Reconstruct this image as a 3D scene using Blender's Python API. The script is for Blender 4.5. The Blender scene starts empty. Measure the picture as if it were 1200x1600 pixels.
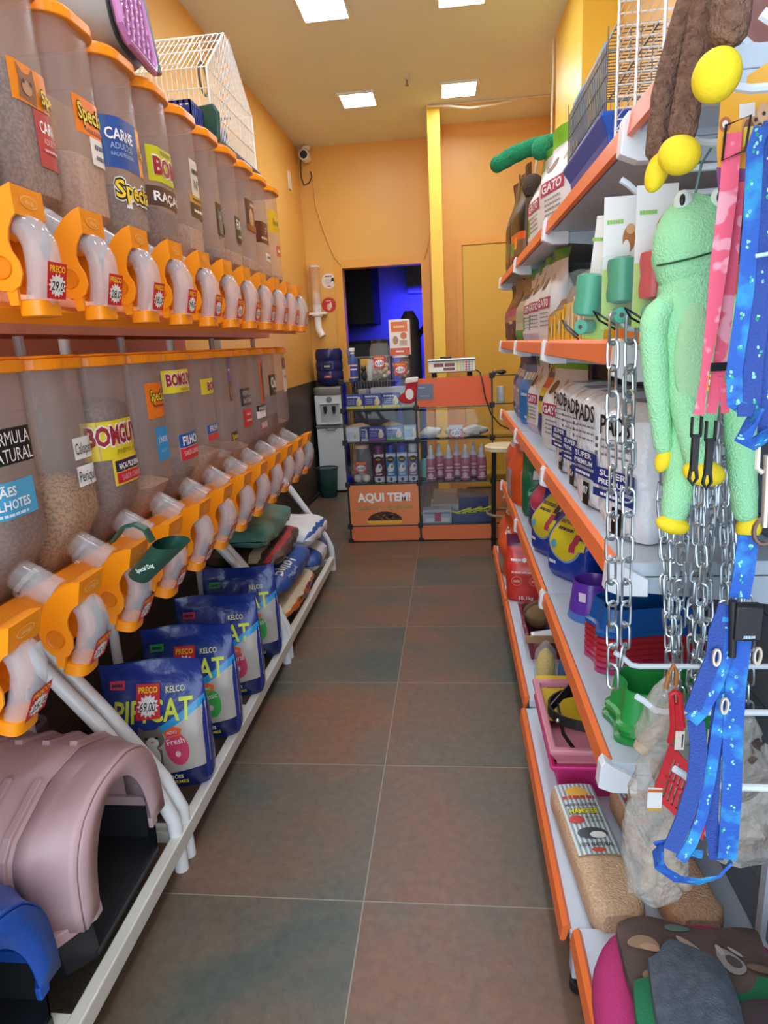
import bpy, math, random
from mathutils import Vector, Matrix, noise

# ------------------------------------------------------------------ scene, camera, light
SC = bpy.context.scene
COL = SC.collection
PI = math.pi
random.seed(7)
CAMR = ((0.9937318563563836, 0.0990536602165153, -0.051820556347910975),
        (-0.025224222209368753, -0.252919264826922, -0.9671585103246219),
        (-0.1089070074716419, 0.9624033550840939, -0.2488353790087963))
cd = bpy.data.cameras.new('camera')
cam = bpy.data.objects.new('camera', cd)
COL.objects.link(cam)
cd.sensor_fit = 'VERTICAL'
cd.sensor_height = 32.0
cd.lens = 32.0 * 1018.15 / 1600.0
cd.clip_start = 0.02
cam.matrix_world = Matrix(((CAMR[0][0], -CAMR[1][0], -CAMR[2][0], 0.0),
                           (CAMR[0][1], -CAMR[1][1], -CAMR[2][1], 0.0),
                           (CAMR[0][2], -CAMR[1][2], -CAMR[2][2], 1.49),
                           (0, 0, 0, 1)))
SC.camera = cam
vs = SC.view_settings
vs.view_transform = 'Standard'
vs.look = 'None'
vs.gamma = 1.0
vs.use_curve_mapping = False
vs.exposure = 0.62
SC.cycles.transparent_max_bounces = 40
SC.cycles.max_bounces = 9
SC.cycles.diffuse_bounces = 5
SC.cycles.caustics_reflective = False
SC.cycles.caustics_refractive = False

DAY = 2.4          # daylight through the open shop front
PANEL = 31.0       # ceiling panels
w = bpy.data.worlds.new('daylight')
SC.world = w
w.use_nodes = True
w.node_tree.nodes['Background'].inputs[0].default_value = (0.72, 0.86, 1.0, 1)
w.node_tree.nodes['Background'].inputs[1].default_value = DAY
pl = bpy.data.lights.new('shop_front_portal', 'AREA')
pl.shape = 'RECTANGLE'
pl.size, pl.size_y = 2.5, 3.3
pl.cycles.is_portal = True
po = bpy.data.objects.new('shop_front_portal', pl)
COL.objects.link(po)
po.location = (-0.2, -0.72, 1.7)
po.rotation_euler = (PI / 2, 0, 0)     # faces +Y into the shop
bl = bpy.data.lights.new('back_room_lamp', 'AREA')
bl.energy, bl.color, bl.size = 14.0, (0.03, 0.03, 1.0), 0.4
bo = bpy.data.objects.new('back_room_lamp', bl)
COL.objects.link(bo)
bo.location = (-0.35, 8.75, 1.95)
bo.rotation_euler = (math.radians(60), 0, 0)

# ------------------------------------------------------------------ helpers
def lin(h):
    h = h.lstrip('#')
    h = ''.join(x * 2 for x in h) if len(h) == 3 else h
    c = [int(h[i:i + 2], 16) / 255 for i in (0, 2, 4)]
    return tuple(x / 12.92 if x <= 0.04045 else ((x + 0.055) / 1.055) ** 2.4 for x in c) + (1,)

MATS = {}
def M_(name, col, rough=0.5, metal=0.0, spec=0.5, var=0.0, scale=30.0, bump=0.0, bscale=60.0, coat=0.0, col2=None, stops=(0.4, 0.65), emit=0.0, detail=4.0):
    if name in MATS:
        return MATS[name]
    m = bpy.data.materials.new(name)
    m.use_nodes = True
    nt = m.node_tree
    b = nt.nodes['Principled BSDF']
    b.inputs['Base Color'].default_value = lin(col)
    b.inputs['Roughness'].default_value = rough
    b.inputs['Metallic'].default_value = metal
    b.inputs['Specular IOR Level'].default_value = spec
    b.inputs['Coat Weight'].default_value = coat
    if emit:
        b.inputs['Emission Color'].default_value = lin(col)
        b.inputs['Emission Strength'].default_value = emit
    tc = None
    if var or col2 or bump:
        tc = nt.nodes.new('ShaderNodeTexCoord')
    if var or col2:
        n = nt.nodes.new('ShaderNodeTexNoise')
        n.inputs['Scale'].default_value = scale
        n.inputs['Detail'].default_value = detail
        nt.links.new(tc.outputs['Object'], n.inputs['Vector'])
        r = nt.nodes.new('ShaderNodeValToRGB')
        a = lin(col)
        if col2:
            c2 = lin(col2)
        else:
            c2 = tuple(max(0, x * (1 - var)) for x in a[:3]) + (1,)
        r.color_ramp.elements[0].position, r.color_ramp.elements[1].position = stops
        r.color_ramp.elements[0].color, r.color_ramp.elements[1].color = a, c2
        nt.links.new(n.outputs['Fac'], r.inputs['Fac'])
        nt.links.new(r.outputs['Color'], b.inputs['Base Color'])
    if bump:
        n2 = nt.nodes.new('ShaderNodeTexNoise')
        n2.inputs['Scale'].default_value = bscale
        n2.inputs['Detail'].default_value = 3
        nt.links.new(tc.outputs['Object'], n2.inputs['Vector'])
        bp = nt.nodes.new('ShaderNodeBump')
        bp.inputs['Strength'].default_value = bump
        bp.inputs['Distance'].default_value = 0.01
        nt.links.new(n2.outputs['Fac'], bp.inputs['Height'])
        nt.links.new(bp.outputs['Normal'], b.inputs['Normal'])
    MATS[name] = m
    return m

def clear(name, col, fac, rough=0.2, tint='#ffffff', bump=0.0, bscale=40):
    """translucent plastic / glass: part of the light passes straight, the rest meets a glossy surface"""
    if name in MATS:
        return MATS[name]
    m = M_(name, col, rough, bump=bump, bscale=bscale)
    nt = m.node_tree
    b, out = nt.nodes['Principled BSDF'], nt.nodes['Material Output']
    t = nt.nodes.new('ShaderNodeBsdfTransparent')
    t.inputs[0].default_value = lin(tint)
    mx = nt.nodes.new('ShaderNodeMixShader')
    if fac is None:      # clear glass: reflection by angle only
        lw = nt.nodes.new('ShaderNodeLayerWeight')
        lw.inputs['Blend'].default_value = 0.22
        g = nt.nodes.new('ShaderNodeBsdfGlossy')
        g.inputs['Roughness'].default_value = 0.02
        g.inputs['Color'].default_value = (0.9, 0.95, 0.95, 1)
        nt.links.new(lw.outputs['Fresnel'], mx.inputs[0])
        nt.links.new(t.outputs[0], mx.inputs[1])
        nt.links.new(g.outputs[0], mx.inputs[2])
    else:
        mx.inputs[0].default_value = fac
        nt.links.new(t.outputs[0], mx.inputs[1])
        nt.links.new(b.outputs[0], mx.inputs[2])
    nt.links.new(mx.outputs[0], out.inputs['Surface'])
    return m

def C(h, rough=0.45, **k):
    """plain colour: print, plastic or cloth"""
    return M_('colour_' + h.lstrip('#') + ('_%d' % round(rough * 100)), h, rough, **k)

_TX = {}
def text_mesh(s, bold=0.0, shear=0.0):
    k = (s, bold, shear)
    if k not in _TX:
        cu = bpy.data.curves.new('t', 'FONT')
        cu.body = s
        cu.resolution_u = 2
        cu.offset = bold
        cu.shear = shear
        ob = bpy.data.objects.new('t', cu)
        COL.objects.link(ob)
        dg = bpy.context.evaluated_depsgraph_get()
        me = ob.evaluated_get(dg).to_mesh()
        V = [(v.co.x, v.co.y) for v in me.vertices]
        F = [tuple(p.vertices) for p in me.polygons]
        ob.evaluated_get(dg).to_mesh_clear()
        bpy.data.objects.remove(ob)
        bpy.data.curves.remove(cu)
        if V:
            x0, x1 = min(v[0] for v in V), max(v[0] for v in V)
            y0, y1 = min(v[1] for v in V), max(v[1] for v in V)
        else:
            x0 = x1 = y0 = y1 = 0
        _TX[k] = (V, F, x0, x1, y0, y1)
    return _TX[k]

def plane(o, u, v):
    o, u, v = Vector(o), Vector(u).normalized(), Vector(v).normalized()
    n = u.cross(v)
    return lambda a, b, h=0.0: o + u * a + v * b + n * h

XY = lambda a, b, h=0.0: Vector((a, b, h))

class MB:
    def __init__(self):
        self.v, self.f, self.m, self.s, self.mats = [], [], [], [], []
        self.X = None
    def mi(self, m):
        if m not in self.mats:
            self.mats.append(m)
        return self.mats.index(m)
    def add(self, V, F, m, smooth=False):
        o = len(self.v)
        X = self.X
        self.v += [tuple(X @ Vector(p)) if X is not None else tuple(p) for p in V]
        ms = m if isinstance(m, list) else None
        for i, q in enumerate(F):
            self.f.append(tuple(o + a for a in q))
            self.m.append(self.mi(ms[i] if ms else m))
            self.s.append(smooth)
        return self
    def box(self, x0, x1, y0, y1, z0, z1, m):
        V = [(x, y, z) for z in (z0, z1) for y in (y0, y1) for x in (x0, x1)]
        return self.add(V, [(0, 2, 3, 1), (4, 5, 7, 6), (0, 1, 5, 4), (2, 6, 7, 3), (0, 4, 6, 2), (1, 3, 7, 5)], m)
    def rings(self, R, m, caps=True, smooth=True, closed=False, ccaps=None):
        n = len(R[0])
        V = [p for r in R for p in r]
        F = []
        k = len(R)
        for i in range(k if closed else k - 1):
            for j in range(n):
                a, b = i * n + j, i * n + (j + 1) % n
                c, d = ((i + 1) % k) * n + (j + 1) % n, ((i + 1) % k) * n + j
                F.append((a, b, c, d))
        self.add(V, F, m, smooth)
        if caps and not closed:
            self.add(R[0][::-1], [tuple(range(n))], m)
            self.add(R[-1], [tuple(range(n))], m)
        return self
    def tube(self, P, r, m, n=8, closed=False, caps=True, flat=1.0, up=None):
        P = [Vector(p) for p in P]
        k = len(P)
        rr = r if isinstance(r, (list, tuple)) else [r] * k
        T = []
        for i in range(k):
            a = P[(i - 1) % k] if (closed or i > 0) else P[i]
            b = P[(i + 1) % k] if (closed or i < k - 1) else P[i]
            T.append((b - a).normalized())
        u = Vector(up) if up else (Vector((0, 0, 1)) if abs(T[0].z) < 0.9 else Vector((1, 0, 0)))
        R = []
        for i in range(k):
            t = T[i]
            u = u - t * u.dot(t)
            if u.length < 1e-5:
                u = t.orthogonal()
            u.normalize()
            w_ = t.cross(u)
            R.append([P[i] + (u * math.cos(2 * PI * j / n) * flat + w_ * math.sin(2 * PI * j / n)) * rr[i] for j in range(n)])
        return self.rings(R, m, caps=caps, closed=closed)
    def ribbon(self, P, wv, width, th, m, smooth=True):
        """flat strap along P; wv = width direction (one, or one per point)"""
        P = [Vector(p) for p in P]
        k = len(P)
        R = []
        for i in range(k):
            t = (P[min(i + 1, k - 1)] - P[max(i - 1, 0)]).normalized()
            wd = Vector(wv[i] if isinstance(wv, list) else wv)
            wd = (wd - t * wd.dot(t)).normalized()
            n = t.cross(wd)
            ww = width[i] if isinstance(width, list) else width
            a, b = wd * ww / 2, n * th / 2
            R.append([P[i] - a - b, P[i] + a - b, P[i] + a + b, P[i] - a + b])
        return self.rings(R, m, smooth=False)
    def lathe(self, prof, m, c=(0, 0, 0), n=24, axis='Z', caps=True, sx=1.0, sy=1.0, power=2.0):
        R = []
        for r, z in prof:
            ring = []
            for j in range(n):
                a = 2 * PI * j / n
                ca, sa = math.cos(a), math.sin(a)
                if power != 2.0:
                    ca, sa = math.copysign(abs(ca) ** (2 / power), ca), math.copysign(abs(sa) ** (2 / power), sa)
                x, y = r * ca * sx, r * sa * sy
                if axis == 'Z':
                    p = (c[0] + x, c[1] + y, c[2] + z)
                elif axis == 'X':
                    p = (c[0] + z, c[1] + x, c[2] + y)
                else:
                    p = (c[0] + y, c[1] + z, c[2] + x)
                ring.append(p)
            R.append(ring)
        return self.rings(R, m, caps=caps)
    def prism(self, out, h0, h1, m, fn=XY, smooth=False):
        n = len(out)
        V = [fn(a, b, h0) for a, b in out] + [fn(a, b, h1) for a, b in out]
        F = [tuple(range(n))[::-1], tuple(range(n, 2 * n))] + [(i, (i + 1) % n, n + (i + 1) % n, n + i) for i in range(n)]
        return self.add(V, F, m, smooth)
    def poly(self, out, m, fn=XY, h=0.0):
        return self.add([fn(a, b, h) for a, b in out], [tuple(range(len(out)))], m)
    def grid(self, fn, nu, nv, m, u0=0, u1=1, v0=0, v1=1, smooth=True):
        V = [fn(u0 + (u1 - u0) * i / nu, v0 + (v1 - v0) * j / nv) for j in range(nv + 1) for i in range(nu + 1)]
        F, mm = [], []
        for j in range(nv):
            for i in range(nu):
                a = j * (nu + 1) + i
                F.append((a, a + 1, a + nu + 2, a + nu + 1))
                if callable(m):
                    mm.append(m(u0 + (u1 - u0) * (i + .5) / nu, v0 + (v1 - v0) * (j + .5) / nv))
        return self.add(V, F, mm if callable(m) else m, smooth)
    def patch(self, u0, u1, v0, v1, m, fn, h=0.001, nu=6, nv=3):
        return self.grid(lambda a, b: fn(a, b, h), nu, nv, m, u0, u1, v0, v1)
    def disc(self, u, v, ru, rv, m, fn=XY, h=0.001, n=20, rot=0.0):
        cr, sr = math.cos(rot), math.sin(rot)
        out = []
        for i in range(n):
            a, b = ru * math.cos(2 * PI * i / n), rv * math.sin(2 * PI * i / n)
            out.append((u + a * cr - b * sr, v + a * sr + b * cr))
        K = 1 if max(ru, rv) < .012 else (3 if max(ru, rv) < .04 else 6)
        V = [fn(u, v, h)]
        for k in range(1, K + 1):
            V += [fn(u + (a - u) * k / K, v + (b - v) * k / K, h) for a, b in out]
        F = [(0, 1 + i, 1 + (i + 1) % n) for i in range(n)]
        for k in range(K - 1):
            F += [(1 + k * n + i, 1 + (k + 1) * n + i, 1 + (k + 1) * n + (i + 1) % n, 1 + k * n + (i + 1) % n) for i in range(n)]
        return self.add(V, F, m, True)
    def burst(self, u, v, ru, rv, m, fn, h=0.001, n=14, k=0.72):
        out = []
        for i in range(2 * n):
            q = 1 if i % 2 == 0 else k
            out.append((u + ru * q * math.cos(PI * i / n), v + rv * q * math.sin(PI * i / n)))
        V = [fn(u, v, h)] + [fn(a, b, h) for a, b in out]
        return self.add(V, [(0, 1 + i, 1 + (i + 1) % (2 * n)) for i in range(2 * n)], m)
    def text(self, s, u, v, hgt, m, fn=XY, h=0.0015, wid=None, bold=0.0, shear=0.0, rot=0.0, al='C'):
        """lettering centred on u,v; hgt = letter height, wid = overall width (squeezes)"""
        if s in ILLEGIBLE:            # print too small or blurred to read in the photograph
            wd = wid or hgt * .62 * len(s)
            sd, x = len(s) * 7 + ord(s[0]), -wd / 2
            cr, sr = math.cos(rot), math.sin(rot)
            while x < wd / 2:
                sd = (sd * 1103515245 + 12345) % 2147483648
                bw = min(wd / 2 - x, wd * (.10 + .16 * (sd % 100) / 100))
                q = [(x, -hgt * .36), (x + bw * .82, -hgt * .36), (x + bw * .82, hgt * .36), (x, hgt * .36)]
                self.add([fn(u + a * cr - b * sr, v + a * sr + b * cr, h) for a, b in q], [(0, 1, 2, 3)], m)
                x += bw
                if bw < wd * .02: break
            return self
        V, F, x0, x1, y0, y1 = text_mesh(s, bold, shear)
        if not F:
            return self
        sy = hgt / 0.7
        sx = sy if wid is None else wid / (x1 - x0)
        cx = (x0 + x1) / 2 if al == 'C' else x0
        cr, sr = math.cos(rot), math.sin(rot)
        P = []
        for x, y in V:
            a, b = (x - cx) * sx, (y - 0.35) * sy
            P.append(fn(u + a * cr - b * sr, v + a * sr + b * cr, h))
        return self.add(P, F, m)
    def ell(self, c, r, m, nu=20, nv=12, rot=None, dis=0.0, dk=60):
        R = []
        c = Vector(c)
        V, F = [], []
        for j in range(nv + 1):
            th = PI * j / nv
            for i in range(nu):
                ph = 2 * PI * i / nu
                p = Vector((r[0] * math.sin(th) * math.cos(ph), r[1] * math.sin(th) * math.sin(ph), r[2] * math.cos(th)))
                if rot is not None:
                    p = rot @ p
                if dis:
                    p *= 1 + dis * noise.noise((c + p) * dk)
                V.append(c + p)
        for j in range(nv):
            for i in range(nu):
                F.append((j * nu + i, (j + 1) * nu + i, (j + 1) * nu + (i + 1) % nu, j * nu + (i + 1) % nu))
        return self.add(V, F, m, True)
    def mesh(self, name, off=None):
        me = bpy.data.meshes.new(name)
        V = self.v if off is None else [(x - off[0], y - off[1], z - off[2]) for x, y, z in self.v]
        me.from_pydata(V, [], self.f)
        for m in self.mats:
            me.materials.append(m)
        me.polygons.foreach_set('material_index', self.m)
        me.polygons.foreach_set('use_smooth', self.s)
        me.update()
        if any(self.s):
            me.set_sharp_from_angle(angle=math.radians(38))
        return me
    def build(self, name, parent=None, world=False, bevel=0.0, label=None, seg=2):
        """ONE mesh object; world=True: the vertices are in room coordinates"""
        if world and parent is not None:
            off = wpos(parent)
        elif world:
            xs, ys, zs = zip(*self.v)
            off = ((min(xs) + max(xs)) / 2, (min(ys) + max(ys)) / 2, min(zs))
        else:
            off = None
        o = bpy.data.objects.new(name, self.mesh(name, off))
        COL.objects.link(o)
        if parent is not None:
            o.parent = parent
        elif off is not None:
            o.location = off
        if bevel:
            b = o.modifiers.new('bevel', 'BEVEL')
            b.width, b.segments, b.limit_method = bevel, seg, 'ANGLE'
            b.angle_limit = math.radians(40)
        if label:
            o['label'] = label
        return o

def wpos(o):
    p = Vector((0, 0, 0))
    while o is not None:
        p += o.location
        o = o.parent
    return p

def tag(o, label, cat, group=None, kind=None):
    o['label'] = label
    o['category'] = cat
    if group:
        o['group'] = group
    if kind:
        o['kind'] = kind
    return o

def thing(name, label, cat, loc=(0, 0, 0), rz=0.0, group=None):
    o = bpy.data.objects.new(name, None)
    COL.objects.link(o)
    o.location = loc
    o.rotation_euler = (0, 0, rz)
    o.empty_display_size = 0.05
    return tag(o, label, cat, group)

def struct(name, mb):
    o = mb.build(name, world=True)
    o['kind'] = 'structure'
    return o

def dup(o, loc=None, rz=None, label=None, parent=None):
    c = o.copy()
    COL.objects.link(c)
    if parent is not None:
        c.parent = parent
    for ch in list(o.children):
        dup(ch, parent=c)
    if loc is not None:
        c.location = loc
    if rz is not None:
        c.rotation_euler[2] = rz
    if label:
        c['label'] = label
    return c

# ------------------------------------------------------------------ shared materials
ORANGE = M_('orange_plastic', '#f59210', 0.32, var=0.06, scale=3)
FROST = clear('frosted_plastic', '#dccfca', 0.27, 0.22, '#f6f1ee')
CLEAR = clear('clear_plastic', '#d6d8dc', 0.34, 0.05, '#ffffff')
GLASS = clear('glass', '#ffffff', None)
WRAP = clear('plastic_wrap', '#f2f4f6', 0.22, 0.12, '#ffffff', bump=0.7, bscale=45)
WHITE_METAL = M_('white_metal', '#e4e8ec', 0.35)
SHELF_WHITE = M_('shelf_white', '#c6d0db', 0.4)
PANEL_GREY = M_('panel_grey', '#74818d', 0.45)
RAIL_ORANGE = M_('rail_orange', '#f0773a', 0.38)
BLACK = M_('black_plastic', '#16161a', 0.5)
STEEL = M_('chain_steel', '#c9d2d6', 0.34, metal=1.0)
RED = C('#c8202c'); YEL = C('#ffd21e'); WHT = C('#f4f4f2'); BLK = C('#141414'); INK = C('#1c2050')
TAG_RED = C('#d8232a', 0.4)

ILLEGIBLE = set('BANHO NÃO PIX ACEITAMOS HORMO PET LIMPA Vida gatos DOG carne NUTRI ÁGUA 0000 FRANGO Natural LAND CAT Premium PRO PRÓ SABOR AVES R$ VET MAX CANIS PETFIN PETPLUS jambo areia frango CAMARALE GOLDEN ADULTO'.split()) | {'20 L', 'banho a seco', 'mg tratamento', 'granulado higiênico', 'absorção e proteção', 'tapetes higiênicos super absorventes', 'premium especial', 'frango e arroz', 'sem cheiro', 'RAÇAS PEQUENAS ', 'RAÇAS GRANDES', 'R$ 18', 'kg 15', 'R$ 15', 'MINI E PEQUENO', '1,5kg', '4kg', 'R$12', '80 x 60 cm'}
def price(mb, fn, w_, h_, digits, h=0.001, dh=0.0006):
    mb.patch(-w_ / 2, w_ / 2, -h_ / 2, h_ / 2, TAG_RED, fn, h, 8, 8)
    mb.text('PREÇO', 0, h_ * 0.33, h_ * 0.17, YEL, fn, h + dh, wid=w_ * 0.82, bold=0.03)
    mb.burst(0, -h_ * 0.12, w_ * 0.47, h_ * 0.34, WHT, fn, h + dh * 1.4)
    mb.text(digits, 0, -h_ * 0.13, h_ * 0.25, BLK, fn, h + dh * 2.4, wid=w_ * 0.66, shear=0.2, bold=0.008)
# ------------------------------------------------------------------ the room
XL, XR, YF, YB, YR, HC = -1.46, 0.93, -0.7, 7.0, 6.67, 3.4

def floor_material():
    m = bpy.data.materials.new('slate_floor_tiles')
    m.use_nodes = True
    nt = m.node_tree
    b = nt.nodes['Principled BSDF']
    L = nt.links.new
    tc = nt.nodes.new('ShaderNodeTexCoord')
    mp = nt.nodes.new('ShaderNodeMapping')
    mp.inputs['Location'].default_value = (0.30 + 6.0, -1.21 + 6.0, 0)
    L(tc.outputs['Object'], mp.inputs['Vector'])
    br = nt.nodes.new('ShaderNodeTexBrick')
    br.offset = 0.0
    br.inputs['Scale'].default_value = 1.0
    br.inputs['Brick Width'].default_value = 0.6
    br.inputs['Row Height'].default_value = 0.6
    br.inputs['Mortar Size'].default_value = 0.0022
    br.inputs['Mortar Smooth'].default_value = 0.2
    br.inputs['Color1'].default_value = (0, 0, 0, 1)
    br.inputs['Color2'].default_value = (1, 1, 1, 1)
    L(mp.outputs[0], br.inputs['Vector'])
    # the pattern of each tile is shifted by the tile's own random value
    add = nt.nodes.new('ShaderNodeVectorMath')
    add.operation = 'MULTIPLY_ADD'
    L(br.outputs['Color'], add.inputs[0])
    add.inputs[1].default_value = (7.3, 3.1, 5.7)
    L(tc.outputs['Object'], add.inputs[2])
    def ns(sc, det, rough=0.6, dist=0.0):
        n = nt.nodes.new('ShaderNodeTexNoise')
        n.inputs['Scale'].default_value, n.inputs['Detail'].default_value = sc, det
        n.inputs['Roughness'].default_value = rough
        n.inputs['Distortion'].default_value = dist
        L(add.outputs[0], n.inputs['Vector'])
        return n
    n1 = ns(1.25, 9, 0.6, 0.5)
    r1 = nt.nodes.new('ShaderNodeValToRGB')
    e = r1.color_ramp.elements
    e[0].position, e[0].color = 0.36, lin('#4d534b')
    e[1].position, e[1].color = 0.66, lin('#7d5540')
    x = e.new(0.45); x.color = lin('#62594b')
    x = e.new(0.56); x.color = lin('#735846')
    L(n1.outputs['Fac'], r1.inputs['Fac'])
    n2 = ns(38, 6, 0.7)
    mx = nt.nodes.new('ShaderNodeMix')
    mx.data_type, mx.blend_type = 'RGBA', 'OVERLAY'
    mx.inputs['Factor'].default_value = 0.45
    L(r1.outputs[0], mx.inputs['A'])
    L(n2.outputs['Fac'], mx.inputs['B'])
    m2 = nt.nodes.new('ShaderNodeMix')
    m2.data_type = 'RGBA'
    L(br.outputs['Fac'], m2.inputs['Factor'])
    L(mx.outputs['Result'], m2.inputs['A'])
    m2.inputs['B'].default_value = lin('#8f887a')
    L(m2.outputs['Result'], b.inputs['Base Color'])
    b.inputs['Roughness'].default_value = 0.38
    b.inputs['Specular IOR Level'].default_value = 0.45
    bp = nt.nodes.new('ShaderNodeBump')
    bp.inputs['Strength'].default_value = 0.12
    bp.inputs['Distance'].default_value = 0.01
    L(n2.outputs['Fac'], bp.inputs['Height'])
    L(bp.outputs[0], b.inputs['Normal'])
    return m

def tile_material():
    m = bpy.data.materials.new('dark_wall_tiles')
    m.use_nodes = True
    nt = m.node_tree
    b = nt.nodes['Principled BSDF']
    L = nt.links.new
    tc = nt.nodes.new('ShaderNodeTexCoord')
    sp = nt.nodes.new('ShaderNodeSeparateXYZ')
    L(tc.outputs['Object'], sp.inputs[0])
    sm = nt.nodes.new('ShaderNodeMath')
    sm.operation = 'ADD'
    L(sp.outputs['X'], sm.inputs[0]); L(sp.outputs['Y'], sm.inputs[1])
    cb = nt.nodes.new('ShaderNodeCombineXYZ')
    L(sm.outputs[0], cb.inputs['X']); L(sp.outputs['Z'], cb.inputs['Y'])
    br = nt.nodes.new('ShaderNodeTexBrick')
    br.inputs['Scale'].default_value = 1.0
    br.inputs['Brick Width'].default_value = 0.30
    br.inputs['Row Height'].default_value = 0.10
    br.inputs['Mortar Size'].default_value = 0.002
    br.inputs['Color1'].default_value = lin('#57493f')
    br.inputs['Color2'].default_value = lin('#3f3832')
    br.inputs['Mortar'].default_value = lin('#2c2825')
    L(cb.outputs[0], br.inputs['Vector'])
    L(br.outputs['Color'], b.inputs['Base Color'])
    b.inputs['Roughness'].default_value = 0.5
    return m

WALL = M_('orange_wall_paint', '#edb65e', 0.42, spec=0.4, var=0.05, scale=1.2)
LITW = M_('lit_wall_paint', '#ffd24e', 0.38, spec=0.4)  # lamplight on pillar and column put into the paint as brighter yellow
TRIM = M_('orange_trim_paint', '#ecac46', 0.4)
CEILM = M_('ceiling_paint', '#e9eff6', 0.7, var=0.04, scale=1.5)
TILE = tile_material()

b = MB(); b.box(XL - .1, 1.6, YF, 9.6, -0.06, 0, floor_material()); struct('floor', b)
b = MB(); b.box(XL - .1, 1.6, YF, YB + .1, HC, HC + .1, CEILM); struct('ceiling', b)
b = MB(); b.box(XL - .12, XL, YF, YB + .1, 0, HC, WALL); struct('wall_left', b)
b = MB(); b.box(XL, XL + .012, YF, YB, 0, 1.155, TILE); struct('trim_1', b)          # dark tiled wainscot
# back wall with the doorway
DX0, DX1, DZ = -1.10, -0.27, 2.27
b = MB()
b.box(XL, DX0, YB, YB + .12, 0, HC, WALL); b.box(DX1, 0.0, YB, YB + .12, 0, HC, WALL); b.box(DX0, DX1, YB, YB + .12, DZ, HC, WALL)
struct('wall_back', b)
b = MB()
b.box(XL + .012, DX0 - .09, YB - .012, YB, 0, 1.155, TILE)
struct('trim_2', b)
b = MB()
b.box(DX0 - .075, DX0 + .012, YB - .018, YB + .14, 0, DZ + .07, TRIM); b.box(DX1 - .012, DX1 + .075, YB - .018, YB + .14, 0, DZ + .07, TRIM)
b.box(DX0 + .012, DX1 - .012, YB - .018, YB + .14, DZ - .01, DZ + .07, TRIM)
struct('trim_3', b)                                                                  # door frame
b = MB(); b.box(-0.155, -0.05, 6.14, YB, 0, HC, LITW); struct('wall_pillar', b)
b = MB(); b.box(-0.05, XR, YR, YR + .12, 0, HC, WALL); struct('wall_recess', b)
b = MB(); b.box(-0.05, XR, 6.15, 6.165, HC - .012, HC, TRIM); struct('trim_4', b)    # joint across the ceiling
b = MB(); b.box(XR, XR + .12, YF, YR + .1, 0, HC, WALL); struct('wall_right', b)
b = MB(); b.box(0.735, XR, 4.08, 5.0, 0, HC, LITW); struct('wall_column', b)
# yellow door in the recess
b = MB()
b.box(0.13, 0.78, YR - .03, YR, 0.02, 2.35, M_('yellow_door_paint', '#e2b845', 0.45))
d = struct('door_1', b)
b = MB()
b.box(0.065, 0.122, YR - .035, YR, 0, 2.42, TRIM); b.box(0.122, XR - .01, YR - .035, YR, 2.358, 2.42, TRIM)
struct('trim_5', b)
# the dark room behind the doorway
DARK = M_('dim_room_wall', '#8c90a4', 0.6)
b = MB()
b.box(-1.5, -1.4, YB + .12, 9.4, 0, 3.0, DARK); b.box(0.15, .25, YB + .12, 9.4, 0, 3.0, DARK)
b.box(-1.5, .25, 9.3, 9.4, 0, 3.0, DARK)
struct('wall_backroom', b)
b = MB(); b.box(-1.5, .25, YB + .12, 9.4, 2.95, 3.0, DARK); struct('ceiling_backroom', b)

# ceiling panels
PGLOW = M_('lamp_panel', '#e2f1ff', 0.5, emit=PANEL)
pos = [('left', -0.69, 5.83), ('right', 0.11, 5.81), ('left', -0.69, 4.33), ('right', 0.11, 4.33)]
lab = {(0, 5.83): 'square white ceiling light panel nearest the security camera, left of the ceiling sensor',
       (1, 5.81): 'square white ceiling light panel just in front of the bright yellow pillar',
       (0, 4.33): 'glowing ceiling light panel at the top edge, on the wire cage side',
       (1, 4.33): 'glowing ceiling light panel cut by the top edge, nearest the brown plush monkey'}
for s, x, y in pos + [('left', -0.69, 2.83), ('right', 0.11, 2.83), ('left', -0.69, 1.33), ('right', 0.11, 1.33)]:
    key = (0 if s == 'left' else 1, y)
    t = thing('ceiling_light', lab.get(key, 'square white ceiling light panel above the front of the shop, outside the picture'), 'ceiling light', (x, y, HC), 0, 'ceiling light panels' if key in lab else 'ceiling light panels over the entrance')
    f = MB()
    f.box(-.15, .15, -.16, -.14, -.014, 0, WHITE_METAL); f.box(-.15, .15, .14, .16, -.014, 0, WHITE_METAL)
    f.box(-.15, -.13, -.14, .14, -.014, 0, WHITE_METAL); f.box(.13, .15, -.14, .14, -.014, 0, WHITE_METAL)
    f.build('frame', t)
    f = MB(); f.box(-.13, .13, -.14, .14, -.01, -.004, PGLOW); f.build('diffuser', t)

# little things on walls and ceiling
t = thing('ceiling_sensor', 'small round white sensor on the bare ceiling between the light panels', 'sensor', (-.277, 5.45, HC))
m = MB(); m.lathe([(.022, 0), (.022, -.02), (.014, -.03)], C('#cfc6b8')); m.build('base', t)
m = MB(); m.lathe([(.009, -.03), (.006, -.06), (.014, -.066), (.014, -.07)], C('#8c8478')); m.build('sensor_head', t)

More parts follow.
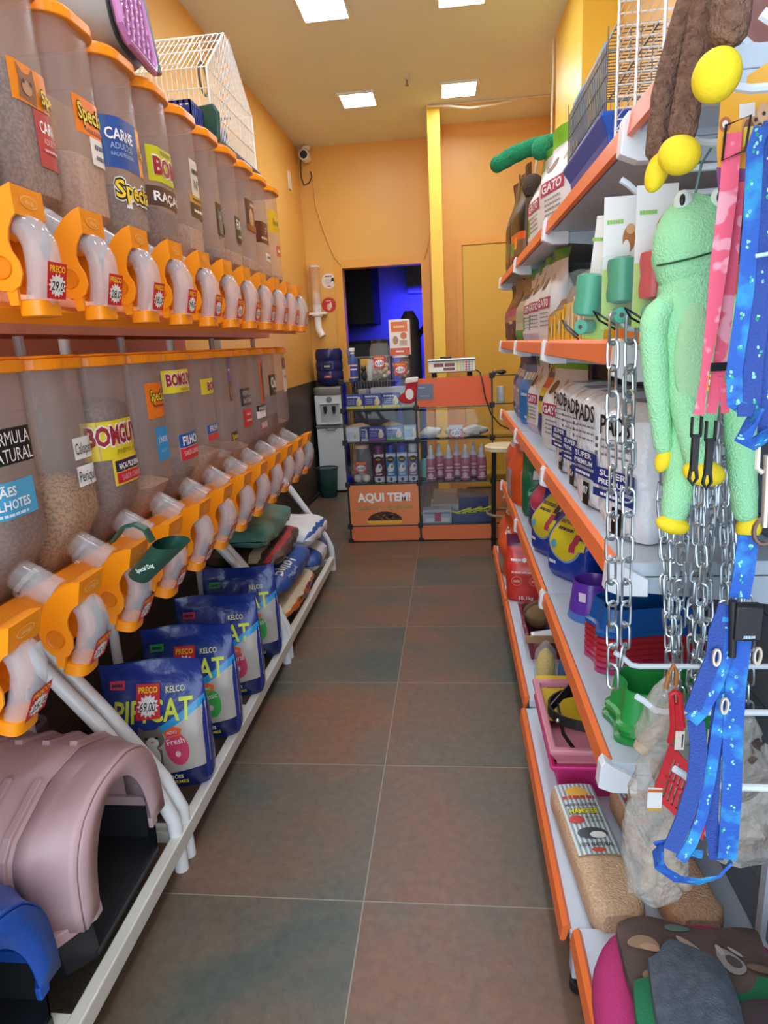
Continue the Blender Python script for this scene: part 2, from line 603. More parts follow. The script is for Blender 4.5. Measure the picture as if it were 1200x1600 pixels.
t = thing('security_camera', 'white bullet security camera in the upper left back corner of the ceiling', 'camera', (-1.36, 6.93, 3.33))
m = MB(); m.lathe([(.04, 0.06), (.04, 0.04), (.02, .03)], C('#eceae6')); m.tube([(0, 0, .05), (0, -.02, .0)], .014, C('#eceae6')); m.build('mount', t)
m = MB(); m.lathe([(.045, .04), (.05, 0), (.05, -.09), (.046, -.1)], C('#eceae6'), axis='Y', c=(0.0, -.03, -.04)); m.build('camera_body', t)
m = MB(); m.lathe([(.036, -.102), (.036, -.108), (.02, -.106)], BLACK, axis='Y', c=(0.0, -.03, -.04)); m.build('lens', t)
m = MB()
m.tube([(-.03, .0, .0), (-.07, .03, -.06), (-.075, .045, -.2), (-.055, .05, -.27), (.0, .05, -.25), (.03, .05, -.2), (.02, .05, -.15)], .006, BLACK, n=6); m.build('cable', t)

m = MB(); m.box(XL + .001, XL + .014, 6.47, 6.56, 2.93, 3.08, C('#eadfca')); tag(m.build('light_switch', world=True), 'small cream cover plate on the upper left wall near the security camera', 'switch')
# cables
WIRE = C('#e9d9bd', 0.5)
def cable(name, label, P, r=.006, m=WIRE, cat='cable'):
    k = MB(); k.tube(P, r, m, n=6); return tag(k.build(name, world=True), label, cat)
cable('wall_cable', 'pale cable slanting down the back wall to the left corner of the doorway', [(-1.32, 6.985, 3.1), (-1.31, 6.985, 2.85), (-1.24, 6.985, 2.6), (-1.16, 6.985, 2.38), (-1.09, 6.975, 2.29)], .007, C('#e6b866'))
cable('wall_cable', 'thin cable slanting down the back wall to the right corner of the doorway', [(-.17, 6.985, 2.62), (-.2, 6.985, 2.45), (-.25, 6.975, 2.29)], .006, C('#e6b866'))
cable('ceiling_cable', 'white cable sagging under the ceiling right of the bright yellow pillar', [(-.13, 6.1, 3.385), (.02, 6.1, 3.375), (.2, 6.12, 3.35), (.4, 6.13, 3.36), (.62, 6.14, 3.393)], .009)
cable('ceiling_cable', 'straight white cable along the ceiling joint beside the yellow pillar', [(-.15, 6.12, 3.392), (.3, 6.13, 3.392), (.6, 6.14, 3.392), (.91, 6.14, 3.392)], .009)
cable('hanging_cable', 'white cable hanging down the corner left of the bright yellow wall column', [(.72, 5.04, 3.39), (.722, 5.03, 3.2), (.716, 5.03, 3.0), (.712, 5.03, 2.75), (.72, 5.03, 2.55), (.722, 5.03, 2.3)], .007)
cable('floor_cable', 'black cable lying along the foot of the tiled left wall by the bin', [(-1.42, 5.2, .35), (-1.43, 5.6, .12), (-1.42, 6.1, .02), (-1.40, 6.6, .02)], .008, BLACK)
m = MB(); m.box(XL + .013, XL + .03, 5.2, 5.27, .72, .84, C('#eeeeec')); tag(m.build('wall_socket', world=True), 'white socket on the dark wall tiles above the farthest lower dispensers', 'socket')

def round_sign(name, label, x, z, col, deco):
    t = thing(name, label, 'sticker', (x, YB - .001, z))
    m = MB()
    f = plane((0, 0, 0), (1, 0, 0), (0, 0, 1))
    m.lathe([(.075, 0), (.075, -.004)], C(col), axis='Y', n=32)
    deco(m, f)
    m.build('face', t)
    return t
def d1(m, f):
    m.disc(-.012, -.005, .035, .03, C('#d9d2cc'), f, .006); m.disc(.042, .0, .018, .032, BLK, f, .006); m.disc(.04, -.018, .012, .012, WHT, f, .007)
    m.text('BANHO', 0, .045, .016, C('#7a3030'), f, .006, wid=.07); m.text('PET', .0, -.052, .016, RED, f, .006, wid=.03)
def d2(m, f):
    m.disc(0, -.02, .022, .035, C('#eab8a8'), f, .006); m.disc(.02, -.002, .012, .03, C('#f2d8cc'), f, .007); m.text('NÃO', 0, .04, .016, C('#f4c8b8'), f, .006, wid=.05)
round_sign('wall_sticker', 'round white sticker with a black and white dog on the back wall', -1.235, 2.15, '#ece8e2', d1)
round_sign('wall_sticker', 'round red sticker on the back wall below the white one', -1.25, 1.915, '#c4352c', d2)
# cup dispenser
t = thing('cup_dispenser', 'tall clear cup dispenser tube with white foot on the back wall', 'cup dispenser', (-1.365, 6.93, 1.62))
m = MB(); m.lathe([(.05, .3), (.05, .66)], clear('cup_tube', '#f0c9a0', .45), caps=False); m.build('tube', t)
m = MB(); m.lathe([(.055, .66), (.055, .675), (.03, .68)], WHT); m.build('cap', t)
m = MB(); m.lathe([(.04, .2), (.045, .3), (.045, .42)], C('#eef0f2')); m.build('paper_cups', t)
m = MB(); m.box(-.1, .1, -.05, .06, .2, .225, WHT); m.lathe([(.052, .225), (.06, .19), (.045, .18)], WHT); m.build('bracket', t, bevel=.004)
m = MB(); m.tube([(0, 0, .19), (0, 0, .06), (.045, -.02, -.02)], .038, WHT, n=12); m.build('outlet', t)
# ------------------------------------------------------------------ left: rack and food dispensers
WT = M_('white_tube', '#e9ecef', 0.3)
def rack():
    t = thing('dispenser_rack', 'long white tube rack carrying two rows of orange food dispensers along the left wall', 'rack', (-1.15, 2.2, 0))
    for y in (0.28, 1.58, 2.88):
        for dy in (-.028, .028):
            m = MB(); m.tube([(-1.30, y + dy, .86), (-1.17, y + dy, .675), (-1.03, y + dy, .49), (-.885, y + dy, .27), (-.845, y + dy, .17), (-.842, y + dy, 0)], .021, WT, n=12)
            m.build('leg', t, True)
    m = MB(); m.tube([(-1.30, 4.2, .86), (-1.1, 4.2, .58), (-.885, 4.2, .24), (-.852, 4.2, .16), (-.85, 4.2, 0)], .021, WT, n=12); m.build('leg', t, True)
    for y in (.28, 1.55, 2.06, 2.88, 3.5):
        m = MB(); m.tube([(-1.24, y, 0), (-1.24, y, 1.58)], .018, WT, n=10); m.tube([(-1.05, y, .93), (-1.05, y, 1.56)], .013, WT, n=8); m.build('post', t, True)
    for z, x0, nm in ((1.615, -1.16, 'upper_shelf'), (.93, -1.2, 'lower_shelf')):
        m = MB(); m.box(x0, x0 + .2, -.1, 3.52, z - .06, z - .03, M_('rack_board', '#c98568', .5)); m.build(nm, t, True)
    for z, xc, tilt in ((1.625, -.85, 0), (.985, -.905, .02)):
        m = MB(); m.prism([(-.05, .02), (-.03, -.045), (.03, -.06), (.045, -.035), (.015, -.02), (-.02, .03)], -.1, 3.52, ORANGE, lambda a, b_, h: Vector((xc + a, h, z + b_)))
        m.build('tray', t, True)
    for xx in (-.84, -1.36):
        m = MB(); m.box(xx - .014, xx + .02, -.1, 4.12, .075, .125, M_('cream_tube', '#d9d6cc', .35)); m.build('base_rail', t, True, bevel=.004)
    for y in (.28, 1.0, 1.58, 2.25, 2.88, 3.5, 4.06):
        m = MB(); m.box(-1.345, -.855, y - .018, y + .018, .08, .12, M_('cream_tube', '#d9d6cc', .35)); m.build('cross_bar', t, True)
    m = MB(); m.box(-1.44, -1.43, -.1, 3.52, 1.18, 1.62, M_('shaded_wall_orange', '#b5664a', .4)); m.build('shaded_wall_sheet', t, True)  # added sheet: orange wall behind the rack, its shade put into the colour
    return t
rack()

CW, CR = .094, .058    # half width and corner radius of a container (plan)
def plan(x0, x1, hw, r, n=5):
    """outline of a container seen from above: square back, rounded front (x1)"""
    out = [(x0, -hw), ]
    for i in range(n + 1):
        a = -PI / 2 + PI / 2 * i / n
        out.append((x1 - r + r * math.cos(a), -hw + r + r * math.sin(a)))
    for i in range(n + 1):
        a = PI / 2 * i / n
        out.append((x1 - r + r * math.cos(a), hw - r + r * math.sin(a)))
    out.append((x0, hw))
    return out
def front_map(xf, yc, hw=CW, r=CR):
    fl = hw - r
    q = r * PI / 2
    def f(s, z, h=0.0):
        a = abs(s)
        if a <= fl:
            return Vector((xf + h, yc + s, z))
        t = (a - fl)
        sg = 1 if s > 0 else -1
        if t <= q:
            g = t / r
            return Vector((xf - r + (r + h) * math.cos(g), yc + sg * (fl + (r + h) * math.sin(g)), z))
        return Vector((xf - r - (t - q), yc + sg * (hw + h), z))
    return f

def hopper(yc, xb, xf, hw, r, ztop, zf, xn, zn):
    """rings of the container from the top down to the sloping mouth"""
    R = []
    n = 5
    for z, x1, x0, w_, rr in ((ztop, xf, xb, hw, r), (zf, xf, xb, hw, r), ((zf + zn) / 2, (xf + xn) / 2, xb, hw * .97, r * .9), (zn, xn, xb + .03, hw * .8, r * .6), (zn - .025, xn - .05, xb + .05, hw * .6, r * .4)):
        R.append([(x, y + yc, z) for x, y in plan(x0, x1, w_, rr, n)])
    return R
def at_height(R, z):
    for i in range(len(R) - 1):
        za, zb = R[i][0][2], R[i + 1][0][2]
        if za >= z >= zb:
            k = (za - z) / (za - zb)
            return [tuple(a + (b_ - a) * k for a, b_ in zip(p, q)) for p, q in zip(R[i], R[i + 1])], i
    return R[0], 0

NOZ = [(.012, .222), (-.006, .215), (-.026, .202), (-.044, .183), (-.057, .16), (-.066, .134), (-.07, .108), (-.067, .082), (-.056, .06), (-.038, .046), (-.018, .044), (-.002, .053), (.006, .072), (.003, .094), (-.007, .112), (-.010, .13), (-.005, .15), (.004, .165), (.012, .172)]
def nozzle_parts():
    P = {}
    m = MB()
    for sgn in (-1, 1):
        m.prism(NOZ, sgn * .0435 - .0025, sgn * .0435 + .0025, ORANGE, lambda a, b_, h: Vector((a, h, b_)))
    shell = [(NOZ[0][0] - .002, .172)] + [(a * .985 - (.002 if i == 0 else 0), b_ - (.002 if i == 0 else 0)) for i, (a, b_) in enumerate(NOZ[:10])]
    m.ribbon([(a, 0, b_) for a, b_ in shell], (0, 1, 0), .085, .004, ORANGE)
    for sgn in (-1, 1):
        m.prism([(-.034, .064), (-.01, .064), (-.012, .02), (-.028, .02)], sgn * .0395 - .004, sgn * .0395 + .004, ORANGE, lambda a, b_, h: Vector((a, h, b_)))
    m.tube([(-.04, 0, .16), (-.03, 0, .165)], .03, ORANGE, n=12)
    P['lever_cover'] = m
    m = MB()
    PV = M_('orange_pivot', '#dc7c08', .35)
    m.lathe([(.0205, -.044), (.0205, -.0475), (.0195, -.049), (.0185, -.0475), (.017, -.0465)], PV, c=(-.031, 0, .085), axis='Y', n=20)
    P['pivot'] = m
    m = MB(); f = plane((.0125, 0, .197), (0, 1, 0), (0, 0, 1))
    m.disc(0, 0, .026, .011, C('#f7b866', .3), f, .0006); m.disc(0, 0, .023, .009, C('#f0951e', .3), f, .001); m.text('dog', 0, 0, .007, C('#f9cf98'), f, .0014, wid=.024)
    P['oval_logo'] = m
    m = MB()
    m.tube([(-.03, 0, .165), (-.01, 0, .162), (.009, 0, .15), (.021, 0, .125), (.022, 0, .098), (.015, 0, .06), (.004, 0, .02)], [.022, .024, .026, .027, .027, .025, .023], CLEAR, n=16, caps=False, up=(0, 1, 0), flat=1.4)
    P['spout'] = m
    m = MB(); m.lathe([(.031, .0), (.036, .002), (.036, .028), (.033, .03), (.028, .03)], ORANGE, c=(.001, 0, 0), n=24, power=3.2, sx=.76); P['outlet_ring'] = m
    return P
NOZM = {}
for k_, m_ in nozzle_parts().items():
    NOZM[k_] = m_.mesh(k_)
    if k_ in ('lever_cover',):
        pass

KIB = {'dark': M_('kibble_dark', '#5b4238', .8, col2='#8a6c5a', scale=140, stops=(.42, .58), detail=1),
       'brown': M_('kibble_brown', '#7a5c50', .8, col2='#4c3a36', scale=130, stops=(.42, .58), detail=1),
       'seed': M_('seed_mix', '#c79a55', .8, col2='#7d5a34', scale=150, stops=(.45, .6), detail=1),
       'beige': M_('kibble_beige', '#c9a68c', .8, col2='#b08c74', scale=120, detail=1),
       'grey': M_('kibble_grey', '#8d8078', .8, col2='#6d625c', scale=140, stops=(.42, .58), detail=1)}

def sticker(parent, fm, items):
    """items: list of (s0, s1, z0, z1, colour, [(text, ds, dz, height, colour, width, bold)])"""
    for it in items:
        s0, s1, z0, z1, col, tx = it[:6]
        m = MB()
        if col:
            m.patch(s0, s1, z0, z1, C(col, .35), fm, .0012, 8, 2)
        hh = .0012
        sc, zc = (s0 + s1) / 2, (z0 + z1) / 2
        for q in tx:
            hh += .0009
            if q[0] == '@disc':
                m.disc(sc + q[1], zc + q[2], q[3], q[4], C(q[5]), fm, hh)
            elif q[0] == '@poly':
                m.poly([(sc + a, zc + b_) for a, b_ in q[1]], C(q[2]), fm, hh)
            elif q[0] == '@rect':
                m.patch(s0 + q[1] * (s1 - s0), s0 + q[2] * (s1 - s0), z0 + q[3] * (z1 - z0), z0 + q[4] * (z1 - z0), C(q[5], .35), fm, hh, 8, 2)
            else:
                if len(q) > 7:   # outline behind
                    for e_, (oc, ob) in enumerate(((q[8], .1), (q[7], .055)) if len(q) > 8 else ((q[7], .05),)):
                        m.text(q[0], sc + q[1], zc + q[2], q[3] * (1 + ob), C(oc), fm, hh, wid=q[5] * (1 + ob * .5), bold=q[6] + ob)
                        hh += .0008
                m.text(q[0], sc + q[1], zc + q[2], q[3], C(q[4]), fm, hh + .0004, wid=q[5], bold=q[6])
        o = m.build('sticker', parent, True)

def dispenser(row, k, label, food, fill, stk, foodlabel, digits):
    yc = 3.37 - .2167 * k
    up = row == 'u'
    xf = -.835 if up else -.865
    xb = xf - .27
    ztop, zf, xn, zn = (2.225, 1.83, xf - .075, 1.752) if up else (1.478, 1.135, xf - .085, 1.0)
    t = thing('food_dispenser', label, 'food dispenser', (xf - .13, yc, zn - .03), 0, 'upper row of food dispensers' if up else 'lower row of food dispensers')
    R = hopper(yc, xb, xf, CW, CR, ztop, zf, xn, zn)
    m = MB(); m.rings(R, FROST, caps=False); m.add(R[-1], [tuple(range(len(R[-1])))], FROST); m.build('container', t, True)
    m = MB()
    hw = CW + .012
    for z0, z1, g in ((ztop - .004, ztop + .02, .0), (ztop + .02, ztop + .027, -.008)):
        m.prism(plan(xb - .01, xf + .014 + g, hw + g, CR + .014 + g, 7), z0, z1, ORANGE, lambda a, b_, h: Vector((a, yc + b_, h)))
    m.build('lid', t, True, bevel=.003)
    # neck
    m = MB()
    xm, zm = (xf + xn) / 2, (zf + zn) / 2
    nx, nz = (-.795, 1.735) if up else (-.832, 1.02)
    m.tube([(xm - .035, yc, zm + .03), (xm + .0, yc, zm - .005), (nx, yc, nz)], [.036, .034, .032], CLEAR, n=14, caps=False)
    m.tube([(xm + .012, yc, zm - .017), (xm + .02, yc, zm - .024)], [.039, .039], CLEAR, n=14, caps=False)
    m.build('neck', t, True)
    # nozzle
    oz = (-.76, yc, 1.572) if up else (-.812, yc, .848)
    tilt = 0.0 if up else math.radians(13)
    pl_ = wpos(t)
    par = None
    for nm in ('lever_cover', 'spout', 'outlet_ring'):
        o = bpy.data.objects.new(nm, NOZM[nm]); COL.objects.link(o); o.parent = t
        o.location = Vector(oz) - pl_; o.rotation_euler = (0, tilt, 0)
        if nm == 'lever_cover':
            par = o
            bv = o.modifiers.new('bevel', 'BEVEL'); bv.width = .0035; bv.segments = 2; bv.limit_method = 'ANGLE'
    for nm in ('pivot', 'oval_logo'):
        o = bpy.data.objects.new(nm, NOZM[nm]); COL.objects.link(o); o.parent = par
    m = MB()
    price(m, plane((.041, 0, .062), (0, 1, 0), (.22, 0, 1)), .06, .064, digits, .001)
    o = m.build('price_tag', t); o.location = Vector(oz) - pl_; o.rotation_euler = (0, tilt, 0)
    sticker(t, front_map(xf, yc), stk)
    # the dry food inside
    RI = hopper(yc, xb + .004, xf - .004, CW - .004, CR - .004, ztop - .01, zf, xn - .004, zn + .002)
    zt = zn + (ztop - zn) * fill
    top, i = at_height(RI, zt)
    m = MB()
    R2 = [top] + RI[i + 1:]
    cx = sum(p[0] for p in top) / len(top)
    R2 = [[(cx + (x - cx) * .3, yc + (y - yc) * .3, z + .02) for x, y, z in top]] + R2
    m.rings(R2, KIB[food])
    tag(m.build('dry_food', world=True), foodlabel, 'dry food', None, 'stuff')
    return t

O_, DB, W_, R_, K_, Y_ = '#f2891e', '#1d4f9c', '#f4f4f2', '#c0262e', '#17181c', '#f3d43a'
UP = [
 (10, 'leftmost upper food dispenser, cut by the left edge, only its orange spout cover showing', 'dark', .6, [], '29,0'),
 (9, 'upper food dispenser with an orange cat picture sticker above a red sticker', 'dark', .66,
  [(-.062, .062, 1.995, 2.068, '#e8851c', [('@poly', [(-.045, -.03), (-.04, .01), (-.043, .033), (-.024, .018), (-.005, .02), (.01, .036), (.013, .0), (.008, -.034)], '#8a5a3c'), ('@disc', -.018, -.008, .016, .013, '#b98a68'), ('@disc', -.028, .002, .004, .004, '#241810'), ('@disc', -.006, .002, .004, .004, '#241810'), ('Spe', .042, -.01, .026, Y_, .04, .02, K_)]),
   (-.008, .078, 1.885, 1.993, '#b8343a', [('CARNE', .005, .025, .022, W_, .068, .02), ('ADULTOS', .005, -.002, .012, '#e8b8b8', .055, 0), ('RAÇAS GRANDES', .005, -.02, .007, '#e8b8b8', .06, 0)])], '28,0'),
 (8, 'upper food dispenser with an orange sticker over a white handwritten paper', 'beige', .42,
  [(-.055, .078, 2.0, 2.078, '#f07c1c', [('Special', .0, .008, .034, Y_, .11, .02, K_), ('SABOR', .01, -.026, .008, '#a84c10', .07, 0)]),
   (-.005, .07, 1.94, 2.0, '#eceae8', [('R$ 18', .0, .012, .014, '#5a5a70', .04, 0), ('kg 15', 0, -.012, .012, '#5a5a70', .04, 0)])], '18,0'),
 (7, 'upper food dispenser with a blue and orange sticker over yellow outlined lettering', 'grey', .36,
  [(-.122, .03, 1.968, 2.09, DB, [('CARNE', .0, .02, .026, W_, .1, .02), ('ADULTOS', 0, -.008, .015, '#a8c0e0', .08, 0), ('RAÇAS PEQUENAS', 0, -.028, .009, '#a8c0e0', .08, 0)]),
   (.03, .09, 1.968, 2.085, '#f2a01e', [('Special', .0, .0, .022, Y_, .05, .02, K_)]),
   (-.104, .088, 1.888, 1.95, None, [('Special', 0, 0, .042, Y_, .16, .02, '#241808', W_)])], '19,0'),
 (6, 'upper food dispenser with a lime yellow sticker above a brown sticker', 'brown', .33,
  [(-.088, .088, 1.985, 2.08, '#c9c928', [('BOM', .0, -.004, .045, '#a01f2c', .14, .04, W_), ('AVES', .0, .036, .01, '#8a7a10', .07, 0)]),
   (-.1, .09, 1.918, 1.972, '#553a33', [('RAÇAS', .0, .0, .026, W_, .15, .02)])], '13,0'),
 (5, 'upper food dispenser with a pale handwritten label and small brown sticker', 'beige', .3,
  [(-.02, .088, 2.0, 2.11, '#d8d2c4', [('Natural', 0, .02, .02, '#3a3a30', .08, .01), ('Nº 9', 0, -.02, .03, '#2a2a20', .07, .0)]),
   (-.046, .085, 1.975, 2.0, '#c69a48', [('PRO', 0, 0, .01, '#7a4a10', .08, 0)]), (-.046, .085, 1.93, 1.974, '#3a3230', [('FRANGO', 0, .0, .012, W_, .08, .01)])], '14,0'),
 (4, 'upper food dispenser with a black sticker showing a grey cat', 'grey', .22,
  [(-.02, .105, 1.91, 2.02, K_, [('@poly', [(-.04, -.05), (-.045, .0), (-.04, .04), (-.028, .028), (-.015, .03), (-.004, .042), (-.002, -.05)], '#77776e'), ('@disc', -.022, .008, .008, .007, '#b8b09a'), ('Gat', .032, .03, .022, W_, .05, .0), ('@rect', .62, 1, .1, .45, '#f0c818')])], '10,0'),
 (3, 'upper food dispenser with a dark green black sticker and white lettering', 'beige', .25,
  [(-.02, .098, 1.912, 2.01, '#1e2a26', [('FAM', 0, .02, .034, W_, .09, .03), ('Premium', 0, -.025, .014, '#b8c8b0', .07, 0)])], '12,0'),
 (2, 'upper food dispenser with a maroon sticker showing a cream cat', 'beige', .25,
  [(-.06, .07, 1.985, 2.11, '#4c2a2c', [('CAT', .02, .045, .02, '#e8c8a8', .06, 0), ('@disc', -.01, -.01, .03, .036, '#c89a70'), ('@disc', -.01, .012, .016, .016, '#d8b890'), ('@rect', 0, 1, 0, .2, '#8a4a2a')])], '11,0'),
 (1, 'upper food dispenser with a plain brown red sticker, second from the far end', 'beige', .22,
  [(-.09, .035, 1.965, 2.055, '#5e2a24', [('F', .03, .01, .03, W_, .02, .0), ('LAND', .0, -.025, .014, '#d8b8a8', .07, 0)]), (-.03, .06, 1.89, 1.925, '#e8e4e0', [('R$ 15', 0, 0, .014, '#444', .05, 0)])], '15,0'),
 (0, 'last upper food dispenser at the far end, with a rounded yellow sticker', 'beige', .2,
  [(-.085, .03, 2.04, 2.14, '#e0b428', [('Special', .01, 0, .024, '#3a5a20', .08, .0)]), (-.04, .03, 1.935, 1.985, '#d84a4a', [('PET', 0, 0, .018, W_, .04, 0)])], '13,0'),
]
FL = {'dark': 'dark brown', 'brown': 'reddish brown', 'seed': 'golden', 'beige': 'beige', 'grey': 'grey brown'}
NTH = {10: 'leftmost', 9: 'second from left', 8: 'third from left', 7: 'fourth from left', 6: 'fifth from left', 5: 'sixth from left', 4: 'seventh from left', 3: 'fourth from the far end', 2: 'third from the far end', 1: 'second from the far end', 0: 'at the far end'}
for k, lab_, food, fill, stk, dg in UP:
    dispenser('u', k, lab_, food, fill, stk, '%s dry pet food inside the upper dispenser %s' % (FL[food], NTH[k]), dg)
LO = [
 (11, 'lower food dispenser at the left edge, cut off except its spout and price tag', 'grey', .5, [], '25,0'),
 (10, 'lower food dispenser with a black sticker over a pale blue sticker', 'brown', .48,
  [(-.09, .055, 1.30, 1.37, '#1c2220', [('FÓRMULA', 0, .016, .026, W_, .13, .0), ('NATURAL', 0, -.017, .026, W_, .13, .0)]),
   (-.1, .035, 1.195, 1.268, '#4fa6d2', [('CÃES', -.02, .018, .018, W_, .06, .02), ('FILHOTES', -.005, -.008, .018, W_, .1, .02), ('MINI E PEQUENO', -.005, -.028, .008, '#c8e4f4', .08, 0)])], '25,0'),
 (9, 'lower food dispenser with two handwritten white paper labels over golden seed', 'seed', .45,
  [(-.02, .07, 1.268, 1.318, '#eceeee', [('Calopsita', 0, 0, .026, '#222', .08, 0)]), (-.02, .075, 1.205, 1.252, '#eceeee', [('Periquito', 0, 0, .026, '#222', .085, 0)])], '21,0'),
 (8, 'lower food dispenser with a broad yellow sticker with crimson lettering', 'brown', .78,
  [(-.13, .078, 1.24, 1.338, '#e8d028', [('BOMGUY', 0, .012, .046, '#9c1f34', .19, .04, W_), ('PREMIUM', .03, -.032, .012, '#8a7a18', .1, 0)]),
   (-.065, .078, 1.17, 1.24, Y_, [('@rect', .05, .95, .5, .92, '#2a2450'), ('@rect', .05, .95, .08, .46, '#c8283c'), ('RAÇAS PEQUENAS', 0, .014, .014, W_, .11, .02), ('SABOR CARNE', 0, -.016, .014, '#f0c0c8', .1, 0)])], '16,0'),
 (7, 'lower food dispenser with an orange sticker above a sky blue sticker', 'beige', .25,
  [(-.055, .062, 1.316, 1.417, '#f07a1a', [('Special', .01, .014, .03, Y_, .095, .02, K_), ('SABOR', .01, -.016, .008, '#8a3c10', .06, 0)]),
   (-.03, .05, 1.19, 1.287, '#1f96d8', [('JÚNIOR', 0, .012, .018, W_, .06, 0), ('RAÇAS', 0, -.02, .009, '#a8d8f4', .04, 0)])], '14,0'),
 (6, 'lower food dispenser with a yellow sticker high above a blue and red one', 'brown', .24,
  [(-.1, .065, 1.375, 1.446, '#f0dc3a', [('BOMGUY', 0, .006, .034, '#a01f30', .14, .04, W_), ('PREMIUM', .02, -.026, .009, '#8a7a18', .07, 0)]),
   (-.07, .055, 1.16, 1.244, '#f2f2f2', [('@rect', .0, 1, .48, 1, '#1f5aa8'), ('@rect', .0, 1, .0, .46, '#d03038'), ('FILHO', 0, .02, .028, W_, .1, .03), ('SABOR CARNE', 0, -.02, .016, '#f8d0d0', .1, 0)])], '14,0'),
 (5, 'lower food dispenser with a small rounded yellow sticker above a small blue and red one', 'beige', .3,
  [(-.06, .075, 1.352, 1.405, '#f0dc3a', [('BOM', .02, .0, .028, '#a01f30', .08, .04, W_)]), (-.055, .05, 1.188, 1.244, '#f2f2f2', [('@rect', 0, 1, .45, 1, '#2a62a8'), ('@rect', 0, 1, 0, .43, '#d04048'), ('FILH', 0, .014, .02, W_, .07, .02)])], '16,0'),
 (4, 'lower food dispenser with a tall thin purple and brown strip sticker', 'beige', .2,
  [(.0, .03, 1.38, 1.47, '#6a4aa0', [('PRÓ', 0, 0, .012, W_, .02, 0)]), (.0, .032, 1.306, 1.378, '#6c4638', [('@disc', 0, .0, .01, .02, '#a8846c')]), (-.03, .075, 1.153, 1.184, '#2b2b20', [('Special', 0, 0, .022, Y_, .09, .02)])], '13,0'),
 (3, 'lower food dispenser with a small dark blue grey sticker above a red one', 'beige', .2,
  [(-.065, .065, 1.272, 1.343, '#3a4450', [('FÓRMULA', 0, .015, .02, W_, .1, 0), ('NATURAL', 0, -.016, .02, W_, .1, 0)]), (-.06, .055, 1.182, 1.255, '#c8303a', [('DOG', 0, .015, .014, '#f8c8c8', .05, 0), ('ADULTO', 0, -.01, .012, '#f8c8c8', .07, 0)])], '15,0'),
 (2, 'lower food dispenser with a black dog picture and white word sticker', 'brown', .22,
  [(-.01, .055, 1.258, 1.45, '#e8704a', [('@poly', [(-.005, -.09), (.0, .0), (-.01, .04), (.0, .085), (.022, .075), (.028, .0), (.03, -.09)], '#2a2a28')]), (-.07, .06, 1.196, 1.252, '#f0f0ee', [('@rect', 0, 1, .55, 1, '#26282a'), ('FRANCES', 0, .014, .014, W_, .1, .02)]), (-.05, .055, 1.143, 1.18, '#b0584a', [('SENIOR', 0, 0, .026, W_, .09, .02)])], '17,0'),
 (1, 'lower food dispenser with a square black sticker, second from the far end', 'brown', .4,
  [(-.06, .06, 1.28, 1.377, '#221e1c', [('Cha', .0, .012, .045, W_, .09, .04), ('PRO', .02, -.03, .012, '#c8a888', .05, 0)])], '12,0'),
 (0, 'last lower food dispenser at the far end beside the dark tiled wall', 'brown', .26,
  [(-.02, .05, 1.4, 1.45, '#5a2a2a', [('@disc', 0, 0, .01, .016, '#d8a8a0')]), (-.02, .06, 1.28, 1.39, '#d8d4d0', [('R$', 0, .02, .02, '#777', .04, 0)])], '18,0'),
]
LN = dict(NTH); LN[11] = 'at the left edge'; LN[10] = 'with the black and pale blue stickers'; LN[9] = 'with the handwritten papers'; LN[8] = 'with the broad yellow sticker'
LN[7] = 'with the sky blue sticker'; LN[6] = 'with blue and red sticker under yellow'; LN[5] = 'with the two smallest bright stickers'; LN[4] = 'with the thin purple strip'
for k, lab_, food, fill, stk, dg in LO:
    dispenser('l', k, lab_, food, fill, stk, '%s %s inside the lower dispenser %s' % (FL[food], 'bird seed' if food == 'seed' else 'dry pet food', LN[k]), dg)

# green measuring scoop hooked on a lower spout
t = thing('food_scoop', 'dark green plastic measuring scoop hooked on a lower dispenser spout', 'scoop', (-.72, 1.5, .9))
GREENP = M_('green_plastic', '#1f4a3c', .4)
m = MB()
R = []
for i in range(7):
    k = i / 6
    cx, cz, rx, ry = -.722 + .07 * k, .992 + .082 * k, .029 + .024 * k, .03 + .024 * k
    ring = []
    for j in range(20):
        a = 2 * PI * j / 20
        ring.append((cx + rx * math.cos(a) * .75 - .02 * (1 - k), 1.38 + ry * math.sin(a), cz + rx * math.cos(a) * -.45 + (.02 * k * math.cos(a))))
    R.append(ring)
m.rings(R, GREENP, caps=False); m.add(R[0], [tuple(range(20))], GREENP)
f = plane((-.70, 1.333, 1.03), (1, 0, .35), (-.35, 0, 1))
m.text('Special Dog', .0, 0, .010, C('#d6e4dc'), f, .004, wid=.045, bold=.02)
m.build('cup', t, True)
m = MB(); m.ribbon([(-.70, 1.385, 1.075), (-.712, 1.385, 1.105), (-.735, 1.385, 1.118), (-.765, 1.385, 1.112), (-.785, 1.385, 1.09), (-.80, 1.385, 1.075)], (0, 1, 0), .024, .006, GREENP); m.build('hook_handle', t, True)
